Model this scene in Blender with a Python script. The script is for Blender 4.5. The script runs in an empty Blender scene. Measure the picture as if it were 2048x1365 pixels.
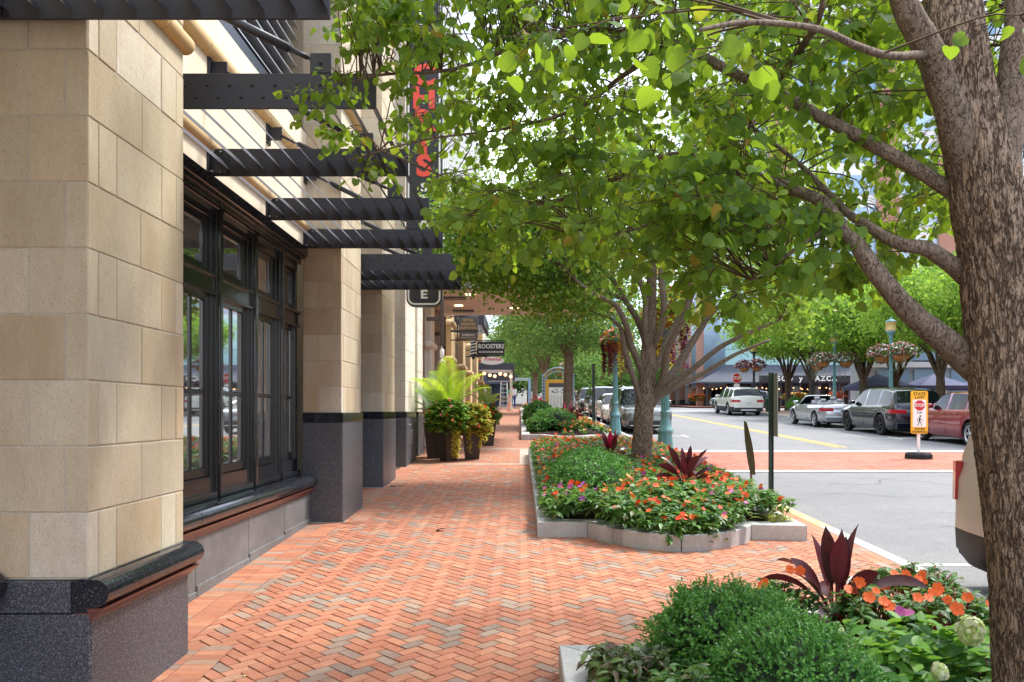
import bpy, math, random
import numpy as np
from mathutils import Vector, Matrix, noise, Quaternion
R = random.Random(7)
NR = np.random.default_rng(11)
SC = bpy.context.scene
COL = SC.collection
F, CX, CY, EYE, SL = 1600.0, 1041.0, 825.0, 1.7, 0.0331

def gz(y):
    """height of the gently rising pavement at distance y"""
    if y < 60: return SL*y
    if y < 110: return SL*60 + .018*(y-60)
    return SL*60 + .9
def P(px, py, d):
    return Vector(((px-CX)*d/F, d, EYE+(CY-py)*d/F))
def lin(h):
    h = h.lstrip('#'); o = []
    for i in (0, 2, 4):
        v = int(h[i:i+2], 16)/255
        o.append(v/12.92 if v <= .04045 else ((v+.055)/1.055)**2.4)
    return (*o, 1.0)

# ------------------------------------------------------------------ materials
def nd(nt, typ, **kw):
    n = nt.nodes.new(typ)
    for k, v in kw.items():
        if k in ('loc',): continue
        setattr(n, k, v)
    return n
def mat(name, base='#888888', rough=.6, metal=0, island=None, noise_=None, bump=None, trans=0, tcol=None,
        coat=0, stretch=(1, 1, 1), spec=.5, emit=None, alpha=1, transmission=0, speck=None, spots=None):
    """island: list of colours picked per loose piece. noise_: (scale, other colour, amount). bump: (scale, strength, dist).
    speck: (scale, colour, threshold)"""
    m = bpy.data.materials.new(name); m.use_nodes = True
    nt = m.node_tree; nt.nodes.clear(); L = nt.links.new
    out = nd(nt, 'ShaderNodeOutputMaterial'); b = nd(nt, 'ShaderNodeBsdfPrincipled')
    b.inputs['Roughness'].default_value = rough; b.inputs['Metallic'].default_value = metal
    b.inputs['Coat Weight'].default_value = coat; b.inputs['Coat Roughness'].default_value = .05
    b.inputs['Specular IOR Level'].default_value = spec
    b.inputs['Transmission Weight'].default_value = transmission
    c = lin(base) if isinstance(base, str) else base
    b.inputs['Base Color'].default_value = c
    src = None
    tc = nd(nt, 'ShaderNodeTexCoord'); mp = nd(nt, 'ShaderNodeMapping'); mp.inputs['Scale'].default_value = stretch
    geo = nd(nt, 'ShaderNodeNewGeometry')
    L(geo.outputs['Position'], mp.inputs['Vector'])
    if island:
        cr = nd(nt, 'ShaderNodeValToRGB'); cr.color_ramp.interpolation = 'CONSTANT' if len(island) > 1 else 'LINEAR'
        el = cr.color_ramp.elements
        while len(el) > 1: el.remove(el[-1])
        n = len(island)
        tot = sum(w for w, _ in island) if isinstance(island[0], tuple) else n
        acc = 0
        for i, it in enumerate(island):
            w, col = it if isinstance(it, tuple) else (1, it)
            e = el[0] if i == 0 else el.new(acc/tot)
            e.position = acc/tot; e.color = lin(col); acc += w
        L(geo.outputs['Random Per Island'], cr.inputs['Fac']); src = cr.outputs['Color']
        # a slight value change on top so that no two pieces are identical
        wn = nd(nt, 'ShaderNodeMath', operation='MULTIPLY'); wn.inputs[1].default_value = 37.7
        fr = nd(nt, 'ShaderNodeMath', operation='FRACT'); L(geo.outputs['Random Per Island'], wn.inputs[0]); L(wn.outputs[0], fr.inputs[0])
        mr = nd(nt, 'ShaderNodeMapRange'); mr.inputs['To Min'].default_value = .86; mr.inputs['To Max'].default_value = 1.14
        L(fr.outputs[0], mr.inputs['Value'])
        hs = nd(nt, 'ShaderNodeHueSaturation'); L(src, hs.inputs['Color']); L(mr.outputs[0], hs.inputs['Value']); src = hs.outputs['Color']
    def as_src():
        nonlocal src
        if src is None:
            rgb = nd(nt, 'ShaderNodeRGB'); rgb.outputs[0].default_value = c; src = rgb.outputs[0]
        return src
    for nz in (noise_ if isinstance(noise_, list) else [noise_] if noise_ else []):
        sc_, oc, am = nz[:3]
        t = nd(nt, 'ShaderNodeTexNoise'); t.inputs['Scale'].default_value = sc_; t.inputs['Detail'].default_value = 6
        t.inputs['Roughness'].default_value = .62
        L(mp.outputs[0], t.inputs['Vector'])
        r = nd(nt, 'ShaderNodeMapRange'); r.inputs['From Min'].default_value = .38; r.inputs['From Max'].default_value = .66
        r.inputs['To Max'].default_value = am; L(t.outputs['Fac'], r.inputs['Value'])
        mx = nd(nt, 'ShaderNodeMix', data_type='RGBA'); L(r.outputs[0], mx.inputs['Factor']); L(as_src(), mx.inputs['A'])
        mx.inputs['B'].default_value = lin(oc); src = mx.outputs['Result']
    for sp in (speck if isinstance(speck, list) else [speck] if speck else []):
        t = nd(nt, 'ShaderNodeTexNoise'); t.inputs['Scale'].default_value = sp[0]; t.inputs['Detail'].default_value = 2
        L(geo.outputs['Position'], t.inputs['Vector'])
        r = nd(nt, 'ShaderNodeMapRange'); r.inputs['From Min'].default_value = sp[2]; r.inputs['From Max'].default_value = sp[2]+.06
        L(t.outputs['Fac'], r.inputs['Value'])
        mx = nd(nt, 'ShaderNodeMix', data_type='RGBA'); L(r.outputs[0], mx.inputs['Factor']); L(as_src(), mx.inputs['A'])
        mx.inputs['B'].default_value = lin(sp[1]); src = mx.outputs['Result']
    if src is not None: L(src, b.inputs['Base Color'])
    if bump:
        t = nd(nt, 'ShaderNodeTexNoise'); t.inputs['Scale'].default_value = bump[0]; t.inputs['Detail'].default_value = 5
        L(mp.outputs[0], t.inputs['Vector'])
        bp = nd(nt, 'ShaderNodeBump'); bp.inputs['Strength'].default_value = bump[1]; bp.inputs['Distance'].default_value = bump[2] if len(bump) > 2 else .01
        L(t.outputs['Fac'], bp.inputs['Height']); L(bp.outputs[0], b.inputs['Normal'])
    if emit:
        b.inputs['Emission Color'].default_value = lin(emit[0]); b.inputs['Emission Strength'].default_value = emit[1]
    surf = b.outputs[0]
    if trans:
        tr = nd(nt, 'ShaderNodeBsdfTranslucent')
        if src is not None and tcol is None: L(src, tr.inputs['Color'])
        elif tcol and src is not None:
            mx = nd(nt, 'ShaderNodeMix', data_type='RGBA', blend_type='MIX'); mx.inputs['Factor'].default_value = .65
            L(src, mx.inputs['A']); mx.inputs['B'].default_value = lin(tcol); L(mx.outputs['Result'], tr.inputs['Color'])
        else: tr.inputs['Color'].default_value = lin(tcol) if tcol else c
        ms = nd(nt, 'ShaderNodeMixShader'); ms.inputs[0].default_value = trans
        L(surf, ms.inputs[1]); L(tr.outputs[0], ms.inputs[2]); surf = ms.outputs[0]
    L(surf, out.inputs['Surface'])
    return m

def bark_mat(name, light, mid, dark, sc_, zs, dist, width=.05, lich='#8d9080'):
    m = bpy.data.materials.new(name); m.use_nodes = True; nt = m.node_tree; nt.nodes.clear(); L = nt.links.new
    out = nd(nt, 'ShaderNodeOutputMaterial'); b = nd(nt, 'ShaderNodeBsdfPrincipled'); b.inputs['Roughness'].default_value = .92; b.inputs['Specular IOR Level'].default_value = .25
    geo = nd(nt, 'ShaderNodeNewGeometry'); mp = nd(nt, 'ShaderNodeMapping'); mp.inputs['Scale'].default_value = (1, 1, zs); L(geo.outputs['Position'], mp.inputs[0])
    def nz(s, det=6, src=None, ro=.6):
        t = nd(nt, 'ShaderNodeTexNoise'); t.inputs['Scale'].default_value = s; t.inputs['Detail'].default_value = det; t.inputs['Roughness'].default_value = ro; L(src or mp.outputs[0], t.inputs['Vector']); return t.outputs['Fac']
    def mth(op, a, c):
        k = nd(nt, 'ShaderNodeMath', operation=op)
        for i, v in enumerate((a, c)):
            if isinstance(v, (int, float)): k.inputs[i].default_value = v
            elif v is not None: L(v, k.inputs[i])
        return k.outputs[0]
    def ridge(s, w_):
        a = mth('ABSOLUTE', mth('SUBTRACT', nz(s, 4, ro=.55), .5), None); r = nd(nt, 'ShaderNodeMapRange'); r.inputs['From Max'].default_value = w_; L(a, r.inputs['Value']); return r.outputs[0]
    r1, r2 = ridge(sc_, width), ridge(sc_*2.3, width*.8)
    hgt = mth('MINIMUM', r1, mth('ADD', mth('MULTIPLY', r2, .5), .5))
    def mix(f, a, c):
        x = nd(nt, 'ShaderNodeMix', data_type='RGBA'); L(f, x.inputs['Factor'])
        for s_, v in (('A', a), ('B', c)):
            if isinstance(v, str): x.inputs[s_].default_value = lin(v)
            else: L(v, x.inputs[s_])
        return x.outputs['Result']
    f1 = nd(nt, 'ShaderNodeMapRange'); f1.inputs['From Min'].default_value = .35; f1.inputs['From Max'].default_value = .65; L(nz(sc_*1.4, 8), f1.inputs['Value'])
    base = mix(f1.outputs[0], mid, light)
    f2 = nd(nt, 'ShaderNodeMapRange'); f2.inputs['From Min'].default_value = .58; f2.inputs['From Max'].default_value = .7; f2.inputs['To Max'].default_value = .6; L(nz(3.5, 6, geo.outputs['Position']), f2.inputs['Value'])
    base = mix(f2.outputs[0], base, lich)
    col = mix(hgt, dark, base); L(col, b.inputs['Base Color'])
    bp = nd(nt, 'ShaderNodeBump'); bp.inputs['Strength'].default_value = 1; bp.inputs['Distance'].default_value = dist
    L(mth('ADD', hgt, mth('MULTIPLY', nz(sc_*5, 5), .5)), bp.inputs['Height']); L(bp.outputs[0], b.inputs['Normal']); L(b.outputs[0], out.inputs[0]); return m

# ------------------------------------------------------------------ mesh builder
class MB:
    def __init__(s): s.v = []; s.f = []; s.m = []; s.s = []; s.n = 0; s.arr = []
    def add(s, vs, fs, mi=0, smooth=False, M=None):
        vs = np.asarray([tuple(p) for p in vs], float)
        if M is not None:
            A = np.array(M); vs = vs @ A[:3, :3].T + A[:3, 3]
        s.v.append(vs)
        for f in fs: s.f.append([i+s.n for i in f])
        s.m += [mi]*len(fs); s.s += [smooth]*len(fs); s.n += len(vs)
        return s
    def box(s, x0, x1, y0, y1, z0, z1, mi=0, M=None, follow=False):
        v = [(x, y, z + (gz(y) if follow else 0)) for z in (z0, z1) for y in (y0, y1) for x in (x0, x1)]
        return s.add(v, [(0, 2, 3, 1), (4, 5, 7, 6), (0, 1, 5, 4), (2, 6, 7, 3), (0, 4, 6, 2), (1, 3, 7, 5)], mi, False, M)
    def bbox(s, x0, x1, y0, y1, z0, z1, b=.01, mi=0, M=None, smooth=False):
        """box with chamfered edges"""
        v = []; 
        xs, ys, zs = (x0, x1), (y0, y1), (z0, z1)
        idx = {}
        for i in (0, 1):
            for j in (0, 1):
                for k in (0, 1):
                    sx, sy, sz = (1 if i == 0 else -1), (1 if j == 0 else -1), (1 if k == 0 else -1)
                    for a in range(3):
                        idx[i, j, k, a] = len(v)
                        v.append((xs[i]+(0 if a == 0 else sx*b), ys[j]+(0 if a == 1 else sy*b), zs[k]+(0 if a == 2 else sz*b)))
        f = []
        g = lambda i, j, k, a: idx[i, j, k, a]
        for i in (0, 1):
            q = [g(i, 0, 0, 0), g(i, 1, 0, 0), g(i, 1, 1, 0), g(i, 0, 1, 0)]; f.append(q if i else q[::-1])
            q = [g(0, i, 0, 1), g(0, i, 1, 1), g(1, i, 1, 1), g(1, i, 0, 1)]; f.append(q if i else q[::-1])
            q = [g(0, 0, i, 2), g(1, 0, i, 2), g(1, 1, i, 2), g(0, 1, i, 2)]; f.append(q if i else q[::-1])
        for j in (0, 1):
            for k in (0, 1):
                q = [g(0, j, k, 1), g(0, j, k, 2), g(1, j, k, 2), g(1, j, k, 1)]; f.append(q if j == k else q[::-1])
                q = [g(j, 0, k, 2), g(j, 0, k, 0), g(j, 1, k, 0), g(j, 1, k, 2)]; f.append(q if j == k else q[::-1])
                q = [g(j, k, 0, 0), g(j, k, 0, 1), g(j, k, 1, 1), g(j, k, 1, 0)]; f.append(q if j == k else q[::-1])
        for i in (0, 1):
            for j in (0, 1):
                for k in (0, 1):
                    q = [g(i, j, k, 0), g(i, j, k, 1), g(i, j, k, 2)]
                    f.append(q if (i+j+k) % 2 else q[::-1])
        return s.add(v, f, mi, smooth, M)
    def tube(s, pts, rad, n=8, mi=0, cap=True, smooth=True, M=None, wob=None):
        pts = [Vector(p) for p in pts]; k = len(pts)
        rad = rad if hasattr(rad, '__len__') else [rad]*k
        v = []; up = None
        for i, p in enumerate(pts):
            t = (pts[min(i+1, k-1)]-pts[max(i-1, 0)]).normalized()
            if up is None:
                a = Vector((0, 0, 1)) if abs(t.z) < .9 else Vector((1, 0, 0))
                u = t.cross(a).normalized()
            else:
                u = (up - t*up.dot(t)).normalized()
            up = u; w = t.cross(u)
            for j in range(n):
                an = 2*math.pi*j/n; r = rad[i]
                if wob: r = r*wob(i, j, p, an)
                v.append(p + (u*math.cos(an)+w*math.sin(an))*r)
        f = [(i*n+j, i*n+(j+1) % n, (i+1)*n+(j+1) % n, (i+1)*n+j) for i in range(k-1) for j in range(n)]
        if cap: f += [tuple(range(n))[::-1], tuple(range((k-1)*n, k*n))]
        return s.add(v, f, mi, smooth, M)
    def lathe(s, prof, n=16, c=(0, 0, 0), mi=0, smooth=True, M=None, squash=1, cap=True):
        v = [(c[0]+r*math.cos(2*math.pi*j/n), c[1]+squash*r*math.sin(2*math.pi*j/n), c[2]+z) for r, z in prof for j in range(n)]
        k = len(prof)
        f = [(i*n+j, i*n+(j+1) % n, (i+1)*n+(j+1) % n, (i+1)*n+j) for i in range(k-1) for j in range(n)]
        if cap: f += [tuple(range(n))[::-1], tuple(range((k-1)*n, k*n))]
        return s.add(v, f, mi, smooth, M)
    def prism(s, poly, h0, h1, axis='z', mi=0, M=None):
        """poly 2d ccw extruded between h0 and h1 along axis"""
        n = len(poly)
        mk = {'z': lambda a, b, h: (a, b, h), 'y': lambda a, b, h: (a, h, b), 'x': lambda a, b, h: (h, a, b)}[axis]
        v = [mk(a, b, h0) for a, b in poly] + [mk(a, b, h1) for a, b in poly]
        f = [tuple(range(n))[::-1], tuple(range(n, 2*n))] + [(i, (i+1) % n, n+(i+1) % n, n+i) for i in range(n)]
        if axis == 'y': f = [t[::-1] for t in f]
        return s.add(v, f, mi, False, M)
    def blob(s, c, r, n=12, m=8, mi=0, jit=.12, seed=0, M=None):
        v = []; f = []
        for i in range(m+1):
            th = math.pi*i/m
            for j in range(n):
                ph = 2*math.pi*j/n
                d = Vector((math.sin(th)*math.cos(ph), math.sin(th)*math.sin(ph), math.cos(th)))
                q = 1+jit*noise.noise(d*2.2+Vector((seed, seed*1.7, 0)))*2
                v.append((c[0]+d.x*r[0]*q, c[1]+d.y*r[1]*q, c[2]+d.z*r[2]*q))
        for i in range(m):
            for j in range(n): f.append((i*n+j, (i+1)*n+j, (i+1)*n+(j+1) % n, i*n+(j+1) % n))
        return s.add(v, f, mi, True, M)
    def leaves(s, pos, Xd, Nd, size, shape, mi=0):
        """pos (N,3) leaf base, Xd (N,3) direction of the leaf, Nd (N,3) leaf normal, size (N,), shape=(verts, faces)"""
        sv, sf = shape; sv = np.asarray(sv, float)
        pos = np.asarray(pos, float); N = len(pos)
        if N == 0: return s
        Xd = np.asarray(Xd, float); Nd = np.asarray(Nd, float)
        Xd = Xd/np.linalg.norm(Xd, axis=1, keepdims=True)
        Y = np.cross(Nd, Xd); Y /= (np.linalg.norm(Y, axis=1, keepdims=True)+1e-9); Z = np.cross(Xd, Y)
        size = np.broadcast_to(np.asarray(size, float), (N,))
        V = pos[:, None, :] + size[:, None, None]*(sv[None, :, 0:1]*Xd[:, None, :]+sv[None, :, 1:2]*Y[:, None, :]+sv[None, :, 2:3]*Z[:, None, :])
        s.arr.append((V.reshape(-1, 3), sf, N, len(sv), mi, True))
        return s
    def build(s, name, mats, parent=None, local=False, smooth=None):
        me = bpy.data.meshes.new(name)
        off = np.zeros(3)
        if parent is not None and not local:
            p = parent
            while p is not None: off += np.array(p.location); p = p.parent
        Vs = list(s.v); loops = []; starts = []; mi = []; sm = []
        nl = 0
        for f, m_, s_ in zip(s.f, s.m, s.s):
            starts.append(nl); loops.extend(f); nl += len(f); mi.append(m_); sm.append(s_)
        loops = [np.asarray(loops, np.int32)]; starts = [np.asarray(starts, np.int32)]; mi = [np.asarray(mi, np.int32)]; sm = [np.asarray(sm, bool)]
        base = s.n
        for V, sf, N, k, m_, smo in s.arr:
            lens = [len(f) for f in sf]; flat = np.concatenate([np.asarray(f) for f in sf])
            tot = len(flat)
            L_ = (base + np.arange(N)[:, None]*k + flat[None, :]).reshape(-1)
            st = np.concatenate([[0], np.cumsum(lens)[:-1]])
            S_ = (nl + np.arange(N)[:, None]*tot + st[None, :]).reshape(-1)
            loops.append(L_.astype(np.int32)); starts.append(S_.astype(np.int32)); nl += N*tot
            mi.append(np.full(N*len(sf), m_, np.int32)); sm.append(np.full(N*len(sf), smo))
            Vs.append(V); base += len(V)
        V = np.concatenate(Vs) - off if Vs else np.zeros((0, 3))
        loops = np.concatenate(loops); starts = np.concatenate(starts); mi = np.concatenate(mi); sm = np.concatenate(sm)
        me.vertices.add(len(V)); me.vertices.foreach_set('co', V.astype(np.float32).ravel())
        me.loops.add(len(loops)); me.loops.foreach_set('vertex_index', loops)
        me.polygons.add(len(starts)); me.polygons.foreach_set('loop_start', starts)
        me.update(calc_edges=True)
        me.polygons.foreach_set('material_index', mi)
        me.polygons.foreach_set('use_smooth', sm if smooth is None else np.full(len(sm), smooth))
        for m_ in (mats if isinstance(mats, (list, tuple)) else [mats]): me.materials.append(m_)
        me.validate(); me.update()
        o = bpy.data.objects.new(name, me); COL.objects.link(o)
        if parent is not None: o.parent = parent
        return o

def tag(o, label=None, cat=None, group=None, kind=None):
    if label: o['label'] = label
    if cat: o['category'] = cat
    if group: o['group'] = group
    if kind: o['kind'] = kind
    return o
def thing(name, label, cat, loc=(0, 0, 0), rz=0, group=None, rx=0):
    o = bpy.data.objects.new(name, None); o.location = loc; o.rotation_euler = (rx, 0, rz); COL.objects.link(o)
    o.empty_display_size = .2
    return tag(o, label, cat, group)
def clone(o, loc=None, rz=None, label=None, group=None, parent=None, scale=None):
    c = o.copy(); COL.objects.link(c)
    if parent is not None: c.parent = parent
    for ch in list(o.children): clone(ch, parent=c)
    if loc is not None: c.location = loc
    if rz is not None: c.rotation_euler.z = rz
    if scale is not None: c.scale = (scale, scale, scale) if not hasattr(scale, '__len__') else scale
    if label: c['label'] = label
    if group: c['group'] = group
    return c
def text(name, body, size, m, parent=None, loc=(0, 0, 0), rot=(math.pi/2, 0, 0), ext=.004, off=0., ax='CENTER', sx=1, space=1, shear=0):
    cu = bpy.data.curves.new(name, 'FONT'); cu.body = body; cu.size = size; cu.extrude = ext; cu.offset = off*size
    cu.align_x = ax; cu.align_y = 'CENTER'; cu.space_character = space; cu.resolution_u = 3; cu.shear = shear; cu.space_line = .95
    t = bpy.data.objects.new(name+'_curve', cu); COL.objects.link(t)
    dg = bpy.context.evaluated_depsgraph_get(); dg.update()
    me = bpy.data.meshes.new_from_object(t.evaluated_get(dg))
    bpy.data.objects.remove(t); bpy.data.curves.remove(cu)
    me.transform(Matrix.Diagonal((sx, 1, 1, 1)))
    me.name = name; me.materials.clear(); me.materials.append(m)
    o = bpy.data.objects.new(name, me); COL.objects.link(o); o.rotation_euler = rot
    loc = Vector(loc)
    if parent is not None:
        o.parent = parent
    o.location = loc
    return o
def cr(pts, n=6):
    """smooth curve through points"""
    pts = [Vector(p) for p in pts]; q = [pts[0]*2-pts[1]]+pts+[pts[-1]*2-pts[-2]]; out = []
    for i in range(1, len(q)-2):
        a, b, c, d = q[i-1:i+3]
        for k in range(n):
            t = k/n
            out.append(.5*((2*b)+(c-a)*t+(2*a-5*b+4*c-d)*t*t+(-a+3*b-3*c+d)*t**3))
    out.append(pts[-1]); return out
def lerp_list(rad, n):
    k = len(rad); return [float(np.interp(i*(k-1)/(n-1), range(k), rad)) for i in range(n)]
def interp(tab, x): return float(np.interp(x, [a for a, _ in tab], [b for _, b in tab]))
def rvec(n, rng=NR):
    v = rng.normal(size=(n, 3)); return v/np.linalg.norm(v, axis=1, keepdims=True)

# leaf shapes: (along, across, up)
HEART2 = ([(0, 0, 0), (-.05, .2, .16), (.14, .36, .30), (.42, .40, .27), (.74, .24, .10), (1.0, 0, -.22), (.74, -.24, .10), (.42, -.40, .27), (.14, -.36, .30), (-.05, -.2, .16), (.45, 0, -.02)],
          [(0, 10, 2, 1), (10, 3, 2), (10, 4, 3), (10, 5, 4), (10, 6, 5), (10, 7, 6), (10, 8, 7), (0, 9, 8, 10)])
HEART3 = ([(0, 0, 0), (-.08, .26, -.03), (.10, .47, -.10), (.44, .50, -.13), (.72, .36, -.16), (.93, 0, -.30), (.76, -.28, -.10), (.42, -.46, .02), (.08, -.44, .05), (-.08, -.22, .02), (.45, 0, .05)],
          [(0, 10, 2, 1), (10, 3, 2), (10, 4, 3), (10, 5, 4), (10, 6, 5), (10, 7, 6), (10, 8, 7), (0, 9, 8, 10)])
HEART = ([(0, 0, 0), (-.06, .22, .05), (.12, .46, .10), (.42, .50, .09), (.76, .33, .01), (1.02, 0, -.12), (.76, -.31, .03), (.42, -.50, .09), (.12, -.46, .10), (-.06, -.22, .05), (.45, 0, 0)],
         [(0, 10, 2, 1), (10, 3, 2), (10, 4, 3), (10, 5, 4), (10, 6, 5), (10, 7, 6), (10, 8, 7), (0, 9, 8, 10)])
SIMPLE = ([(0, 0, 0), (.45, .42, .06), (1, 0, -.08), (.45, -.42, .06)], [(0, 2, 1), (0, 3, 2)])
SLIM = ([(0, 0, 0), (.35, .2, .03), (1, 0, -.1), (.35, -.2, .03), (.5, 0, -.02)], [(0, 4, 1), (1, 4, 2), (0, 3, 4), (4, 3, 2)])
LANCE = ([(0, 0, 0), (.3, .17, .07), (.62, .18, .02), (1, 0, -.22), (.62, -.18, .02), (.3, -.17, .07), (.3, 0, .03), (.65, 0, -.03)],
         [(0, 6, 1), (1, 6, 7, 2), (2, 7, 3), (0, 5, 6), (6, 5, 4, 7), (7, 4, 3)])
PETALS = ([(0, 0, -.03)] + [(math.cos(a)*r, math.sin(a)*r, z) for k in range(5) for a, r, z in
          ((2*math.pi*(k-.53)/5, .34, .01+.006*k), (2*math.pi*(k-.33)/5, .52, .04+.006*k), (2*math.pi*k/5, .49, .02+.006*k), (2*math.pi*(k+.33)/5, .52, .04+.006*k), (2*math.pi*(k+.53)/5, .34, .01+.006*k))],
          [tuple([0]+[1+k*5+j for j in range(5)]) for k in range(5)])
# ================================================================== camera, world, sun
cam = bpy.data.cameras.new('camera'); co = bpy.data.objects.new('camera', cam); COL.objects.link(co); SC.camera = co
co.location = (0, 0, EYE); co.rotation_euler = (math.pi/2, 0, 0)
cam.sensor_width = 36; cam.lens = F*36/2048; cam.shift_y = (CY-682.5)/2048; cam.shift_x = -(CX-1024)/2048
cam.clip_start = .05; cam.clip_end = 2000
w = bpy.data.worlds.new('World'); SC.world = w; w.use_nodes = True
wn = w.node_tree; wn.nodes.clear()
SUN_EL, SUN_AZ = math.radians(56), math.radians(62)      # azimuth clockwise from +Y
sky = wn.nodes.new('ShaderNodeTexSky'); sky.sky_type = 'NISHITA'; sky.sun_disc = False
sky.sun_elevation = SUN_EL; sky.sun_rotation = SUN_AZ; sky.air_density = 1.0; sky.dust_density = 1.6; sky.ozone_density = 1.0
bg = wn.nodes.new('ShaderNodeBackground'); bg.inputs['Strength'].default_value = .15
wo = wn.nodes.new('ShaderNodeOutputWorld'); wn.links.new(bg.outputs[0], wo.inputs[0])
# thin bright cloud over the sky
tcw = wn.nodes.new('ShaderNodeTexCoord'); nw = wn.nodes.new('ShaderNodeTexNoise'); nw.inputs['Scale'].default_value = 2.2; nw.inputs['Detail'].default_value = 7
mw = wn.nodes.new('ShaderNodeMapping'); mw.inputs['Scale'].default_value = (1, 1, 2.2)
wn.links.new(tcw.outputs['Generated'], mw.inputs[0]); wn.links.new(mw.outputs[0], nw.inputs['Vector'])
rw = wn.nodes.new('ShaderNodeMapRange'); rw.inputs['From Min'].default_value = .42; rw.inputs['From Max'].default_value = .62; rw.inputs['To Max'].default_value = .8
wn.links.new(nw.outputs['Fac'], rw.inputs['Value'])
mxw = wn.nodes.new('ShaderNodeMix'); mxw.data_type = 'RGBA'; wn.links.new(rw.outputs[0], mxw.inputs['Factor'])
wn.links.new(sky.outputs[0], mxw.inputs['A']); mxw.inputs['B'].default_value = (9.5, 9.6, 9.9, 1); wn.links.new(mxw.outputs['Result'], bg.inputs[0])
sl = bpy.data.lights.new('sun', 'SUN'); sl.energy = 1.8; sl.angle = math.radians(9); sl.color = (1, .955, .88)
so = bpy.data.objects.new('sun', sl); COL.objects.link(so)
sd = Vector((math.sin(SUN_AZ)*math.cos(SUN_EL), math.cos(SUN_AZ)*math.cos(SUN_EL), math.sin(SUN_EL)))
so.rotation_euler = sd.to_track_quat('Z', 'Y').to_euler(); so.location = (10, 5, 30)
SC.view_settings.view_transform = 'Standard'; SC.view_settings.look = 'None'; SC.view_settings.exposure = 1.53; SC.view_settings.gamma = 1
SC.render.engine = 'CYCLES'
cy = SC.cycles; cy.max_bounces = 7; cy.diffuse_bounces = 3; cy.glossy_bounces = 3; cy.transmission_bounces = 4; cy.transparent_max_bounces = 8
cy.sample_clamp_indirect = 6; cy.use_denoising = True; cy.caustics_reflective = False; cy.caustics_refractive = False

# ================================================================== materials
ASPHALT = mat('asphalt', '#7b7c7e', .9, noise_=[(.22, '#6f7072', .6), (.9, '#8b8b8a', .5), (4, '#6a6b6d', .35)], speck=[(70, '#a3a19c', .6), (95, '#4c4d50', .6)], bump=(120, .5, .006))
PAINTW = mat('road_paint_white', '#e4e3de', .6, noise_=(9, '#b8b7b2', .35))
PAINTY = mat('road_paint_yellow', '#d9b03a', .6, noise_=(9, '#b59a55', .4))
BRICKS = mat('clay_brick', '#b5563a', .85, island=[(14, '#b66e4f'), (12, '#bb7857'), (10, '#ae6648'), (7, '#c0805f'), (6, '#b26c52'), (5, '#a66046'), (3, '#b68a6e'), (4, '#988c7e'), (7, '#847c72'), (4, '#967c68')],
             noise_=[(.55, '#bd8a6c', .35), (2.6, '#93604c', .3), (14, '#b9a08c', .22)], speck=(110, '#6a4034', .66), bump=(150, .25, .003))
BRICKX = mat('crosswalk_brick', '#b5563a', .85, island=[(14, '#b06450'), (12, '#b86e58'), (10, '#a85c4a'), (4, '#a26854')], noise_=(.8, '#b88c78', .4))
JOINT = mat('brick_joint_sand', '#6b5142', .95, noise_=(6, '#7a5f4c', .7))
KERB = mat('kerb_granite', '#bdbebd', .8, island=['#bdbebd', '#b0b2b1', '#c6c7c4'], noise_=(5, '#8e8a84', .3), speck=[(140, '#8a8784', .6), (90, '#dcdad4', .62)], bump=(90, .3, .004))
YKERB = mat('yellow_painted_kerb', '#d6bd6a', .75, noise_=(10, '#b9b2a0', .6))
SOIL = mat('mulch', '#4a3226', .95, noise_=(25, '#2c1e18', .8), bump=(60, 1, .03))
EARTH = mat('ground_earth', '#8b8880', .95, noise_=(.3, '#75746c', .5))
STONE = mat('sandstone_block', '#c8a878', .85, island=['#cbc0aa', '#cec3ab', '#c3b499', '#d0c8b3', '#c8bda7', '#c0ad90', '#d2cab6', '#c9bba2', '#cdc2ab', '#dcd6c7'],
            noise_=[(1.6, '#a89072', .55), (6, '#d6cab2', .45), (40, '#ab9674', .22)], stretch=(1, 1, .4), speck=[(160, '#8f7c64', .64)], bump=(120, .8, .005))
MORTAR = mat('mortar', '#c6c0b4', .95, noise_=(30, '#9a9388', .5))
STUCCO = mat('cream_stone_wall', '#e0d4bd', .85, noise_=[(1.2, '#d0bd9b', .5), (8, '#e8decb', .4)], bump=(80, .2, .004))
PALESTONE = mat('pale_and_sunlit_stone', '#dcd6c9', .8, noise_=(2, '#cfc5b2', .5), bump=(60, .2, .003))
BELT = mat('sandstone_belt', '#d2b68a', .8, island=['#d2b68a', '#ccae80', '#d9c196'], noise_=(5, '#bf9c6a', .4), bump=(90, .3, .003))
GRAN = mat('dark_granite', '#393c42', .42, noise_=(3, '#464a52', .5), speck=[(48, '#6a6e78', .62), (100, '#858992', .59), (210, '#9a9eaa', .58), (260, '#16171b', .58)], spec=.6, bump=(200, .12, .002))
GRANP = mat('polished_granite', '#20222a', .12, speck=[(150, '#8a8d96', .64)], spec=.7)
GRANL = mat('grey_granite_panel', '#646668', .5, noise_=[(1.6, '#85868a', .7), (6, '#505256', .5)], speck=[(90, '#8f9092', .6), (190, '#b8b8ba', .58), (190, '#2c2c30', .6)], spec=.5)
GRANREFL = mat('brown_reflection_granite', '#6b3f34', .3, speck=(150, '#b08c80', .64), spec=.6)  # granite moulding with a brown reflection put into its base colour
BLACKM = mat('black_painted_steel', '#34353c', .45, metal=.3, bump=(60, .05, .002))
FRAMEM = mat('black_window_frame', '#1d2026', .24, spec=.8, coat=.4)
GLASSD = mat('dark_window_glass', '#dde2e4', .02, spec=1.0, metal=.9)
STEELB = mat('zinc_bolt', '#9a9da2', .35, metal=.9)
LOUV = mat('aluminium_louvre', '#c9ccd2', .35, metal=.7)
LOUVD = mat('dark_louvre_panel', '#3a4050', .35, metal=.5)
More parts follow.
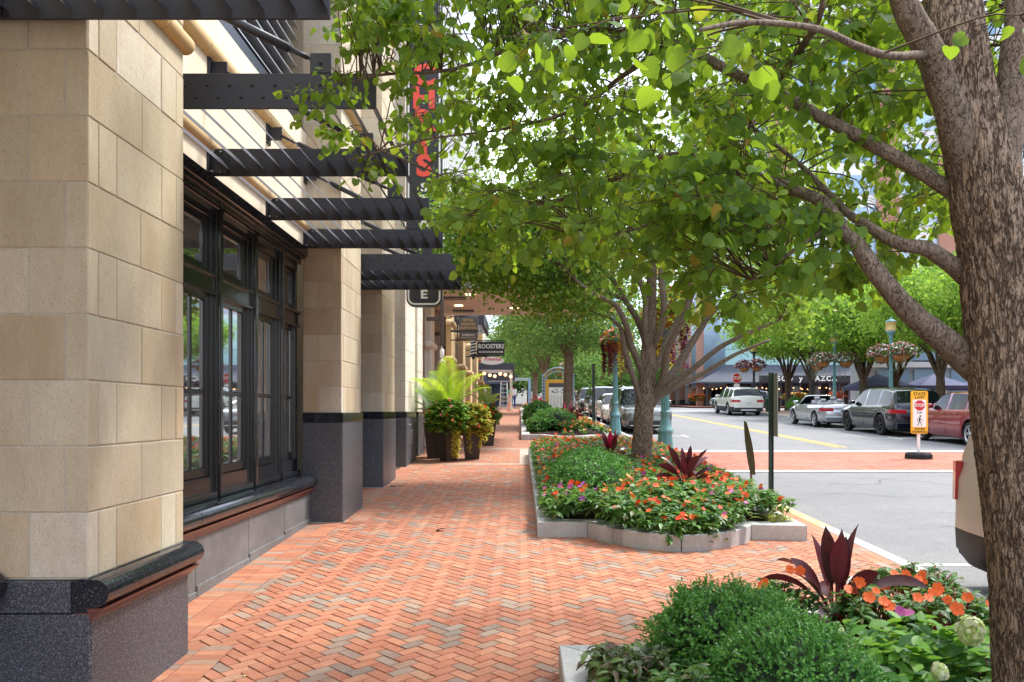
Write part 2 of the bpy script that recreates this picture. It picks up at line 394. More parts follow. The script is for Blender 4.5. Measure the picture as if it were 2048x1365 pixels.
BARK = bark_mat('linden_bark', '#a8937f', '#8d7764', '#57463a', 30, .26, .014, .045, '#9a9080')
BARK2 = bark_mat('smooth_limb_bark', '#8f7f6f', '#76665a', '#54453a', 30, .5, .006, .02, '#8a8676')
BARK3 = bark_mat('zelkova_bark', '#7a6c5e', '#5c4f45', '#382e27', 14, .4, .015)
TWIG = mat('twig_bark', '#51402f', .85)
LEAF1 = mat('linden_leaf', '#4d7a1e', .55, island=[(10, '#48722e'), (10, '#54802f'), (8, '#648e32'), (6, '#3a6230'), (6, '#6d9036'), (3, '#889f3c'), (1.4, '#a5a83c'), (.6, '#a9763c')], noise_=[(30, '#7f9a3c', .35), (140, '#3f6426', .3)], trans=.54, tcol='#a9c62c', spec=.35)
LEAF2 = mat('second_linden_leaf', '#4d7a1e', .6, island=[(8, '#4a7a30'), (8, '#608d38'), (6, '#779f42'), (5, '#3f6830'), (4, '#98b355'), (2, '#b9b662'), (.3, '#a8814a')], trans=.5, tcol='#a9c93a', spec=.35)
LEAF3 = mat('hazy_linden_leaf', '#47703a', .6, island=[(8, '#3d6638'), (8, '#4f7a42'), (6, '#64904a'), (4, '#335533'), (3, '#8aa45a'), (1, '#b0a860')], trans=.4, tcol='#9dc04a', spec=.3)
LEAFZ = mat('zelkova_leaf', '#5a8a35', .6, island=[(8, '#4a7a33'), (8, '#5f913a'), (7, '#79a843'), (4, '#3c662f'), (4, '#9abb4e')], trans=.5, tcol='#b8d84a', spec=.3)
BOX = mat('boxwood_leaf', '#3f7a34', .5, island=['#3a7432', '#4a8638', '#366a30', '#5f9a40', '#508a40', '#72aa48'], trans=.3, tcol='#8ac050', spec=.5)
BOXIN = mat('boxwood_inner_dark_blob', '#1d2c18', .95)
IMP = mat('impatiens_leaf', '#3a5f2c', .45, island=['#44702f', '#568538', '#38602e', '#659545', '#66693a', '#4d7a3c'], trans=.35, tcol='#8fb84a', spec=.5)
IMPY = mat('variegated_leaf', '#b9c14a', .5, island=['#c3c84c', '#a4b644', '#d9d36a', '#7f9a3a', '#c89a4a'], trans=.35, spec=.4)
ORANGE = mat('orange_petal', '#ea4e0c', .6, island=['#ea5010', '#e4420a', '#ee641a', '#de3c0e'], trans=.25)
ORANGE2 = mat('pale_orange_petal', '#f08038', .6, island=['#ec7626', '#e65a16', '#ee8a3c', '#e04818'], trans=.25)
PURPLE = mat('magenta_petal', '#b04aa0', .6, island=['#b44aa2', '#c0589c', '#9a4a9a'], trans=.25)
PINKF = mat('pink_petal', '#e8a0a8', .6, island=['#eeb4b8', '#e08a98', '#f4d4d4', '#c8586e', '#d87484'], trans=.25)
DRED = mat('dark_red_foliage', '#6a1a34', .55, island=['#6a1a34', '#541430', '#8a2440', '#7a1c48'], trans=.3)
YVINE = mat('yellow_trailing_foliage', '#d8d040', .6, island=['#d8d040', '#c8cc3a', '#e6dc5a'], trans=.35)
PALEV = mat('pale_trailing_foliage', '#c4cfb4', .7, island=['#c4cfb4', '#d3dbc6', '#aebb9c'], trans=.3)
CORD = mat('cordyline_leaf', '#4a2430', .32, noise_=(20, '#5c3a3a', .5), island=['#4a222c', '#5a2832', '#3e242e', '#682c38'], trans=.14, tcol='#8a2434', spec=.55)
CORDH = mat('hot_pink_cordyline_leaf', '#c01f4a', .4, island=['#c41f4c', '#a81a3a'], trans=.3, spec=.5)
HYD = mat('hydrangea_leaf', '#5c8f3a', .5, island=['#4f8236', '#669a3c', '#78ab44', '#3f6d3c', '#5b8a52'], trans=.4, tcol='#a8d84a', spec=.45)
HYDF = mat('cream_hydrangea_petal', '#dfe6b8', .6, island=['#e2e8bc', '#cfdc98', '#eef0d2', '#c2d488'], trans=.3)
STEM = mat('green_stem', '#5a6a34', .7)
STEMR = mat('crimson_stem', '#a81f3c', .4)
PALM = mat('palm_leaflet', '#8cb22c', .5, island=['#8eb42c', '#7aa42a', '#a4c434', '#5c8c28', '#4d7a28'], trans=.5, tcol='#d8f03a', spec=.45)
TEAL = mat('teal_painted_iron', '#5f8f94', .5, noise_=(8, '#6d9b9e', .5), spec=.5)
TEALD = mat('dark_teal_iron', '#3e6468', .5)
BLUEL = mat('light_blue_painted_steel', '#8fb4d0', .5)
AMBER = mat('amber_lantern_glass', '#e8cf8a', .4, trans=.3)
COIR = mat('coir_basket_liner', '#c07f45', .95, noise_=(14, '#8f5a30', .6), bump=(40, .8, .01))
GREENP = mat('dark_green_steel_post', '#2f4238', .55, noise_=(20, '#26352d', .5))
SIGNB = mat('aluminium_sign_back', '#8f8f84', .45, metal=.5)
RUST = mat('rusty_green_sheet', '#5a5c44', .7, noise_=(8, '#7a6048', .5))
BLACK = mat('black_plastic', '#17181a', .5)
RUBBER = mat('black_rubber', '#1c1d20', .8, bump=(40, .3, .005))
WHITE = mat('white_enamel', '#ecebe6', .45)
YSIGN = mat('school_bus_yellow_sheet', '#f2b418', .45)
REDS = mat('stop_sign_red', '#c8202a', .45)
RSIGN = mat('steakhouse_red_letter', '#e8503e', .5)
DKSIGN = mat('charcoal_sign_panel', '#25272c', .45)
GRSIGN = mat('grey_sign_panel', '#6b6e70', .55)
GOLD = mat('gold_lettering', '#f4d898', .5)
POT = mat('dark_brown_planter', '#342924', .45, noise_=(3, '#45362e', .5), spec=.5)
SOFFIT = mat('tan_soffit_panel', '#c2b6aa', .6)
FASCIA = mat('grey_metal_fascia', '#7d7b7e', .45, metal=.4)
LAMPG = mat('warm_recessed_light', '#fff0c8', .5, emit=('#ffe0a0', 3.0))
BULB = mat('festoon_bulb', '#fff0d0', .5, emit=('#ffb878', 1.6))
SHOP = mat('storefront_glass', '#3c4a52', .08, spec=.9, coat=.6)
CYAN = mat('pale_cyan_glass', '#a9d2d2', .2, island=['#a9d2d2', '#b8dcda', '#9ac6c8'], spec=.8)
BLUEG = mat('tower_glass', '#8fb0c8', .12, island=['#8fb0c8', '#a6c2d4', '#7c9fba', '#b7cfdc'], spec=.9)
WHITEP = mat('white_wall_panel', '#d8dadc', .6)
REDBR = mat('red_brick_wall', '#9c7462', .85, noise_=[(2, '#a68472', .5), (20, '#8c6556', .3)], bump=(40, .3, .005))
ZINC = mat('blue_grey_zinc', '#7f95a8', .45, metal=.3, noise_=(.8, '#99abba', .5))
AWN = mat('slate_awning_canvas', '#454954', .85)
NAVY = mat('navy_tent_canvas', '#50577f', .8)
DARKW = mat('dark_shopfront_wall', '#2a2c33', .7)
GREYW = mat('light_grey_wall', '#a9b0b6', .8, noise_=(1, '#9aa2aa', .5))

# ================================================================== ground, road, pavements
def strip(name, x0, x1, y0, y1, dz, m, step=2.0, kind='structure', xs=None):
    b = MB(); ys = list(np.arange(y0, y1, step))+[y1]; v = []
    for y in ys: v += [(x0, y, gz(y)+dz), (x1, y, gz(y)+dz)]
    b.add(v, [(2*i, 2*i+1, 2*i+3, 2*i+2) for i in range(len(ys)-1)])
    return b
g = MB(); ys = [-300, -40, 0, 20, 40, 60, 85, 110, 400, 900]; v = []
for y in ys:
    for x in (-500, 500): v.append((x, y, (gz(y) if y > -40 else gz(-40))-.35))
g.add(v, [(2*i, 2*i+1, 2*i+3, 2*i+2) for i in range(len(ys)-1)])
tag(g.build('ground', EARTH), kind='structure')
KX = 3.60
tag(strip('road', KX+.05, 15.35, -12, 110, -.12, ASPHALT).build('road', ASPHALT), kind='structure')
b = strip('', 15.35, 70, 57.5, 71, -.121, ASPHALT); tag(b.build('side_road', ASPHALT), kind='structure')
tag(strip('', 15.2, 80, -12, 57.5, -.0, ASPHALT).build('far_pavement', mat('far_pavement_paving', '#b5a598', .9, noise_=(.6, '#b0705a', .8))), kind='structure')
tag(strip('', 15.2, 80, 71, 110, -.0, ASPHALT).build('restaurant_forecourt', BRICKX), kind='structure')
# kerbs
def kerb(name, x0, x1, y0, y1, mats, sel=None):
    b = MB(); y = y0
    while y < y1-.01:
        e = min(y+1.8, y1); mi = sel(y) if sel else 0
        v = [(x, yy+(.004 if yy == y else -.004), z+gz(yy)) for yy in (y, e) for x, z in ((x0, -.3), (x0, 0.004), (x0+.02, .008), (x1-.03, .008), (x1, -.02), (x1, -.3))]
        b.add(v, [(j, (j+1) % 6, 6+(j+1) % 6, 6+j) for j in range(6)]+[tuple(range(6))[::-1], tuple(range(6, 12))], mi); y = e
    return tag(b.build(name, mats), kind='structure')
kerb('street_kerb', KX, KX+.17, -12, 17, [KERB, YKERB], lambda y: 1 if y > 9.0 else 0)
kerb('street_kerb_beyond_crossing', KX, KX+.17, 22.5, 100, [KERB])
kerb('far_kerb', 15.2, 15.37, -12, 57.5, [KERB])
# pavement base + bricks
tag(strip('', -3.2, KX+.02, -4, 110, -.012, JOINT).build('pavement_base', JOINT), kind='structure')
W_ = .087
def herring(region, zoff, y_bev=14, ang=math.radians(45), org=(0, 0), gap=.0028):
    """45 degree herringbone, every brick a loose piece of the sheet"""
    b = MB(); c_, s_ = math.cos(ang), math.sin(ang)
    (x0, x1, y0, y1), test = region
    corners = [(x, y) for x in (x0, x1) for y in (y0, y1)]
    ij = [((x*c_+y*s_)/W_, (-x*s_+y*c_)/W_) for x, y in corners]
    i0, i1 = int(min(a for a, _ in ij))-3, int(max(a for a, _ in ij))+3; j0, j1 = int(min(a for _, a in ij))-3, int(max(a for _, a in ij))+3
    quad = []; near = []
    for i in range(i0, i1):
        for j in range(j0, j1):
            t = (i-j) % 4
            if t == 0: u0, u1, v0, v1 = i, i+2, j, j+1
            elif t == 3: u0, u1, v0, v1 = i, i+1, j, j+2
            else: continue
            uc, vc = (u0+u1)/2*W_, (v0+v1)/2*W_
            x, y = uc*c_-vc*s_, uc*s_+vc*c_
            if not (x0 < x < x1 and y0 < y < y1) or not test(x, y): continue
            (near if y < y_bev else quad).append((u0*W_, u1*W_, v0*W_, v1*W_))
    def emit(lst, bev):
        A = np.array(lst)
        if len(A) == 0: return
        g_ = gap + (NR.random((len(A), 4))*.002 if bev else 0)
        a0, a1, b0, b1 = A[:, 0]+(g_[:, 0] if bev else gap*.5), A[:, 1]-(g_[:, 1] if bev else gap*.5), A[:, 2]+(g_[:, 2] if bev else gap*.5), A[:, 3]-(g_[:, 3] if bev else gap*.5)
        dz = (NR.random(len(A))*.004-.002)
        rings = [(0, -.008), (.003, 0)] if bev else [(0, 0)]
        V = []
        for ins, z in rings:
            for p, q in ((a0+ins, b0+ins), (a1-ins, b0+ins), (a1-ins, b1-ins), (a0+ins, b1-ins)):
                x = p*c_-q*s_; y = p*s_+q*c_
                V.append(np.stack([x, y, np.array([gz(k) for k in y])+zoff+z+dz], 1))
        V = np.stack(V, 1); k = V.shape[1]
        fs = [(4, 5, 6, 7), (0, 1, 5, 4), (1, 2, 6, 5), (2, 3, 7, 6), (3, 0, 4, 7)] if bev else [(0, 1, 2, 3)]
        b.arr.append((V.reshape(-1, 3), fs, len(A), k, 0, False))
    emit(near, True); emit(quad, False)
    return b
def wallx(y):
    """outer face of the stone front at distance y"""
    return float(np.interp(y, [0, 4.5, 10.5, 14, 17.5, 20, 60], [-2.13, -2.13, -2.22, -2.3, -2.4, -2.45, -2.5]))
def niche(y): return any(a < y < b_ for a, b_ in ((0, 3.88), (5.15, 9.88), (11.4, 13.5), (15.0, 16.8), (18.3, 30)))
def border(y): return (-2.62+.42) if niche(y) and y < 16 else (wallx(y)-.03+.31)
hb = herring(((-2.8, KX, .5, 62), lambda x, y: x > border(y)-.11 and x < KX-.16), 0.0, 14)
# soldier course along the building and a stretcher line along the kerb
y = .6
while y < 40:
    bx = border(y); st = (-2.66 if niche(y) and y < 16 else wallx(y)-.05)
    x = bx
    while x-.2 > st-.15:
        ya, yb = y+.0015, y+.0855
        v = [(xx, yy, gz(yy)+.006) for xx, yy in ((x-.1985, ya), (x-.002, ya), (x-.002, yb), (x-.1985, yb))]
        hb.add(v, [(0, 1, 2, 3)]); x -= .2
    y += .087
y = .6
while y < 62:
    v = [(xx, yy, gz(yy)+.002) for xx, yy in ((KX-.105, y), (KX-.006, y), (KX-.006, y+.197), (KX-.105, y+.197))]
    hb.add(v, [(0, 1, 2, 3)]); 
    v = [(xx, yy, gz(yy)+.002) for xx, yy in ((KX-.21, y+.1), (KX-.11, y+.1), (KX-.11, y+.297), (KX-.21, y+.297))]
    hb.add(v, [(0, 1, 2, 3)]); y += .2
tag(hb.build('brick_pavement', BRICKS), kind='structure')
# pale inlay band in the pavement
ib = MB()
for (x0, x1, y0, y1) in ((-.02, .22, 17.2, 21.6), (-2.3, -.03, 21.3, 21.6), (-1.6, -.03, 17.2, 17.4)):
    ib.add([(x0, y0, gz(y0)+.006), (x1, y0, gz(y0)+.006), (x1, y1, gz(y1)+.006), (x0, y1, gz(y1)+.006)], [(0, 1, 2, 3)])
tag(ib.build('pavement_inlay', mat('inlay_stone', '#b9a99b', .8, noise_=(4, '#a08d80', .5))), kind='structure')
# crosswalk
cwb = herring(((KX+.05, 15.1, 17.15, 21.9), lambda x, y: True), -.110, 0)
tag(cwb.build('brick_crosswalk', BRICKX), kind='structure')
tag(strip('', KX+.05, 15.15, 17.0, 22.1, -.114, JOINT).build('crosswalk_bed', mat('crosswalk_joint', '#a4644e', .9)), kind='structure')
lm = MB()
def flat(b_, x0, x1, y0, y1, dz, mi=0):
    n = max(1, int((y1-y0)/2)); ys_ = np.linspace(y0, y1, n+1); v = []
    for yy in ys_: v += [(x0, yy, gz(yy)+dz), (x1, yy, gz(yy)+dz)]
    b_.add(v, [(2*i, 2*i+1, 2*i+3, 2*i+2) for i in range(n)], mi)
flat(lm, KX+.2, 15.1, 16.75, 17.12, -.106); flat(lm, KX+.2, 15.1, 21.95, 22.35, -.106)
for yy in (8.05, 28.9, 35.5, 42, 48.5): flat(lm, KX+.2, 6.0, yy, yy+.11, -.115)
for yy in (28.9, 35.5, 42, 48.5): flat(lm, 5.9, 6.0, yy-.5, yy-.01, -.115); flat(lm, 5.9, 6.0, yy+.12, yy+.6, -.115)
for yy in (27.6, 33.9, 40.5, 46.8): flat(lm, 13.0, 15.2, yy, yy+.11, -.115); flat(lm, 12.9, 13.0, yy-.5, yy+.6, -.1145)
flat(lm, 9.2, 15.1, 57.3, 57.9, -.115)
flat(lm, 9.30, 9.42, 23.6, 56, -.1148, 1); flat(lm, 9.55, 9.67, 23.6, 56, -.1148, 1)
tag(lm.build('road_markings', [PAINTW, PAINTY]), kind='structure')
# cracks in the asphalt
ck = MB()
def crack(x, y, n, a):
    pts = [(x, y)]
    for i in range(n):
        a += R.uniform(-.7, .7); x += math.cos(a)*.22; y += math.sin(a)*.22; pts.append((x, y))
    for (xa, ya), (xb, yb) in zip(pts, pts[1:]):
        t = Vector((xb-xa, yb-ya, 0)).normalized(); nn = Vector((-t.y, t.x, 0))*R.uniform(.003, .009)
        ck.add([(xa-nn.x, ya-nn.y, gz(ya)-.1165), (xb-nn.x, yb-nn.y, gz(yb)-.1165), (xb+nn.x, yb+nn.y, gz(yb)-.1165), (xa+nn.x, ya+nn.y, gz(ya)-.1165)], [(0, 1, 2, 3)])
for q in ((5.6, 11.6, 14, .2), (7.2, 10.2, 12, 2.2), (4.9, 13.4, 16, .1), (8, 12.4, 14, -.6), (6, 9.6, 8, .1), (7, 27, 14, .3), (5, 25.5, 12, -.2), (8, 14.5, 15, 3)): crack(*q)
tag(ck.build('asphalt_cracks', mat('crack', '#45464a', .95)), kind='structure')
# fallen leaves on the bricks
pos = []; 
for i in range(110):
    x, y = R.uniform(-1.9, 3.2), R.uniform(3.0, 16); pos.append((x, y, gz(y)+.006))
pos = np.array(pos); n_ = len(pos); X_ = rvec(n_); X_[:, 2] *= .1
lb = MB(); lb.leaves(pos, X_, np.tile([0.1, .1, 1], (n_, 1)), NR.uniform(.012, .03, n_), SIMPLE)
tag(lb.build('fallen_leaves', mat('dry_leaf', '#c09a58', .8, island=['#c8a868', '#a88a48', '#8a5c38', '#d8c888'])), kind='stuff')
dl = MB(); dl.leaves([(-.98, 9.35, gz(9.35)+.008)], [(1, .2, .3)], [(0, .2, 1)], [.11], HEART)
tag(dl.build('dead_leaf', mat('brown_leaf', '#3a2a22', .9)), 'dark brown curled dead leaf lying alone on the bricks', 'leaf')
# ================================================================== the stone fronted building on the left
bld = thing('stone_building', 'sandstone and dark granite shop building with black window bay lining the brick pavement', 'building', (-3, 4, 0))
def courses(b, x0, x1, y0, y1, z0, z1, ch, faces, seed, t=.02, split=.5):
    """sandstone blocks on the given faces ('S' faces the camera side, 'E' faces the street)"""
    rr = random.Random(seed); z = z0; k = 0
    while z < z1-.02:
        e = min(z+ch, z1); g_ = .0035
        for fc in faces:
            if fc == 'E': a0, a1 = y0, y1
            else: a0, a1 = x0, x1
            L_ = a1-a0
            if L_ > 2.0:
                cuts = [a0]; x = a0+(.35 if k % 2 else .75)
                while x < a1-.2: cuts.append(x); x += rr.choice((.55, .72, .9))
                cuts.append(a1)
            elif fc == 'E':
                cuts = [a0, a0+L_*.5+rr.uniform(-.03, .03), a1] if k % 2 else [a0, a0+.10, a0+.28, a0+L_*.72, a0+L_*.9, a1]
            else:
                cuts = [a0, a1-.115, a1] if k % 2 else [a0, a0+L_*.4, a1]
            for c0, c1 in zip(cuts, cuts[1:]):
                dp = rr.uniform(-.002, .002)
                if fc == 'E': b.bbox(x1-t, x1+dp, c0+g_, c1-g_, z+g_, e-g_, .004)
                elif fc == 'S': b.bbox(c0+g_, c1-g_, y0+dp, y0+t, z+g_, e-g_, .004)
                else: b.bbox(c0+g_, c1-g_, y1-t, y1-dp, z+g_, e-g_, .004)
        z = e; k += 1
def nose(b, x, y0, y1, z, r=.075, mi=0):
    """half round nosing along y projecting towards the street, top at z"""
    prof = [(x-.06, z)]+[(x+.02+r*math.cos(t), z-r+r*math.sin(t)) for t in np.linspace(math.pi/2, -math.pi/2, 11)]+[(x-.06, z-2*r)]
    b.prism([(p[0], p[1]) for p in prof][::-1], y0, y1, 'y', mi)
def ogee(b, x, y0, y1, z, h=.1, mi=0):
    prof = [(x-.08, z)]+[(x+.065-.055*(1-math.cos(t*math.pi))/2, z-h*t) for t in np.linspace(0, 1, 8)]+[(x-.08, z-h)]
    b.prism(prof[::-1], y0, y1, 'y', mi)
def pillar(xe, xw, y0, y1, ztop, zg, plinth_z, name='pillar', seed=1, coping=True, faces='SEN', tint=None):
    core = MB(); core.box(xw, xe-.0055, y0+.0055, y1-.0055, plinth_z, ztop)
    p = core.build(name, MORTAR, bld)
    s = MB(); courses(s, xw, xe, y0, y1, plinth_z+.004, ztop, .326, faces, seed)
    s.build('stone_facing', STONE if tint is None else tint, p)
    gr = MB(); e = .02
    gz0 = gz(y0)-.15
    def slab(x0, x1, a, b_, z0, z1, mi): gr.bbox(x0, x1, a, b_, z0, z1, .004, mi)
    zb = plinth_z-.165 if coping else plinth_z-.11
    slab(xw, xe+e-.05, y0-e+.05, y1+e, gz0, plinth_z-.002, 0)      # core
    slab(xe+e-.05, xe+e, y0-e+.016, y1+e, gz0, zb-.003, 0)         # street slab
    slab(xw, xe+e-.006, y0-e, y0-e+.05, gz0, zb-.003, 0)           # camera side slab
    slab(xw, xe+e-.1, y0-e+.003, y0-e+.05, zb+.003, plinth_z-.004, 0)
    if coping:
        nose(gr, xe+e, y0-e+.002, y1+e+.03, plinth_z+.004, .07, 1); ogee(gr, xe+e, y0-e+.004, y1+e+.02, plinth_z-.138, .06, 2)
        slab(xe+e-.098, xe+e-.012, y0-e+.0015, y0-e+.05, zb+.003, plinth_z-.004, 1)
        slab(xe+e-.05, xe+e-.004, y0-e+.05, y1+e-.002, zb-.04, plinth_z-.14, 2)
    else:
        slab(xe+e-.05, xe+e+.006, y0-e-.004, y1+e+.004, zb+.003, plinth_z+.01, 1)
        slab(xw, xe+e-.04, y0-e-.004, y0-e+.05, zb+.003, plinth_z+.01, 1)
    gr.build('granite_plinth', [GRAN, GRANP, GRANREFL], p)
    ms = MB(); ms.box(xe-.1, xe+e+.012, y0-e-.004, y1+e+.01, gz0, gz(y0)+.012); ms.box(xw, xe+e+.008, y0-e-.012, y0+.1, gz0, gz(y0)+.012)
    ms.build('mortar_bead', MORTAR, p)
    return p
p1 = pillar(-2.13, -2.62, 3.94, 5.06, 9.6, 0, .875, seed=3)
p2 = pillar(-2.22, -2.70, 9.92, 11.13, 9.6, 0, 1.685, seed=5, coping=False)
p3 = pillar(-2.30, -2.85, 13.3, 14.6, 9.6, 0, 1.70, seed=8, coping=False)
p4 = pillar(-2.40, -2.95, 16.7, 18.2, 9.6, 0, 1.70, seed=9, coping=False, tint=PALESTONE)  # this pillar and the next: sunlight put into a paler stone colour
p5 = pillar(-2.47, -3.0, 19.2, 20.2, 9.6, 0, 1.70, seed=12, coping=False, tint=PALESTONE)
# small junction box on the fourth plinth
jb = MB(); jb.bbox(-2.39, -2.36, 17.1, 17.5, 1.0, 1.45, .008); jb.bbox(-2.365, -2.34, 17.25, 17.4, 1.18, 1.32, .006)
jb.build('junction_plate', STEELB, bld)
# wall plane of the bay: knee wall, sill, header, cream wall above
kw = MB(); y = 5.1
cuts = [(-1, 1.2), (1.2, 3.90), (5.08, 6.4), (6.4, 7.65), (7.65, 8.8), (8.8, 9.88)]
for a, b_ in cuts: kw.bbox(-2.9, -2.6, a+.004, b_-.004, -.2, .70, .004)
for a, b_ in cuts: kw.bbox(-2.9, -2.585, a+.006, b_-.006, -.2, gz(a)+.10, .006)
kw.build('knee_wall', GRANL, bld)
sl_ = MB()
for a, b_ in ((-1, 3.90), (5.07, 6.3), (6.31, 7.6), (7.61, 8.75), (8.76, 9.89)): nose(sl_, -2.6, a, b_, .93, .075, 0)
for a, b_ in ((-1, 3.90), (5.07, 9.88)): ogee(sl_, -2.6, a+.002, b_-.002, .775, .075, 1)
for a, b_ in ((-1, 3.90), (5.07, 9.89)): sl_.box(-2.95, -2.645, a, b_, .7, .926)
sl_.build('granite_sill', [GRANP, GRANREFL], bld)
# window units: four bays between posts
XF = -2.78
def window_bay(y0, y1, first):
    fr = MB(); w_ = .07
    Z0, Z1, T0, T1 = .93, 3.555, 2.76, 2.93
    fr.bbox(XF-.05, XF+.02, y0, y1, Z0, Z0+.20, .006); fr.bbox(XF-.05, XF+.055, y0, y1, Z0-.001, Z0+.06, .006)
    fr.bbox(XF-.05, XF+.03, y0, y1, T0, T1, .008); fr.bbox(XF-.05, XF+.06, y0, y1, T1-.02, T1+.015, .006); fr.bbox(XF-.05, XF+.05, y0, y1, T0-.012, T0+.018, .006)
    fr.bbox(XF-.05, XF+.02, y0, y1, Z1-.12, Z1+.03, .006); fr.bbox(XF-.05, XF+.07, y0, y1, Z1-.03, Z1+.03, .006)
    for a in (y0, y1-w_): fr.bbox(XF-.05, XF+.012, a, a+w_, Z0+.19, Z1-.1, .005)
    f = fr.build('window_frame', FRAMEM, bld)
    sash = MB(); ya, yb = y0+w_, y1-w_
    for z0, z1 in ((Z0+.2, T0), (T1, Z1-.12)):
        for a, c in ((ya, ya+.07), (yb-.07, yb)): sash.bbox(XF-.05, XF-.008, a, c, z0, z1, .006)
        sash.bbox(XF-.05, XF-.007, ya+.0705, yb-.0705, z0, z0+.085, .006); sash.bbox(XF-.05, XF-.007, ya+.0705, yb-.0705, z1-.07, z1, .006)
        for a, c in ((ya+.07, ya+.088), (yb-.088, yb-.07)): sash.bbox(XF-.05, XF-.018, a, c, z0+.085, z1-.07, .004)
    ym = (ya+yb)/2
    sash.bbox(XF-.05, XF-.014, ym-.018, ym+.018, Z0+.285, T0-.07, .007); sash.bbox(XF-.05, XF-.0145, ya+.089, yb-.089, 1.86, 1.90, .007)
    sash.build('sash', FRAMEM, f)
    gl = MB(); gl.box(XF-.055, XF-.030, ya+.06, yb-.06, Z0+.21, Z1-.13); gl.build('pane', GLASSD, f)
posts = [5.35, 6.31, 7.27, 8.24, 9.17, 10.05]
ws = [5.10]+posts[1:5]+[9.9]
for a, b_ in zip([5.10, 6.37, 7.33, 8.30, 9.23], [6.25, 7.21, 8.18, 9.11, 9.90]): window_bay(a, b_, a < 5.2)
for k, yy in enumerate(posts[1:5]):
    ps = MB(); ps.bbox(XF-.05, XF+.045, yy-.058, yy+.058, .93, 3.60, .01); ps.bbox(XF+.04, XF+.07, yy-.035, yy+.035, .93, 3.60, .008)
    ps.build('window_post', FRAMEM, bld)
hd = MB(); hd.bbox(XF-.06, -2.63, 5.07, 9.9, 3.617, 3.735, .01); hd.bbox(XF-.06, -2.66, 5.07, 9.9, 3.586, 3.6165, .004); hd.build('window_header', GRANP, bld)
up = MB(); up.box(-3.2, -2.66, 5.05, 9.93, 3.736, 5.15); up.box(-3.2, -2.662, -1, 3.95, 3.9, 9.6); up.build('wall', STUCCO, bld)
wl = MB()
for a, b_ in ((11.12, 13.32), (14.58, 16.72), (18.18, 19.22)): wl.box(-3.2, -2.9, a, b_, -.2, 9.6)
wl.build('recess_wall', PALESTONE, bld)
rs = MB()
for a, b_ in ((11.1, 13.3), (14.6, 16.7)):
    rs.bbox(-2.95, -2.86, a+.05, b_-.05, .8, 3.9, .01)
rs.build('shop_window', SHOP, bld)
bk = MB(); bk.box(-12, -3.2, -6, 62, -.3, 9.6); bk.box(-3.25, -3.195, -6, 9.9, -.2, 9.5); bk.build('back_wall', STUCCO, bld)
# round belt mouldings
def belt(x, y0, y1, z, r=.085):
    bm_ = MB(); yy = y0
    while yy < y1-.01:
        e = min(yy+.8, y1); bm_.tube([(x, yy+.004, z), (x, yy+.02, z), (x, e-.02, z), (x, e-.004, z)], [r*.97, r, r, r*.97], 14); yy = e
    bm_.build('belt_moulding', BELT, bld)
belt(-2.13, 3.94, 5.1, 4.03, .06); belt(-2.66, 5.1, 9.9, 3.985, .07); belt(-2.66, 5.1, 9.9, 4.80, .08); belt(-2.22, 9.9, 11.15, 5.6)
belt(-2.13, 3.94, 5.1, 4.80)
# upper louvred opening above the bay
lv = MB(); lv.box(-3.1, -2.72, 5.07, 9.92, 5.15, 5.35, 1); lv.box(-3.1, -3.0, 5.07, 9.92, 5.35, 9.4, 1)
z = 5.42
while z < 8.9:
    lv.add([(-2.98, 5.1, z+.10), (-2.98, 9.9, z+.10), (-2.74, 9.9, z), (-2.74, 5.1, z), (-2.98, 5.1, z+.115), (-2.98, 9.9, z+.115), (-2.74, 9.9, z+.015), (-2.74, 5.1, z+.015)],
           [(0, 1, 2, 3), (7, 6, 5, 4), (3, 2, 6, 7), (0, 3, 7, 4), (1, 5, 6, 2)], 0); z += .17
lv.build('louvre_panel', [LOUV, LOUVD], bld)

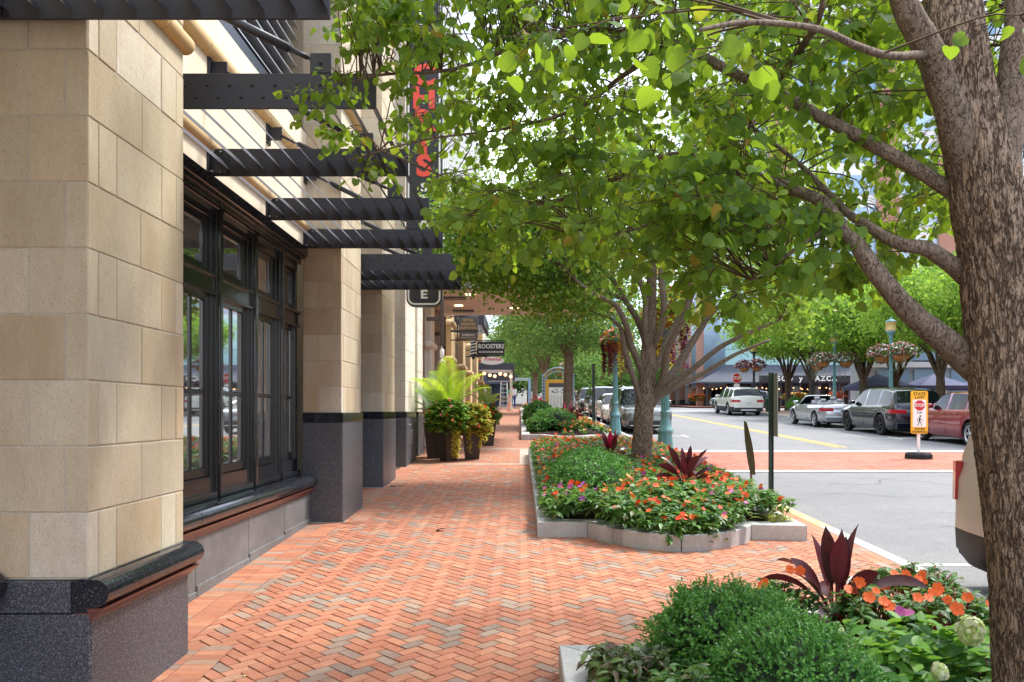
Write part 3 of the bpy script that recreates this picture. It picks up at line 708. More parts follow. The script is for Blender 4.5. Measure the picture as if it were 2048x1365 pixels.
# ---- steel trellis canopies over the shopfront
def canopy(label, beams, first_solid, xw=-2.66, xo=-.96, zb=3.72):
    c = thing('steel_canopy', label, 'canopy', (xw, beams[0], zb), group='slatted steel canopies over the pavement')
    for k, yb in enumerate(beams):
        bm = MB(); bm.bbox(xw+.02, xo, yb-.008, yb+.008, zb, zb+.235, .002)
        for zz in (zb, zb+.222): bm.bbox(xw+.02, xo, yb-.03, yb+.03, zz, zz+.013, .002) if False else None
        bm.bbox(xw, xw+.016, yb-.07, yb+.07, zb-.01, zb+.245, .002); bm.bbox(xw+.016, xw+.16, yb-.02, yb-.0085, zb+.015, zb+.22, .002)
        o = bm.build('beam', BLACKM, c)
        bl = MB()
        def bolt(x, y_, z_, ax): 
            if ax == 'y': bl.tube([(x, y_-.012, z_), (x, y_, z_)], .009, 6)
            else: bl.tube([(x, y_, z_), (x+.028, y_, z_)], .009, 6)
        for zz in (zb+.03, zb+.2): bolt(xw+.016, yb-.05, zz, 'x'); bolt(xw+.016, yb-.035, zz, 'x'); bolt(xw+.10, yb-.021, zz, 'y')
        if k == 0 and first_solid:
            x = xw+.35
            while x < xo-.05: bolt(x, yb-.008, zb+.075, 'y'); bolt(x+.075, yb-.008, zb+.155, 'y'); x += .15
        bl.build('bolts', STEELB if k else BLACKM, o)
    n = 11
    for i in range(n):
        x = xw+.17+i*(xo-xw-.2)/(n-1)
        for j, (ya, yb) in enumerate(zip(beams, beams[1:])):
            sb = MB() if j == 0 else sb
            a = math.radians(52); w2 = .062; t = .005
            cx_, cz = x-.02, zb+.085
            ux, uz = math.cos(a)*w2, math.sin(a)*w2; nx, nz = -math.sin(a)*t, math.cos(a)*t
            pr = [(cx_-ux-nx, cz+uz-nz), (cx_+ux-nx, cz-uz-nz), (cx_+ux+nx, cz-uz+nz), (cx_-ux+nx, cz+uz+nz)]
            sb.prism(pr[::-1], ya+.012, yb-.012, 'y')
        sb.build('slat', BLACKM, c)
    for yb in beams:
        rd = MB(); a = Vector((xw+.12, yb, 4.62)); e = Vector((-1.33, yb, zb+.30))
        d_ = (e-a).normalized()
        rd.tube([a+d_*.02, a+d_*.22], .014, 8); rd.tube([a+d_*.22, e-d_*.24], .03, 10); rd.tube([e-d_*.24, e-d_*.1], .018, 8); rd.tube([e-d_*.1, e], .012, 8)
        rd.bbox(e.x-.07, e.x+.07, yb-.012, yb+.012, zb+.236, zb+.37, .003); rd.bbox(xw, xw+.016, yb-.06, yb+.06, 4.52, 4.74, .002); rd.bbox(xw+.016, xw+.15, yb-.008, yb+.008, 4.56, 4.70, .002)
        for zz in (4.56, 4.70): rd.tube([(xw+.016, yb-.04, zz), (xw+.04, yb-.04, zz)], .009, 6)
        rd.tube([(e.x, yb-.022, e.z), (e.x, yb+.022, e.z)], .012, 8)
        rd.build('tension_rod', BLACKM, c)
    return c
canopy('black slatted steel canopy in the top corner above the nearest stone pillar', [-.6, .9, 2.4, 3.87], False, xo=-.92, zb=3.60)
canopy('long black slatted steel canopy on brackets above the tall window bay', [5.33, 6.85, 8.42, 9.86], True)
canopy('smaller black slatted canopy between the second and third stone pillars', [11.4, 12.25, 13.2], True, xw=-2.88, xo=-.98)
canopy('farthest black slatted canopy, beside the vertical restaurant sign', [14.75, 15.6, 16.5], False, xw=-2.88, xo=-1.55, zb=3.9) if False else None

# ---- vertical blade sign of the steakhouse
SY = 16.2
bs = thing('blade_sign', 'tall black vertical sign with white and red letters above the pavement', 'sign', (-1.95, SY, 3.85))
def rrect(x0, x1, z0, z1, r, n=6):
    pts = []
    for cx_, cz, a0 in ((x1-r, z0+r, -90), (x1-r, z1-r, 0), (x0+r, z1-r, 90), (x0+r, z0+r, 180)):
        for k in range(n+1):
            a = math.radians(a0+90*k/n); pts.append((cx_+r*math.cos(a), cz+r*math.sin(a)))
    return pts
zb_, zt_ = 3.83, 12.4
m_ = MB(); m_.prism(rrect(-2.3, -1.58, zb_, zt_, .16), SY-.1, SY+.1, 'y'); m_.build('sign_box', DKSIGN, bs)
o1, o2 = rrect(-2.27, -1.61, zb_+.03, zt_-.03, .14), rrect(-2.235, -1.645, zb_+.065, zt_-.065, .11)
m_ = MB(); n = len(o1)
m_.add([(x, SY-.106, z) for x, z in o1]+[(x, SY-.106, z) for x, z in o2], [(i, (i+1) % n, n+(i+1) % n, n+i) for i in range(n)]); m_.build('border_line', WHITE, bs)
def vletters(s, z, step, size, m, sx=1.0, off=.03):
    for ch in s:
        if ch != ' ':
            t = text('letter', ch, size, m, bs, rot=(math.pi/2, 0, 0), ext=.006, off=off, sx=sx)
            t.location = Vector((-1.94, SY-.112, z))-Vector(bs.location)
        z -= step
    return z
vletters('RUTHS', 9.19+.235*3, .235, .25, WHITE, 1.3)
q = text('apostrophe', "'", .2, WHITE, bs, ext=.006, off=.03); q.location = Vector((-1.78, SY-.112, 9.02))-Vector(bs.location)
zz = 8.28
vletters('CHRIS', 8.46, .455, .58, RSIGN, 1.12, .045)
vletters('STEAKHOUSE', 6.215, .239, .235, WHITE, 1.3)
br = MB(); br.bbox(-2.95, -2.3, SY-.04, SY+.04, 4.6, 4.7, .006); br.bbox(-2.95, -2.3, SY-.04, SY+.04, 8.6, 8.7, .006); br.build('wall_bracket', BLACKM, bs)
# wall lanterns (brown brackets with white spot)
def wall_lamp(x, y, z, label):
    t = thing('wall_light', label, 'wall light', (x, y, z), group='brown bracket lights on the pillars')
    m = MB(); m.bbox(x, x+.35, y-.03, y+.03, z+.55, z+.66, .01); m.bbox(x+.35, x+.45, y-.05, y+.05, z-.1, z+1.15, .01); m.build('bracket', mat('bronze_bracket', '#4a3c38', .5) if 'bronze_bracket' not in bpy.data.materials else bpy.data.materials['bronze_bracket'], t)
    m = MB(); m.lathe([(.045, 0), (.06, .02), (.06, .2), (.03, .24)], 10, (x+.4, y, z-.4)); m.lathe([(.1, 0), (.02, .1)], 10, (x+.4, y, z-.52)); m.build('lamp_head', WHITE, t)
wall_lamp(-2.42, 20.6, 3.5, 'brown bracket wall light with white head below the blade sign')
wall_lamp(-2.75, 24.6, 3.5, 'farther brown bracket wall light beside the beige moulded pillars')
# ---- porte-cochere slab
pc = thing('entrance_canopy', 'grey panelled entrance canopy with lit tan soffit over the pavement', 'canopy', (-1, 24, 4.9))
m = MB()
for k in range(6):
    x0 = -2.9+k*.8; m.bbox(x0+.005, x0+.795, 21.4, 21.5, 5.02, 5.85, .006)
m.box(-2.9, 1.9, 21.501, 27.2, 5.06, 5.84); m.bbox(1.9, 1.97, 21.4, 27.2, 5.02, 5.85, .006); m.build('fascia', FASCIA, pc)
m = MB()
for i in range(5):
    for j in range(5):
        x0, y0 = -2.9+i*.96, 21.51+j*1.13; m.bbox(x0+.006, x0+.954, y0+.006, y0+1.124, 4.99, 5.05, .004)
m.build('soffit', SOFFIT, pc)
for (x, y) in ((-1.4, 22.3), (-1.9, 24.6), (-.2, 25.2), (.6, 22.8)):
    m = MB(); m.lathe([(.13, 0), (.13, .012)], 18, (x, y, 4.974)); m.build('downlight', LAMPG, pc)
for (x, y) in ((-1.9, 23.0), (-1.85, 25.9)):
    m = MB(); m.bbox(x-.34, x+.34, y-.25, y+.25, 4.96, 4.99, .006); m.build('vent', BLACKM, pc)
# ---- hotel and shop row beyond
row = thing('shop_row', 'pale stone and bronze shop row beyond the entrance canopy', 'building', (-3, 40, 0))
m = MB()
m.box(-8, -2.75, 20.3, 62, 0, 16); m.build('wall', PALESTONE, row)
BRZ = mat('bronze_panel_metal', '#7a6658', .6)
for (a, b_) in ((20.4, 22.2), (25, 27)):
    m = MB(); m.box(-2.8, -2.66, a, b_, .3, 5.0); m.build('bronze_panel', BRZ, row)
for (a, b_, x) in ((22.4, 23.3, -2.5), (28.5, 30, -2.45), (33.5, 34.8, -2.4), (38.5, 39.8, -2.4), (44, 45.4, -2.4), (50, 51.5, -2.4)):
    m = MB(); m.bbox(-2.8, x, a, b_, .3, 16, .02)
    for z in (3.6, 4.9, 7.2): m.tube([(x-.02, a-.05, z), (x-.02, b_+.05, z)], .11, 10); m.tube([(-2.8, a-.03, z), (x, a-.03, z)], .11, 10)
    m.build('pilaster', PALESTONE if a < 24 else BELT, row)
for k, (a, b_) in enumerate(((30.2, 33.3), (35, 38.3), (40, 43.8), (45.6, 49.8), (51.7, 60))):
    f = MB(); f.bbox(-2.75, -2.62, a, b_, .7+gz(a), 4.5, .02); f = f.build('shop_window', DARKW, row)
    p_ = MB(); n_ = max(2, int((b_-a)/1.1))
    for i in range(n_):
        w2 = (b_-a)/n_; p_.box(-2.64, -2.60, a+i*w2+.06, a+(i+1)*w2-.06, gz(a)+.9, 4.3)
    p_.build('pane', SHOP, f)
# upper curtain wall with white fins
m = MB(); m.box(-2.75, -2.4, 21, 46, 6.2, 16); c_ = m.build('curtain_wall', GRSIGN, row)
m = MB(); y = 21
while y < 46: m.box(-2.4, -2.18, y, y+.12, 6.3, 16); y += .55
m.build('fin', WHITE, row)
# dark louvred awning boxes further along
def box_awning(label, x0, x1, y0, y1, z0, z1):
    t = thing('shop_awning', label, 'awning', ((x0+x1)/2, y0, z0), group='dark projecting shop awnings')
    m = MB(); m.bbox(x0, x1, y0, y0+.1, z0, z1, .01); m.bbox(x1-.1, x1, y0+.1, y1, z0, z1, .01); m.build('awning_frame', AWN, t)
    y = y0+.4; 
    m = MB()
    while y < y1: m.box(x0, x1-.1, y, y+.1, z0+.05, z0+.15); y += .5
    m.build('slats', LOUV, t); return t
box_awning('black louvred awning behind the parking elevator sign', -2.6, -1.35, 29.6, 34, 4.95, 5.45)
box_awning('dark awning strung with bulbs above the workers', -2.6, -.4, 47, 52, 4.2, 4.6)
box_awning('lowest dark shop awning at the far end of the pavement', -2.4, -.2, 57, 60, 3.95, 4.35)
m = MB()
for i in range(6):
    m.lathe([(.0, -.1), (.08, -.06), (.1, 0), (.08, .06), (0, .1)], 8, (-2.2+i*.32, 48.5+.5*(i % 2), 4.05-.08*(i % 3)), cap=False)
tag(m.build('festoon_bulbs', BULB), 'string of round glowing bulbs under a dark awning', 'string lights')
# projecting signs
def hang_sign(name, label, x0, x1, z0, z1, y, m, lines, border=None, group='projecting shop signs'):
    t = thing(name, label, 'sign', ((x0+x1)/2, y, z0), group=group)
    b_ = MB(); b_.bbox(x0, x1, y-.04, y+.04, z0, z1, .008); b_.build('panel', m, t)
    b_ = MB(); b_.tube([(x0-.3, y, z1+.04), (x1+.03, y, z1+.04)], .022, 8); b_.tube([(x0-.3, y, z0-.03), (x1+.03, y, z0-.03)], .022, 8); b_.tube([(x0-.05, y, z0-.06), (x0-.05, y, z1+.06)], .022, 8); b_.build('bracket', BLACKM, t)
    for s_, sz, dx, dz, mm, off, sx in lines:
        q = text('lettering', s_, sz, mm, t, off=off, sx=sx); q.location = Vector((dx, -.048, (z1-z0)*.5+dz))
    return t
d = 28.0; k_ = d/F
X = lambda px: (px-CX)*k_
Z = lambda py: EYE+(CY-py)*k_
hang_sign('hanging_sign', 'grey hanging sign reading retail parking elevator', X(918), X(956), Z(662), Z(636), d, GRSIGN,
          [('RETAIL', .125, 0, .135, GOLD, .01, .95), ('PARKING', .125, 0, 0, GOLD, .01, .95), ('ELEVATOR', .125, 0, -.135, GOLD, .01, .95)])
hang_sign('hanging_sign', 'grey hanging sign with white skyline logo under the parking elevator sign', X(918), X(956), Z(679), Z(664), d, GRSIGN,
          [('midtown', .12, 0, .02, WHITE, .02, 1), ('RESTON TOWN CENTER', .045, 0, -.08, WHITE, .01, .95)])
tag(MB().box(X(933), X(934.5), d-.05, d-.045, Z(671), Z(666)).build('tower_emblem', WHITE), 'small white tower emblem on the skyline logo sign', 'emblem') if False else None
d = 33.0; k_ = d/F
t = hang_sign('barber_sign', 'black barber shop sign with striped pole', X(954), X(1009), Z(710), Z(684), d, DKSIGN,
          [('ROOSTERS', .25, .02, .07, WHITE, .03, .88)])
b_ = MB(); b_.bbox(-.48, .5, -.052, -.045, .08, .15, .001); b_.build('white_band', WHITE, t, local=True)
q = text('lettering', "MEN'S GROOMING CENTER", .07, DKSIGN, t, off=.01, sx=.95); q.location = (0, -.055, .115)
b_ = MB()
px0 = X(941)-t.location.x; 
b_.bbox(px0, px0+.23, -.05, .05, -.05, .62, .02, 0)
for i in range(5):
    z = .0+i*.125; b_.add([(px0-.004, -.053, z), (px0-.004, -.053, z+.06), (px0+.234, -.053, z+.12), (px0+.234, -.053, z+.06)], [(0, 1, 2, 3)], 1)
b_.lathe([(.03, -.19), (.07, -.15), (.07, -.11), (.03, -.06)], 10, (px0+.115, 0, 0), 0)
b_.build('striped_pole', [DKSIGN, WHITE], t, local=True)
d = 37.0; k_ = d/F
hang_sign('teal_sign', 'dark teal sign reading jolie below the barber sign', X(944), X(975), Z(712.5), Z(703), d, mat('teal_sign_panel', '#2c4a52', .5), [('JOLIE', .17, .03, .02, GOLD, .005, 1)])
d = 41.0; k_ = d/F
t = thing('oval_sign', 'grey oval sign with red lettering below the barber sign', 'sign', (X(984), d, Z(722)), group='projecting shop signs')
m = MB(); m.prism([(.62*math.cos(a), .2*math.sin(a)) for a in np.linspace(0, 2*math.pi, 33)[:-1]], -.05, .05, 'y'); m.build('panel', WHITEP, t, local=True)
q = text('lettering', 'PokeHub', .24, mat('pink_red_lettering', '#c8485a', .5), t, off=.02); q.location = (.05, -.06, .08)
m = MB(); m.lathe([(.01, 0), (.07, .001)], 10, (0, 0, 0), M=Matrix.Translation((-.62, -.06, 0))@Matrix.Rotation(math.pi/2, 4, 'X')); m.build('orange_dot', ORANGE, t, local=True)
m = MB(); m.tube([(-1.2, 0, .24), (.4, 0, .24)], .02); m.build('bracket', BLACKM, t, local=True)
# ================================================================== plants
def ribbon(b, base, az, el, ln, wd, droop, mi=0, n=8, fold=.25, petiole=.25, twist=0, roll=0):
    """one arching strap leaf"""
    p = Vector(base); d = Vector((math.cos(az)*math.cos(el), math.sin(az)*math.cos(el), math.sin(el))); v = []
    side = Vector((-math.sin(az), math.cos(az), 0))
    st = ln/n
    for i in range(n+1):
        t = i/n
        if t < petiole: w_ = wd*(.14+.12*t/petiole)
        else:
            u = (t-petiole)/(1-petiole); w_ = wd*max(.02, (math.sin(math.pi*min(1, u**1.0*.94+.12)))**.55) if u < 1 else wd*.02
        sd_ = (side*math.cos(twist*t+roll)+d.cross(side)*math.sin(twist*t+roll)).normalized(); up = sd_.cross(d)
        if up.z < 0: up = -up
        v += [p+sd_*w_/2+up*w_*fold, p, p-sd_*w_/2+up*w_*fold]
        p = p+d*st
        d = (d+Vector((0, 0, -droop*st*(.4+1.6*t)))).normalized()
    f = []
    for i in range(n): f += [(i*3, i*3+1, i*3+4, i*3+3), (i*3+1, i*3+2, i*3+5, i*3+4)]
    b.add(v, f, mi, True)
def whorls(b, tips, size, shape=LANCE, nl=8, rng=NR, layers=1, mi=0, droop=(-.55, .45)):
    tips = np.asarray(tips); N = len(tips)
    if N == 0: return
    for k in range(nl):
        a = 2*math.pi*k/nl*1.618*2+rng.uniform(0, 6.28, N)
        e = rng.uniform(droop[0], droop[1], N)
        X_ = np.stack([np.cos(a)*np.cos(e), np.sin(a)*np.cos(e), np.sin(e)], 1)
        N_ = np.stack([-np.cos(a)*np.sin(e), -np.sin(a)*np.sin(e), np.cos(e)], 1)+rng.normal(size=(N, 3))*.28
        off = rng.normal(size=(N, 3))*size*.1; off[:, 2] -= np.abs(rng.normal(size=N))*size*.25
        b.leaves(tips+off, X_, N_, size*rng.uniform(.6, 1.15, N), shape, mi)
def blooms(b, pts, size, mi=0, nb=None, rng=NR, updir=(0, -.35, .8), rnd=.5):
    pts = np.asarray(pts); N = len(pts)
    if N == 0: return
    Nn = np.asarray(updir)[None, :]+rng.normal(size=(N, 3))*rnd
    Nn = Nn/np.linalg.norm(Nn, axis=1, keepdims=True)
    X_ = np.cross(Nn, rvec(N, rng))
    b.leaves(pts, X_, Nn, size*rng.uniform(.75, 1.15, N), PETALS, mi)
def cloud(b, c, r, ncl, per, size, shape, rng, sig=(.3, .3, .13), hang=.35, mi=0, shell=.55):
    c = np.asarray(c); r = np.asarray(r)
    u = rvec(ncl, rng)*(shell+(1-shell)*rng.random((ncl, 1))**.6)
    cl = c+u*r
    pos = np.repeat(cl, per, 0)+rng.normal(size=(ncl*per, 3))*np.asarray(sig)
    N = len(pos)
    X_ = rvec(N, rng)*.8; X_[:, 2] -= hang
    out = (pos-c)/np.maximum(r, .1); N_ = rvec(N, rng)*.75+out*.3; N_[:, 2] += .45
    b.leaves(pos, X_, N_, size*rng.uniform(.65, 1.2, N), shape, mi)
    return cl

# ---- planting beds: granite kerb ring with mulch
def inset(pts, w_):
    n = len(pts); out = []
    for i in range(n):
        a, b_, c = Vector(pts[i-1]), Vector(pts[i]), Vector(pts[(i+1) % n])
        d1, d2 = (b_-a).normalized(), (c-b_).normalized(); n1, n2 = Vector((-d1.y, d1.x)), Vector((-d2.y, d2.x))
        nn = (n1+n2); nn = nn/max(.35, nn.length_squared/2); out.append(b_+nn*w_)
    return out
def bed(label, outline, h=.17, wd=.27, joints=(), mulch=.13, step=1.6):
    t = thing('planting_bed', label, 'planting bed', (outline[0][0], outline[0][1], gz(outline[0][1])), group='raised kerbed planting beds')
    pts = []; isj = []
    n = len(outline)
    for i in range(n):
        a, c = Vector(outline[i]), Vector(outline[(i+1) % n]); L_ = (c-a).length; k = max(1, round(L_/step)) if L_ > 1.0 else 1
        for j in range(k): pts.append(a.lerp(c, j/k)); isj.append(i in joints or (k > 1))
    ins = inset([tuple(p) for p in pts], wd)
    b = MB(); n = len(pts)
    for i in range(n):
        j = (i+1) % n; a, c, ia, ic = pts[i].copy(), pts[j].copy(), ins[i].copy(), ins[j].copy()
        e1 = (c-a).normalized(); g1 = .005 if isj[i] else 0; g2 = .005 if isj[j] else 0
        a += e1*g1; ia += e1*g1; c -= e1*g2; ic -= e1*g2
        def ring(o, q):
            dv = (q-o).normalized()
            return [(o.x, o.y, gz(o.y)-.05), (o.x, o.y, gz(o.y)+h-.008), (o.x+dv.x*.009, o.y+dv.y*.009, gz(o.y)+h), (q.x-dv.x*.01, q.y-dv.y*.01, gz(o.y)+h), (q.x, q.y, gz(o.y)+h-.01), (q.x, q.y, gz(o.y)-.05)]
        b.add(ring(a, ia)+ring(c, ic), [(k, k+1, 7+k, 6+k) for k in range(5)]+[(0, 1, 2, 3, 4, 5), (11, 10, 9, 8, 7, 6)], 0)
    b.build('kerb', KERB, t)
    xs = [p.x for p in ins]; ys_ = [p.y for p in ins]; m = MB()
    # mulch as a strip sheet, domed a little
    k = 24; y0, y1 = min(ys_), max(ys_); v = []
    nx = 8
    for i in range(k+1):
        y = y0+(y1-y0)*i/k; hits = []
        for q in range(n):
            a, c = ins[q], ins[(q+1) % n]
            if (a.y-y)*(c.y-y) <= 0 and abs(a.y-c.y) > 1e-6: hits.append(a.x+(c.x-a.x)*(y-a.y)/(c.y-a.y))
        xa, xb = (min(hits), max(hits)) if hits else (min(xs), max(xs))
        for j in range(nx+1):
            x = xa+(xb-xa)*j/nx; v.append((x, y, gz(y)+mulch+.06*math.sin(math.pi*j/nx)+noise.noise(Vector((x*3, y*3, 0)))*.02))
    m.add(v, [(i*(nx+1)+j, i*(nx+1)+j+1, (i+1)*(nx+1)+j+1, (i+1)*(nx+1)+j) for i in range(k) for j in range(nx)], 0, True)
    m.build('mulch', SOIL, t)
    return t
def bedline(x0, y0, x1, L_, bul=.72):
    """outline of a bed: straight kerb, bulging front towards the camera, straight back; anticlockwise"""
    w_ = x1-x0; a, c = x0+.19*w_, x0+.80*w_
    pts = [(x0, y0), (a, y0)]
    for k in range(1, 16):
        t = k/16; pts.append((a+(c-a)*t, y0-bul*math.sin(math.pi*t)**.75-(.12*t)))
    pts += [(c, y0-.14), (x1, y0-.22), (x1+.03, y0+L_), (x0, y0+L_)]
    return pts
bed('granite kerbed flower bed in the middle of the pavement around the tree with many limbs', bedline(.19, 8.98, 3.14, 10.6), joints=(1, 9, 17))
bed('near planting bed at the bottom right holding boxwoods and the largest tree', [(.226, -1.6), (3.3, -1.6), (3.3, 4.85), (2.75, 4.85)]+[(2.75-2.0*k/8, 4.78+.85*math.sin(math.pi*k/8)**.75) for k in range(1, 8)]+[(.75, 4.73), (.226, 4.73)], joints=(0, 1, 2, 3))
bed('second flower bed up the pavement, in front of the directory board', bedline(.03, 25.1, 2.95, 20), joints=(1, 9, 17))
bed('distant small planting bed beyond the directory board', [(.0, 48.5), (2.9, 48.5), (2.9, 56), (.0, 56)], joints=(0, 1, 2, 3))

# ---- flowering ground cover
def mass(name, label, inside, zf, n, lsize, fl, tag_kind='stuff', shape=SIMPLE, nl=8, seed=5, leafm=None, flm=None, frac=None, fsize=.05, bx=None):
    rng = np.random.default_rng(seed); x0, x1, y0, y1 = bx
    P_ = np.stack([rng.uniform(x0, x1, n*3), rng.uniform(y0, y1, n*3)], 1)
    P_ = np.array([p for p in P_ if inside(*p)][:n])
    z = np.array([zf(x, y) for x, y in P_]); tips = np.column_stack([P_, z+rng.normal(size=len(z))*.025])
    b = MB(); whorls(b, tips, lsize, shape, nl, rng); whorls(b, tips-np.array([0, 0, .07]), lsize*1.1, shape, nl-2, rng)
    b2 = MB()
    k = int(len(tips)*fl); sel = rng.permutation(len(tips))[:k]; fp = tips[sel]+np.column_stack([rng.normal(size=(k, 2))*.03, np.full(k, .025)])
    fr = np.concatenate([fp, fp[: k//2]+rng.normal(size=(k//2, 3))*.025])
    if frac is not None:
        pick = np.array([frac(p[0], p[1], rng.random()) for p in fr])
        for q, m_ in enumerate(flm): blooms(b2, fr[pick == q], fsize, q, rng=rng)
    else: blooms(b2, fr, fsize, 0, rng=rng)
    o = b.build(name, leafm or IMP); tag(o, label, None, None, tag_kind)
    f = b2.build('flowers', flm or ORANGE, o, local=True); tag(f, kind=tag_kind)
    return o
def b1z(x, y):
    e = min(1, (x-.25)/.5, (3.25-x)/.5, (y-8.3)/.7, (19.4-y)/.6); e = max(0, e)
    return gz(y)+.26+.21*e**.5+.05*noise.noise(Vector((x*1.6, y*1.6, 1)))
def front1(x):
    t = (x-.75)/1.81
    return 8.98-(.72*math.sin(math.pi*t)**.75+.12*t if 0 < t < 1 else 0)
def in_b1(x, y):
    if not (.30 < x < 3.06): return False
    if y < front1(x)+.0: return False
    if (x-2.28)**2+(y-13.7)**2 < .3**2: return False
    if ((x-.95)/.52)**2+((y-11.6)/1.9)**2 < 1: return False
    return y < 19.4
def fr1(x, y, r):
    if x < .95 and y < 11: return 1 if r < .4 else 0
    return 1 if r < .07 else (2 if r > .5 else 0)
mass('impatiens_cover', 'mass of orange and magenta impatiens covering the bed with the many limbed tree', in_b1, b1z, 4300, .12, .20, flm=[ORANGE, PURPLE, ORANGE2], frac=fr1, bx=(.3, 3.1, 8.2, 19.4), shape=LANCE, nl=7, fsize=.066)
def b2z(x, y): return gz(y)+.24+.25*min(1, max(0, min((x-.1)/.5, (2.9-x)/.5, (y-24.8)/.8)))+.08*noise.noise(Vector((x, y, 1)))
mass('impatiens_cover', 'orange impatiens and pale green foliage covering the second bed', lambda x, y: (x > 1.35 or y > 30) and .2 < x < 2.8 and y > 25.3-(.6*math.sin(math.pi*min(1, max(0, (x-.6)/1.8)))), b2z, 1500, .12, .5, bx=(.2, 2.8, 24.6, 44), nl=6, seed=8, flm=[ORANGE2, YVINE, ORANGE], frac=lambda x, y, r: 1 if r < .3 else (0 if r < .7 else 2), fsize=.085)
mass('impatiens_cover', 'small distant flowers covering the bed beyond the directory board', lambda x, y: True, lambda x, y: gz(y)+.45, 350, .16, .5, bx=(.2, 2.7, 48.8, 55.6), nl=5, seed=9, flm=[ORANGE2, PINKF], frac=lambda x, y, r: int(r > .5), fsize=.12)

# ---- boxwoods
def boxwood(name, label, c, r, shoots, ls, seed, per=9, group='clipped boxwoods', shl=.07):
    rng = np.random.default_rng(seed)
    t = thing(name, label, 'shrub', (c[0], c[1], c[2]-r[2]*.75), group=group)
    b = MB(); b.blob(c, (r[0]*.88, r[1]*.88, r[2]*.88), 20, 12, jit=.1, seed=seed); b.build('inner_dark_blob', BOXIN, t)  # solid dark blob fills the inside behind the leaf shell
    u = rvec(shoots, rng); u = u[u[:, 2] > -.55]; n = len(u)
    bump = np.array([1+.10*noise.noise(Vector(q)*2.0+Vector((seed, 0, 0)))*2+.09*noise.noise(Vector(q)*5+Vector((0, seed, 0)))*2 for q in u])
    p = np.asarray(c)+u*np.asarray(r)*(bump*(rng.uniform(.80, 1.0, n)+.10*(rng.random(n) < .07)))[:, None]
    d = u+rng.normal(size=(n, 3))*.55; d[:, 2] += .35; d /= np.linalg.norm(d, axis=1, keepdims=True)
    b = MB()
    sl2 = rng.uniform(.6, 1.3, n)*shl
    for k in range(per):
        a = rvec(n, rng); a -= d*(a*d).sum(1, keepdims=True); a /= np.linalg.norm(a, axis=1, keepdims=True)
        q = p+d*(sl2*(k/per))[:, None]
        b.leaves(q, a*.75+d*.8, d-a*.5+rng.normal(size=(n, 3))*.3, ls*rng.uniform(.7, 1.2, n), SIMPLE)
    b.build('foliage', BOX, t)
    return t
boxwood('boxwood', 'round dark green boxwood nearest the brick path in the near bed', (1.165, 4.4, .42), (.41, .40, .29), 4300, .018, 2, 10)
boxwood('boxwood', 'lower boxwood at the bottom edge between the round boxwood and the hydrangea', (1.25, 3.72, .40), (.37, .36, .30), 4000, .017, 3, 10)
boxwood('boxwood', 'bright green clipped boxwood mound left of the many limbed tree', (1.0, 11.4, .80), (.55, 1.75, .32), 4200, .03, 4, 8)
boxwood('boxwood', 'small green bush before the burgundy plant in the second bed', (1.15, 27.6, 1.35), (.75, .9, .42), 1300, .055, 5, 6, shl=.1)
boxwood('boxwood', 'green bush at the left rear of the second bed', (.7, 32, 1.6), (.55, 1.2, .5), 1000, .07, 6, 6, shl=.1)
boxwood('boxwood', 'low green bush at the front left corner of the second bed', (.55, 27, 1.2), (.3, .5, .3), 500, .05, 7, 6, shl=.1)
# ---- cordylines
def cordyline(label, base, h, n, seed, w_=.11, hot=0, upr=.75):
    rr = random.Random(seed)
    t = thing('cordyline', label, 'cordyline', base, group='burgundy cordyline plants')
    b = MB(); hb_ = MB(); sm = MB()
    for i in range(n):
        az = i*2.4+rr.uniform(-.3, .3); f = i/n; el = (1.45-1.05*f**1.0)*upr/.75 + rr.uniform(-.12, .12)
        ln = h*(.72+.35*rr.random())*(1 if f < .7 else .85)
        tgt = hb_ if (hot and i < hot) else b
        ribbon(tgt, (base[0]+math.cos(az)*.02, base[1]+math.sin(az)*.02, base[2]+.05), az, min(el, 1.5), ln, w_*rr.uniform(.8, 1.15), .7+2.6*f/h*.6+rr.uniform(0, .5), n=14, fold=.10, petiole=.40, twist=rr.uniform(-1.5, 1.5), roll=rr.uniform(-.4, .4))
        d = Vector((math.cos(az)*math.cos(el), math.sin(az)*math.cos(el), math.sin(el)))
        p0 = Vector(base)+Vector((math.cos(az)*.02, math.sin(az)*.02, .04)); sm.tube([p0, p0+d*ln*.22, p0+d*ln*.36], [.009, .006, .003], 5)
    b.build('leaves', CORD, t)
    if hot: hb_.build('young_leaves', CORDH, t)
    sm.build('stalks', STEMR, t)
    return t
cordyline('large burgundy cordyline with crimson stalks beside the near boxwood', (2.01, 5.1, gz(5.1)+.18), .60, 26, 3, .095, upr=.83)
cordyline('burgundy cordyline in the flowers right of the many limbed trunk', (2.15, 10.4, gz(10.4)+.36), .52, 24, 5, .09, upr=.8)
cordyline('dark cordyline with hot pink new leaves behind the many limbed trunk', (1.62, 14.4, gz(14.4)+.3), .6, 26, 7, .095, hot=3, upr=.8)
cordyline('burgundy cordyline in the second bed beneath the directory board', (1.72, 29.5, gz(29.5)+.2), 1.0, 26, 9, .17, hot=2)
cordyline('small distant red cordyline left of the directory board', (.98, 44, gz(44)+.2), 1.0, 14, 11, .2, hot=8)
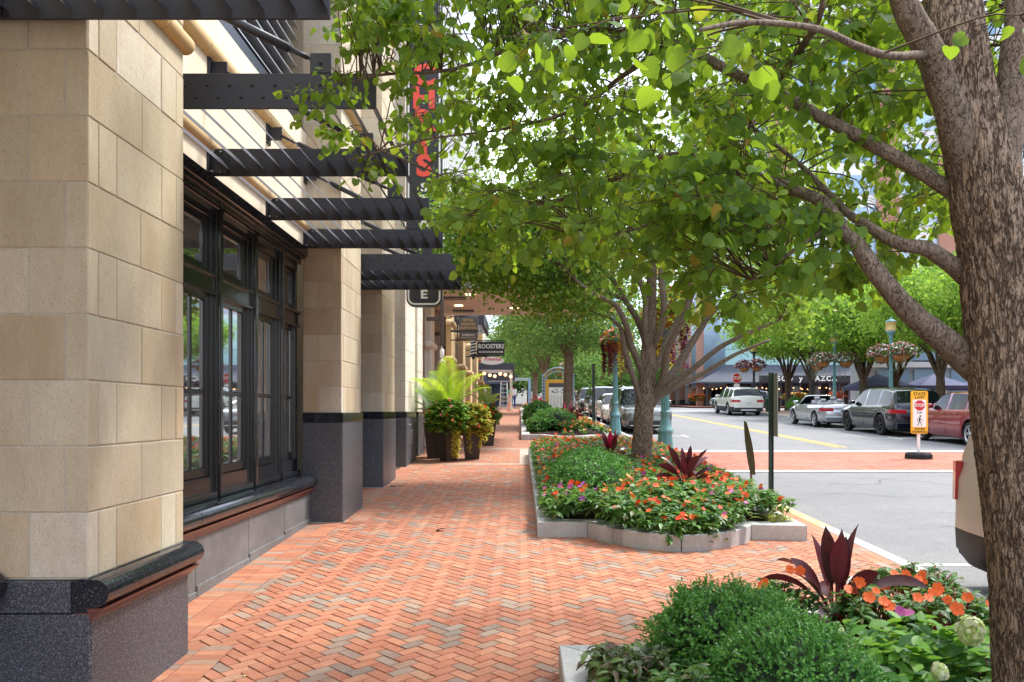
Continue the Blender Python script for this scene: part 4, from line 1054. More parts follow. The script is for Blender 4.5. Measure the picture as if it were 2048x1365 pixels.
# ---- near bed: impatiens plants, dark leaved plants, hydrangeas
def imp_plant(label, c, r, tips, seed, flowers, leaf=.085, m=None, group='impatiens plants in the near bed', name='impatiens_plant'):
    rng = np.random.default_rng(seed)
    t = thing(name, label, 'flowering plant', (c[0], c[1], gz(c[1])+.13), group=group)
    u = rvec(tips, rng); u[:, 2] = np.abs(u[:, 2]); p = np.asarray(c)+u*np.asarray(r)*rng.uniform(.6, 1.05, (tips, 1))
    b = MB(); whorls(b, p, leaf, LANCE, 8, rng); whorls(b, p-np.array([0, 0, .045]), leaf*1.1, LANCE, 6, rng); b.build('foliage', m or IMP, t)
    s = MB()
    for q in p: s.tube([(c[0]+(q[0]-c[0])*.2, c[1]+(q[1]-c[1])*.2, gz(c[1])+.1), (q[0]*.8+c[0]*.2, q[1]*.8+c[1]*.2, c[2]+(q[2]-c[2])*.4), tuple(q)], [.006, .005, .003], 5)
    s.build('stems', STEMR if m is None else STEM, t)
    for k, (fx, fy, fz, mm, sz) in enumerate(flowers):
        f = MB(); blooms(f, [(fx, fy, fz)], sz, rng=rng, updir=(-.15, -.75, .55), rnd=.25); f.lathe([(.0, -.001), (.004, .001), (0, .008)], 6, (fx, fy-.004, fz+.002), cap=False); f.build('flower', mm, t)
    return t
def fl(lst, d, m, s=.068):
    return [(*P(px, py, dd if dd else d), m, s*R.uniform(.9, 1.1)) for px, py, dd in lst]
imp_plant('orange impatiens behind the large cordyline at the kerb side of the near bed', (2.58, 5.3, .52), (.36, .28, .18), 60, 1,
          fl([(1790, 1148, 5.1), (1797, 1160, 5.05), (1817, 1163, 5.1), (1836, 1158, 5.1), (1843, 1163, 5.1), (1845, 1148, 5.15), (1812, 1150, 5.15), (1770, 1172, 5.1)], 5.1, ORANGE))
imp_plant('orange impatiens right of the large cordyline below its leaves', (2.12, 4.85, .48), (.30, .24, .17), 44, 2,
          fl([(1718, 1166, 4.75), (1738, 1195, 4.6), (1768, 1203, 4.6), (1778, 1212, 4.58), (1700, 1180, 4.7), (1752, 1182, 4.7)], 4.6, ORANGE))
imp_plant('orange impatiens touching the leaning trunk in the near bed', (2.55, 4.75, .48), (.38, .30, .17), 66, 3,
          fl([(1876, 1178, 4.5), (1836, 1196, 4.4), (1857, 1196, 4.45), (1914, 1218, 4.3), (1981, 1208, 4.4), (1870, 1184, 4.55), (1895, 1200, 4.5), (1935, 1195, 4.5)], 4.4, ORANGE)+fl([(1800, 1222, 4.2), (1815, 1226, 4.2)], 4.3, PURPLE, .06))
imp_plant('small orange impatiens between the boxwood and the large cordyline', (1.70, 5.2, .50), (.24, .18, .12), 18, 4,
          fl([(1530, 1165, 4.85), (1580, 1140, 4.95), (1600, 1142, 5.0), (1527, 1172, 4.85)], 4.9, ORANGE, .065))
DK = mat('bronze_green_leaf', '#3a4a28', .45, island=['#3c4e2a', '#4c5f30', '#33401f', '#523f2a', '#5f7a3c'], trans=.3, tcol='#8aa84a')
imp_plant('flowerless bronze leaved plant leaning over the left kerb of the near bed', (.56, 4.15, .34), (.24, .36, .2), 46, 5, [], .085, DK, name='leafy_plant')
imp_plant('flowerless green plant in front of the near boxwoods at the bottom edge', (.72, 3.6, .36), (.26, .3, .2), 40, 6, [], .085, IMP, name='leafy_plant')
def hydrangea(label, c, r, n, seed, heads):
    rng = np.random.default_rng(seed); t = thing('hydrangea', label, 'hydrangea', (c[0], c[1], gz(c[1])+.13), group='hydrangeas in the near bed')
    u = rvec(n, rng); u[:, 2] = np.abs(u[:, 2]); p = np.asarray(c)+u*np.asarray(r)*rng.uniform(.5, 1.05, (n, 1)); b = MB()
    whorls(b, p, .105, LANCE if False else ([(0, 0, 0), (.2, .2, .05), (.5, .29, .05), (.8, .17, 0), (1, 0, -.1), (.8, -.17, 0), (.5, -.29, .05), (.2, -.2, .05), (.5, 0, -.01)], [(0, 8, 2, 1), (8, 3, 2), (8, 4, 3), (8, 5, 4), (8, 6, 5), (0, 7, 6, 8)]), 5, rng, droop=(-.4, .7)); b.build('foliage', HYD, t)
    s = MB()
    for q in p[:40]: s.tube([(c[0]+(q[0]-c[0])*.3, c[1]+(q[1]-c[1])*.3, gz(c[1])+.1), tuple(q)], [.006, .003], 5)
    s.build('stems', STEM, t)
    for hx, hy, hz, hr in heads:
        h = MB(); m_ = 170; u = rvec(m_, rng); q = np.array([hx, hy, hz])+u*np.array([hr, hr, hr*1.15])*rng.uniform(.7, 1, (m_, 1))
        h.leaves(q, np.cross(u, rvec(m_, rng)), u+rvec(m_, rng)*.5, .022*rng.uniform(.7, 1.2, m_), ([(-.5, -.5, 0), (.5, -.5, .1), (.5, .5, 0), (-.5, .5, .1)], [(0, 1, 2, 3)])); h.build('flower_head', HYDF, t)
    return t
hydrangea('bright green hydrangea with cream head against the leaning trunk', (2.05, 4.1, .38), (.50, .42, .26), 150, 3, [(*P(1942, 1262, 3.8), .066), (*P(1880, 1345, 3.6), .035)])
hydrangea('green hydrangea with small cream heads beside the lower boxwood', (1.68, 3.85, .38), (.32, .35, .22), 70, 4, [(*P(1668, 1265, 4.0), .045), (*P(1700, 1300, 3.8), .03)])
# yellow creeping plant at the kerb corner
rng = np.random.default_rng(3); b = MB(); p = np.column_stack([rng.uniform(2.82, 3.08, 260), rng.uniform(9.0, 9.4, 260), np.zeros(260)]); p[:, 2] = .50+rng.uniform(-.05, .03, 260); whorls(b, p, .022, SIMPLE, 4, rng)
tag(b.build('creeping_plant', mat('chartreuse_sedum', '#d6d22a', .6, island=['#dcd82c', '#c4c828'], trans=.3)), 'bright yellow creeping plant at the street corner of the middle bed', 'ground plant')

# ---- big linden on the right
def bark_wob(seed, amp=.05, fz=1.5, fa=7):
    def w_(i, j, p, an):
        q = Vector((math.cos(an)*fa*.35, math.sin(an)*fa*.35, p.z*fz+seed))
        a = 1-abs(noise.noise(q*1.7))*2; c = 1-abs(noise.noise(q*4.1+Vector((9, 3, 1))))*2; lump = noise.noise(Vector((math.cos(an), math.sin(an), p.z*1.6+seed)))
        return 1+amp*(a*.8+c*.6-.7)+.06*lump
    return w_
T1 = thing('linden_tree', 'large linden with thick rugged leaning trunk at the right edge and canopy overhead', 'tree', (2.22, 3.4, gz(3.4)), group='street trees in the pavement beds')
D = 3.4
tr = [P(2110, 1500, D), P(2088, 1365, D), P(2070, 1180, D), P(2054, 1000, D), P(2032, 850, D), P(2016, 700, D), P(2006, 600, D), P(1995, 500, D), P(1976, 410, D), P(1955, 320, D), P(1930, 200, D), P(1910, 80, D), P(1900, -60, D+.1), P(1895, -300, D+.2)]
rd_ = [.20, .182, .166, .170, .166, .158, .158, .152, .148, .13, .12, .115, .105, .08]
pts = cr(tr, 24); b = MB()
b.tube(pts, lerp_list(rd_, len(pts)), 250, wob=bark_wob(3, .05, 4.5, 22)); b.build('trunk', BARK, T1)
SK = []                                  # skeleton points of the branches: (point, radius)
def branch(t, pl, rl, m=None, nm='branch', sides=12, sub=8, seed=0, amp=.03, store=True, cap=True):
    pts = cr(pl, sub); rr_ = lerp_list(rl, len(pts)); b = MB()
    pts = [p+Vector((noise.noise(p*5+Vector((seed, 0, 0))), noise.noise(p*5+Vector((0, seed, 5))), noise.noise(p*5)))*rr_[i]*.35*min(1, i/3) for i, p in enumerate(pts)]
    b.tube(pts, rr_, sides, wob=lambda i, j, p, a: 1+amp*2*noise.noise(p*14)); b.build(nm, m or BARK2, t)
    if store: SK.extend(pts[len(pts)//5:])
    return pts
bl_ = lambda *q: [P(*p) for p in q]
branch(T1, bl_((1995, 500, 3.46), (1958, 380, 3.40), (1918, 270, 3.34), (1885, 180, 3.28), (1850, 90, 3.2), (1808, 0, 3.15), (1750, -120, 3.1), (1650, -300, 3.1)), [.05, .075, .066, .060, .055, .048, .04, .03], sides=28, seed=1)
branch(T1, bl_((1995, 480, 3.4), (1996, 400, 3.38), (2012, 280, 3.4), (2028, 150, 3.42), (2042, 0, 3.45), (2060, -200, 3.5)), [.05, .075, .068, .062, .058, .045], sides=28, seed=2)
branch(T1, bl_((1990, 420, 3.6), (2010, 300, 3.8), (2020, 180, 3.95), (2024, 0, 4.1)), [.05, .055, .05, .04], sides=16, seed=12)
branch(T1, bl_((2010, 560, 3.4), (2050, 470, 3.5), (2090, 400, 3.6), (2200, 300, 3.8), (2400, 200, 4.1), (2600, 120, 4.4)), [.05, .062, .055, .045, .03, .012], sides=16, seed=13)
B1 = branch(T1, bl_((1985, 440, 3.46), (1895, 378, 3.46), (1800, 322, 3.46), (1700, 266, 3.52), (1620, 222, 3.6), (1540, 180, 3.7), (1440, 132, 3.85), (1340, 85, 4.0), (1200, 62, 4.2), (1050, 90, 4.4), (900, 140, 4.6), (760, 150, 4.7), (690, 170, 4.75)), [.032, .034, .031, .028, .026, .025, .024, .021, .017, .013, .010, .008, .005], sides=20, seed=3)
branch(T1, bl_((2000, 600, 3.5), (1930, 556, 3.48), (1890, 520, 3.42), (1850, 500, 3.37), (1800, 488, 3.35), (1745, 458, 3.5), (1690, 420, 3.7), (1600, 330, 4), (1500, 250, 4.3)), [.035, .040, .036, .031, .026, .023, .018, .012, .007], sides=20, seed=4)
B3 = branch(T1, bl_((2010, 775, 3.5), (1930, 718, 3.48), (1870, 664, 3.42), (1800, 603, 3.35), (1735, 520, 3.35), (1680, 445, 3.45), (1640, 405, 3.55), (1580, 378, 3.7), (1480, 342, 3.9), (1350, 312, 4.2), (1250, 350, 4.4), (1120, 400, 4.7), (1000, 400, 4.9), (880, 350, 5.1), (760, 300, 5.2)), [.06, .062, .052, .044, .037, .028, .028, .026, .024, .020, .015, .012, .009, .007, .005], sides=24, seed=5)
branch(T1, bl_((1540, 180, 3.7), (1600, 100, 3.4), (1640, 30, 3.1), (1650, -80, 2.9)), [.02, .016, .012, .008], sides=8, seed=6)
branch(T1, bl_((1850, 110, 3.2), (1760, 110, 2.8), (1640, 60, 2.4), (1500, 45, 2.1), (1400, 60, 1.95)), [.018, .014, .010, .008, .005], sides=8, seed=7)
branch(T1, bl_((1340, 85, 4.0), (1250, 150, 4.3), (1150, 220, 4.5), (1000, 260, 4.7), (850, 280, 4.8), (700, 320, 4.9)), [.018, .014, .011, .008, .006, .004], sides=8, seed=8)
branch(T1, bl_((1480, 342, 3.9), (1400, 400, 4.0), (1300, 450, 4.1), (1180, 480, 4.2)), [.016, .012, .008, .005], sides=8, seed=9)
branch(T1, bl_((1680, 445, 3.45), (1620, 480, 3.4), (1560, 520, 3.4), (1500, 560, 3.5)), [.014, .01, .008, .005], sides=8, seed=10)
# foliage: leafy twigs grown from cluster centres back to the nearest limb
low = [(600, 60), (640, 330), (800, 345), (880, 440), (1000, 505), (1100, 470), (1200, 525), (1400, 560), (1490, 610), (1560, 585), (1650, 555), (1720, 590), (1780, 560), (1880, 520), (1960, 420), (2060, 380), (2300, 400)]
rng = np.random.default_rng(21); cl = []
def lowy(px): return interp(low, px)
while len(cl) < 560:
    px = rng.uniform(630, 2250); py = rng.uniform(-260, 620)
    if py > lowy(px)-14: continue
    if px < 900 and py > interp([(630, 330), (760, 330), (900, 430)], px)-10: continue
    if 785 < px < 905 and 100 < py < 335 and rng.random() < .93: continue
    # the ragged left edge and thinner parts
    edge = (px-630)/260
    if edge < 1 and rng.random() > .45+.5*edge: continue
    if px > 1560 and py < 420 and rng.random() < .3: continue
    if px > 1830 and rng.random() < .62: continue
    if 1150 < px < 1850 and py < 330 and rng.random() < .3: continue
    far = interp([(600, 5.2), (1100, 4.8), (1500, 4.4), (2250, 4.6)], px); near = interp([(600, 4.6), (1100, 3.6), (1500, 3.0), (1750, 3.5), (2250, 3.6)], px)
    if 1520 < px < 1800 and 240 < py < 470 and rng.random() < .3: continue
    d_ = rng.uniform(near, far)
    if rng.random() < .25: d_ = rng.uniform(4.4, 6.6)
    cl.append((P(px, py, d_), 1.0))
for px, py, d_ in ((1460, 90, 2.2), (1350, 20, 2.5), (1280, 30, 2.6), (1100, 60, 2.7), (2040, 30, 2.5)): cl.append((P(px, py, d_), .5))
for _ in range(210): cl.append((P(rng.uniform(1380, 2020), rng.uniform(-60, 450), rng.uniform(4.8, 7.4)), 1.0))
for _ in range(60):
    u = Vector(rng.normal(size=3)).normalized()*rng.random()**.4; cl.append((Vector((4.6, 4.3, 4.3))+Vector((u.x*1.6, u.y*2.0, u.z*1.1)), 1.0))
n_up = 0
while n_up < 130:                        # upper crown, unseen over the camera and the frame, added to cast shade
    u = Vector(rng.normal(size=3)).normalized()*rng.random()**.33
    p = Vector((1.8, 3.9, 6.0))+Vector((u.x*4.2, u.y*4.4, u.z*2.1))
    if p.z < 4.2 or (p.y > .3 and CY-(p.z-EYE)/p.y*F > -60): continue
    if p.x < -2.0: continue
    cl.append((p, 1.3)); n_up += 1
SKA = np.array([tuple(p) for p in SK]); tw = MB(); lp, lx, ln_, ls = [], [], [], []
for c_, kk in cl:
    cn = np.array(c_); dd = np.linalg.norm(SKA-cn, axis=1); j = int(dd.argmin()); src = Vector(SKA[j])
    if dd[j] < 1.6:
        mid = src.lerp(c_, .5)+Vector((rng.normal()*.08, rng.normal()*.08, .05)); tw.tube(cr([src, mid, c_], 3), lerp_list([.0045, .003, .002], 7), 4, cap=False)
    for q in range(4):
        di = Vector(rng.normal(size=3)); di.z = di.z*.45-.22; di.normalize(); L_ = rng.uniform(.12, .26); e = c_+di*L_+Vector((0, 0, -.03)); tw.tube([c_, c_+di*L_*.5, e], [.0025, .002, .001], 3, cap=False)
        m_ = int(rng.integers(5, 8)) if kk >= 1 else 3
        for z_ in range(m_):
            t_ = (z_+.6)/m_; p = c_.lerp(e, t_); sdv = Vector((-di.y, di.x, 0))*(1 if z_ % 2 else -1)
            x_ = (sdv*.7+di*.4+Vector((0, 0, -.65))+Vector(rng.normal(size=3))*.32).normalized()
            nn = Vector(rng.normal(size=3))*.6+Vector((0, -.12, .55))
            lp.append(tuple(p+x_*.03)); lx.append(tuple(x_)); ln_.append(tuple(nn)); ls.append(rng.uniform(.032, .068)*(1.0 if kk == 1 else 1.15))
tw.build('twigs', TWIG, T1)
b = MB(); lp, lx, ln_, ls = map(np.array, (lp, lx, ln_, ls))
for q_, sh_ in enumerate((HEART, HEART2, HEART3)): b.leaves(lp[q_::3], lx[q_::3], ln_[q_::3], ls[q_::3], sh_)
b.build('crown', LEAF1, T1)
print('leaves tree1', len(lp))

# ---- other trees
def ellip_tree(t, limbs, crowns, lm_, ls, shape, seed, bark, sides=12, sig=(.3, .3, .13), bark_limb=None):
    for k, (pl, rl) in enumerate(limbs):
        b = MB(); pts = cr(pl, 8 if k else 14); b.tube(pts, [r_*(.8 if sides > 12 and k else 1) for r_ in lerp_list(rl, len(pts))], 48 if (k == 0 and sides > 12) else sides, wob=bark_wob(seed+k, .09 if k == 0 else .04, 1.0, 6)); b.build('trunk' if k == 0 else 'branch', bark if k == 0 else (bark_limb or bark), t)
    rng = np.random.default_rng(seed); b = MB()
    tw_ = MB()
    ends = [Vector(pl[-1]) for pl, _ in limbs[1:]]
    for c, r, ncl, per in crowns:
        cls = cloud(b, c, r, ncl, per, ls, shape, rng, sig)
        for q in cls[::3]:
            e = min(ends, key=lambda v: (v-Vector(q)).length) if ends else Vector(c)
            if (e-Vector(q)).length < 3: tw_.tube([e, e.lerp(Vector(q), .5)+Vector((0, 0, .12)), q], [.012, .008, .004], 4, cap=False)
    tw_.build('twigs', TWIG, t); b.build('crown', lm_, t)
D2 = 13.7
T2 = thing('linden_tree', 'linden with a fan of many grey limbs growing in the middle flower bed', 'tree', tuple(P(1281, 965, D2)), group='street trees in the pavement beds')
q = lambda *a: [P(x, y, D2+dz) for x, y, dz in a]
limbs2 = [(q((1278, 975, 0), (1281, 930, 0), (1285, 880, 0), (1289, 820, 0), (1294, 760, 0), (1297, 700, 0), (1300, 640, 0), (1303, 570, 0), (1306, 500, 0), (1308, 430, 0)), [.23, .185, .17, .16, .15, .12, .10, .085, .07, .045]),
          (q((1292, 780, 0), (1280, 735, -.1), (1262, 690, -.3), (1252, 650, -.5), (1230, 610, -.7), (1190, 590, -.9), (1150, 560, -1.1)), [.05, .075, .07, .06, .055, .045, .03]),
          (q((1296, 740, 0), (1292, 690, .2), (1275, 640, .3), (1250, 600, .4), (1225, 560, .5), (1180, 520, .6)), [.05, .075, .07, .06, .05, .03]),
          (q((1296, 720, 0), (1290, 660, -.2), (1290, 600, -.3), (1275, 550, -.5), (1260, 500, -.6)), [.05, .06, .055, .05, .03]),
          (q((1300, 710, 0), (1320, 660, -.2), (1328, 610, -.4), (1322, 550, -.5), (1330, 480, -.6)), [.05, .08, .07, .06, .03]),
          (q((1298, 760, 0), (1325, 710, .2), (1345, 660, .5), (1380, 600, .8), (1400, 560, 1.0)), [.06, .08, .07, .055, .03]),
          (q((1300, 800, 0), (1325, 760, -.2), (1335, 700, -.5), (1365, 640, -.8), (1375, 600, -1.0), (1380, 540, -1.2)), [.06, .085, .07, .06, .05, .03]),
          (q((1298, 820, 0), (1330, 770, 0), (1360, 725, .1), (1400, 660, .2), (1425, 625, .3), (1470, 590, .4)), [.07, .09, .08, .07, .06, .035]),
          (q((1298, 800, 0), (1345, 768, -.1), (1390, 735, -.3), (1440, 695, -.5), (1500, 665, -.8), (1560, 640, -1.0)), [.05, .07, .06, .05, .04, .025]),
          (q((1296, 810, 0), (1350, 775, .3), (1410, 745, .5), (1470, 710, .7), (1540, 680, .9)), [.05, .06, .055, .045, .025]),
          (q((1288, 830, 0), (1268, 760, -.2), (1250, 700, -.3), (1243, 660, -.4), (1225, 640, -.5)), [.05, .065, .06, .05, .03]),
          (q((1306, 500, 0), (1340, 450, .3), (1400, 400, .6), (1460, 370, .8)), [.05, .05, .04, .03]),
          (q((1306, 500, 0), (1250, 440, .3), (1180, 400, .3), (1100, 380, .3)), [.05, .05, .04, .03]),
          (q((1250, 600, .4), (1150, 560, .3), (1050, 520, .3), (960, 490, .2)), [.045, .04, .03, .02])]
def CC(px, py, d): return tuple(P(px, py, d))
ellip_tree(T2, limbs2, [(CC(1110, 500, 13.7), (1.3, 1.7, .80), 90, 85), (CC(1010, 490, 13.6), (1.15, 1.3, .8), 95, 85), (CC(930, 500, 13.5), (.6, .9, .6), 34, 70), (CC(1320, 440, 15), (1.9, 1.2, .9), 60, 60), (CC(1450, 530, 14.2), (1.25, 1.4, .6), 60, 75),
                       (CC(1540, 615, 13.3), (.65, 1.2, .38), 40, 70), (CC(1140, 590, 13.6), (.65, 1.0, .4), 40, 75), (CC(1340, 560, 16.5), (2.2, .8, .9), 40, 60), (CC(1120, 380, 13.9), (2.2, 2, 1.1), 130, 75), (CC(1400, 350, 14), (2.5, 2, 1.2), 120, 60), (CC(1250, 200, 14), (3, 2.2, 1.5), 90, 55)],
           LEAF2, .075, SIMPLE, 31, BARK, 20, (.26, .26, .12), BARK2)
def gen_tree(name, label, base, h, cr_, zc, rz, tr_, fork, nl, ncl, per, ls, m_, seed, bark, spread=.75, lay=3, lean=(0, 0), group=None, sig=None, cat='tree'):
    """trunk that forks into a vase of limbs under a layered crown"""
    rr = random.Random(seed); t = thing(name, label, cat, base, group=group); bx_, by, bz = base
    B_ = Vector(base); fk = B_+Vector((lean[0]*fork, lean[1]*fork, fork))
    limbs = [([B_-Vector((0, 0, .3)), B_.lerp(fk, .5)+Vector((rr.uniform(-.04, .04), 0, 0)), fk, fk+Vector((0, 0, .5))], [tr_*1.35, tr_, tr_*.95, tr_*.6])]
    for k in range(nl):
        az = 2*math.pi*k/nl+rr.uniform(-.3, .3); R_ = cr_*rr.uniform(.35, .85); e = Vector((bx_+math.cos(az)*R_, by+math.sin(az)*R_, bz+zc+rr.uniform(-.3, .6)*rz))
        mid = fk.lerp(e, .45)+Vector((-math.cos(az)*R_*.14, -math.sin(az)*R_*.14, .1)); limbs.append(([fk-Vector((0, 0, .15)), fk.lerp(mid, .5)+Vector((0, 0, .05)), mid, e], [tr_*.4, tr_*.38, tr_*.28, tr_*.1]))
    crowns = []
    for k in range(lay):
        a = rr.uniform(0, 6.28); crowns.append(((bx_+math.cos(a)*cr_*.35, by+math.sin(a)*cr_*.35, bz+zc+rz*(k/(max(1, lay-1))-.4)*.9), (cr_*rr.uniform(.6, .8), cr_*rr.uniform(.6, .8), rz*.5), ncl//(lay+1), per))
    crowns.append(((bx_, by, bz+zc), (cr_, cr_, rz), ncl//2, per))
    ellip_tree(t, limbs, crowns, m_, ls, SIMPLE, seed, bark, 8, sig or (cr_*.13, cr_*.13, cr_*.05))
    return t
GP = 'street trees in the pavement beds'
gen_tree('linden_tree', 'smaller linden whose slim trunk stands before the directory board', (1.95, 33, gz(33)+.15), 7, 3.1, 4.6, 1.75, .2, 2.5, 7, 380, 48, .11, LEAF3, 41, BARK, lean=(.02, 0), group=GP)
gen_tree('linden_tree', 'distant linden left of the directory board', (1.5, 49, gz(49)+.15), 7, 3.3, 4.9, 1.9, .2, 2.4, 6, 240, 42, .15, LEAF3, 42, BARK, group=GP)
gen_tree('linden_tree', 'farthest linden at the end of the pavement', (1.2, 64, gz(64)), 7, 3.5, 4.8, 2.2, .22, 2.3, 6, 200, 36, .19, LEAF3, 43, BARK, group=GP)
GZ = 'zelkova trees along the far kerb'
z0 = gen_tree('zelkova_tree', 'vase shaped zelkova right behind the open silver car', (18.5, 50.8, gz(50.8)), 8, 3.6, 5.4, 2.0, .2, 1.9, 9, 380, 46, .17, LEAFZ, 51, BARK3, group=GZ)
gen_tree('zelkova_tree', 'tall zelkova with broad crown behind the dark blue parked SUV', (18.5, 43.2, gz(43.2)), 8, 3.6, 5.2, 2.1, .23, 1.9, 9, 400, 46, .16, LEAFZ, 52, BARK3, group=GZ)
gen_tree('zelkova_tree', 'zelkova with open forked limbs behind the red parked car', (18.9, 36.0, gz(36)), 8, 3.5, 5.3, 2.1, .2, 2.0, 8, 380, 46, .14, LEAFZ, 53, BARK3, group=GZ)
gen_tree('zelkova_tree', 'zelkova with many thin splayed limbs behind the green sign post', (18.3, 54.8, gz(54.8)), 8, 3.6, 5.4, 1.8, .19, 1.8, 11, 360, 42, .17, LEAFZ, 54, BARK3, group=GZ)
clone(z0, (21.8, 46.5, gz(46.5)), 1.9, 'slim zelkova trunk standing behind the pink flower baskets lamp', GZ)
clone(z0, (25, 41, gz(41)), 2.6, 'zelkova set back behind the parked blue SUV', GZ)
clone(z0, (19.2, 27.5, gz(27.5)), 4.0, 'zelkova hidden by the leaning linden trunk', GZ)
clone(z0, (23.5, 36.5, gz(36.5)), .7, 'bright zelkova crown set back behind the forked one', GZ, scale=1.12)
clone(z0, (25.5, 31, gz(31)), .2, 'zelkova crown against the far white building', GZ, scale=1.2)
GB = 'background trees beyond the parked cars'
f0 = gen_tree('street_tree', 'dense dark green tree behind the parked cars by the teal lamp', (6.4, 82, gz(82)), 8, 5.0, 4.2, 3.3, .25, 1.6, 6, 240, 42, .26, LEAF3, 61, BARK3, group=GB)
for x, y, s_, lb in ((1.0, 92, 1, 'far green tree at the end of the row of parked cars'), (11.0, 90, .9, 'far green tree at the left of the brick columned building'), (8.5, 100, 1.1, 'tree closing the view down the street'), (-3, 100, 1.1, 'tree closing the view behind the workers'), (4.5, 74, .75, 'small tree above the farthest parked cars'), (12.6, 82, .7, 'small tree left of the brick column')):
    clone(f0, (x, y, gz(y)), x*1.7, lb, GB, scale=s_)

# ---- palm and flower planters
def pot(label, x, y, w0, w1, h, rz, group='tall tapered dark planters'):
    t = thing('planter_pot', label, 'planter', (x, y, gz(y)), rz, group); b = MB()
    v = []
    for z, r in ((0, w0), (h, w1), (h+.03, w1), (h+.03, w1-.03), (h-.05, w1-.035)): v += [(sx*r/2, sy*r/2, z) for sx, sy in ((-1, -1), (1, -1), (1, 1), (-1, 1))]
    b.add(v, [(i*4+j, i*4+(j+1) % 4, i*4+4+(j+1) % 4, i*4+4+j) for i in range(4) for j in range(4)]+[(3, 2, 1, 0), (16, 17, 18, 19)]); b.build('pot', POT, t, local=True); return t
pot('dark tapered planter set forward under the orange flowers', -1.63, 18.1, .27, .44, .76, math.radians(38))
pot('dark tapered planter under the yellow trailing foliage', -1.13, 18.6, .32, .46, .74, 0.1)
pot('brown tapered planter against the building behind the others', -2.02, 18.9, .34, .5, .80, .05)
pot('small dark planter standing farther up the pavement', -.93, 22.7, .3, .48, .74, 0.1)
def flower_ball(name, label, c, r, n, seed, leafm, fm, ff, ls=.1, fs=.07, group='planter flowers', trail=0, cat='flowering plant'):
    rng = np.random.default_rng(seed); t = thing(name, label, cat, (c[0], c[1], c[2]-r[2]*.6), group=group)
    u = rvec(n, rng); u = u[u[:, 2] > -.75]; p = np.asarray(c)+u*np.asarray(r)*rng.uniform(.75, 1.08, (len(u), 1))
    b = MB(); whorls(b, p, ls, SIMPLE, 7, rng); whorls(b, np.asarray(c)+(p-c)*.85, ls, SIMPLE, 5, rng); b.build('foliage', leafm, t)
    k = int(len(p)*ff); f = MB(); pf = np.asarray(c)+(p[:k]-c)*1.06
    for q, m_ in enumerate(fm): blooms(f, pf[q::len(fm)], fs, q, rng=rng, rnd=.7)
    f.build('flowers', fm, t)
    if trail:
        for i in range(trail):
            v = MB()
            a = rng.uniform(0, 6.28); x, y, z = c[0]+math.cos(a)*r[0]*.75, c[1]+math.sin(a)*r[1]*.75, c[2]-r[2]*.3; L_ = rng.uniform(.3, .6)
            zz = np.linspace(0, -L_, 14); pp = np.column_stack([np.full(14, x)+rng.normal(size=14)*.02, np.full(14, y)+rng.normal(size=14)*.02, z+zz]); whorls(v, pp, .06, SIMPLE, 4, rng, mi=0); v.build('trailing_stem', YVINE, t)
    return t
flower_ball('planter_flowers', 'orange impatiens spilling over the forward dark planter', (-1.66, 18.1, 1.58), (.5, .45, .42), 330, 71, mat('light_impatiens_leaf', '#6a9a3c', .5, island=['#6a9a3c', '#84b048', '#587f34', '#9cb84a'], trans=.4), [ORANGE, ORANGE2, PINKF], .22, .105, .07)
flower_ball('planter_flowers', 'yellow green coleus and trailing foliage filling the planter beside the orange impatiens', (-1.08, 18.5, 1.5), (.42, .4, .42), 260, 72, IMPY, [ORANGE2, YVINE], .3, .11, .07, trail=7)
flower_ball('planter_flowers', 'small orange flowers in the farther dark planter', (-.93, 22.7, 1.62), (.36, .36, .30), 220, 73, IMP, [ORANGE, ORANGE2], .35, .1, .07)
tv = MB(); rng = np.random.default_rng(5)
for i in range(7):
    x = -1.50+i*.02; zz = np.linspace(1.3, .72, 22); whorls(tv, np.column_stack([np.full(22, x)+rng.normal(size=22)*.02, np.full(22, 17.78)+rng.normal(size=22)*.015, zz]), .05, SIMPLE, 3, rng)
tag(tv.build('creeping_vine', YVINE), 'yellow green vine hanging down the front of the forward planter', 'vine')
def palm(label, base, nf, ln, seed, el0=1.35, m_=None, group='palms in the planters'):
    rr = random.Random(seed); t = thing('palm', label, 'palm', base, group=group)
    for i in range(nf):
        az = i*2.4+rr.uniform(-.2, .2); el = el0-.72*(i/nf)+rr.uniform(-.08, .08); L_ = ln*rr.uniform(.8, 1.1)
        d = Vector((math.cos(az)*math.cos(el), math.sin(az)*math.cos(el), math.sin(el))); p = Vector(base); pts = [p.copy()]; n = 16
        for k in range(n): p = p+d*L_/n; d = (d+Vector((0, 0, -.055-.05*k/n))).normalized(); pts.append(p.copy())
        b = MB(); b.tube(pts, lerp_list([.014, .008, .003], len(pts)), 5)
        for k in range(3, n+1):
            for sub in (0, .5):
                if k == n and sub: continue
                a = pts[k].lerp(pts[min(n, k+1)], sub); tdir = (pts[min(n, k+1)]-pts[k-1]).normalized(); sd_ = tdir.cross(Vector((0, 0, 1)));
                if sd_.length < .05: sd_ = Vector((math.sin(az), -math.cos(az), 0))
                sd_.normalize(); f = (k+sub)/n; w_ = .42*L_*math.sin(math.pi*min(1, .18+.78*f))**.8*.8
                for s_ in (1, -1):
                    dd = (sd_*s_*.8+tdir*.75+Vector((0, 0, .12))).normalized(); m2 = a+dd*w_*.55; e = a+dd*w_+Vector((0, 0, -.12*w_)); nn = dd.cross(tdir).normalized()*.0; wv = tdir*.015
                    b.add([a-wv*.4, a+wv*.4, m2+wv, e, m2-wv], [(0, 1, 2, 4), (4, 2, 3)], 0, True)
        b.build('frond', m_ or PALM, t)
    return t
palm('bright yellow green palm with tall feathery fronds in the forward planters', (-1.66, 18.3, 1.6), 10, 1.4, 81, 1.52)
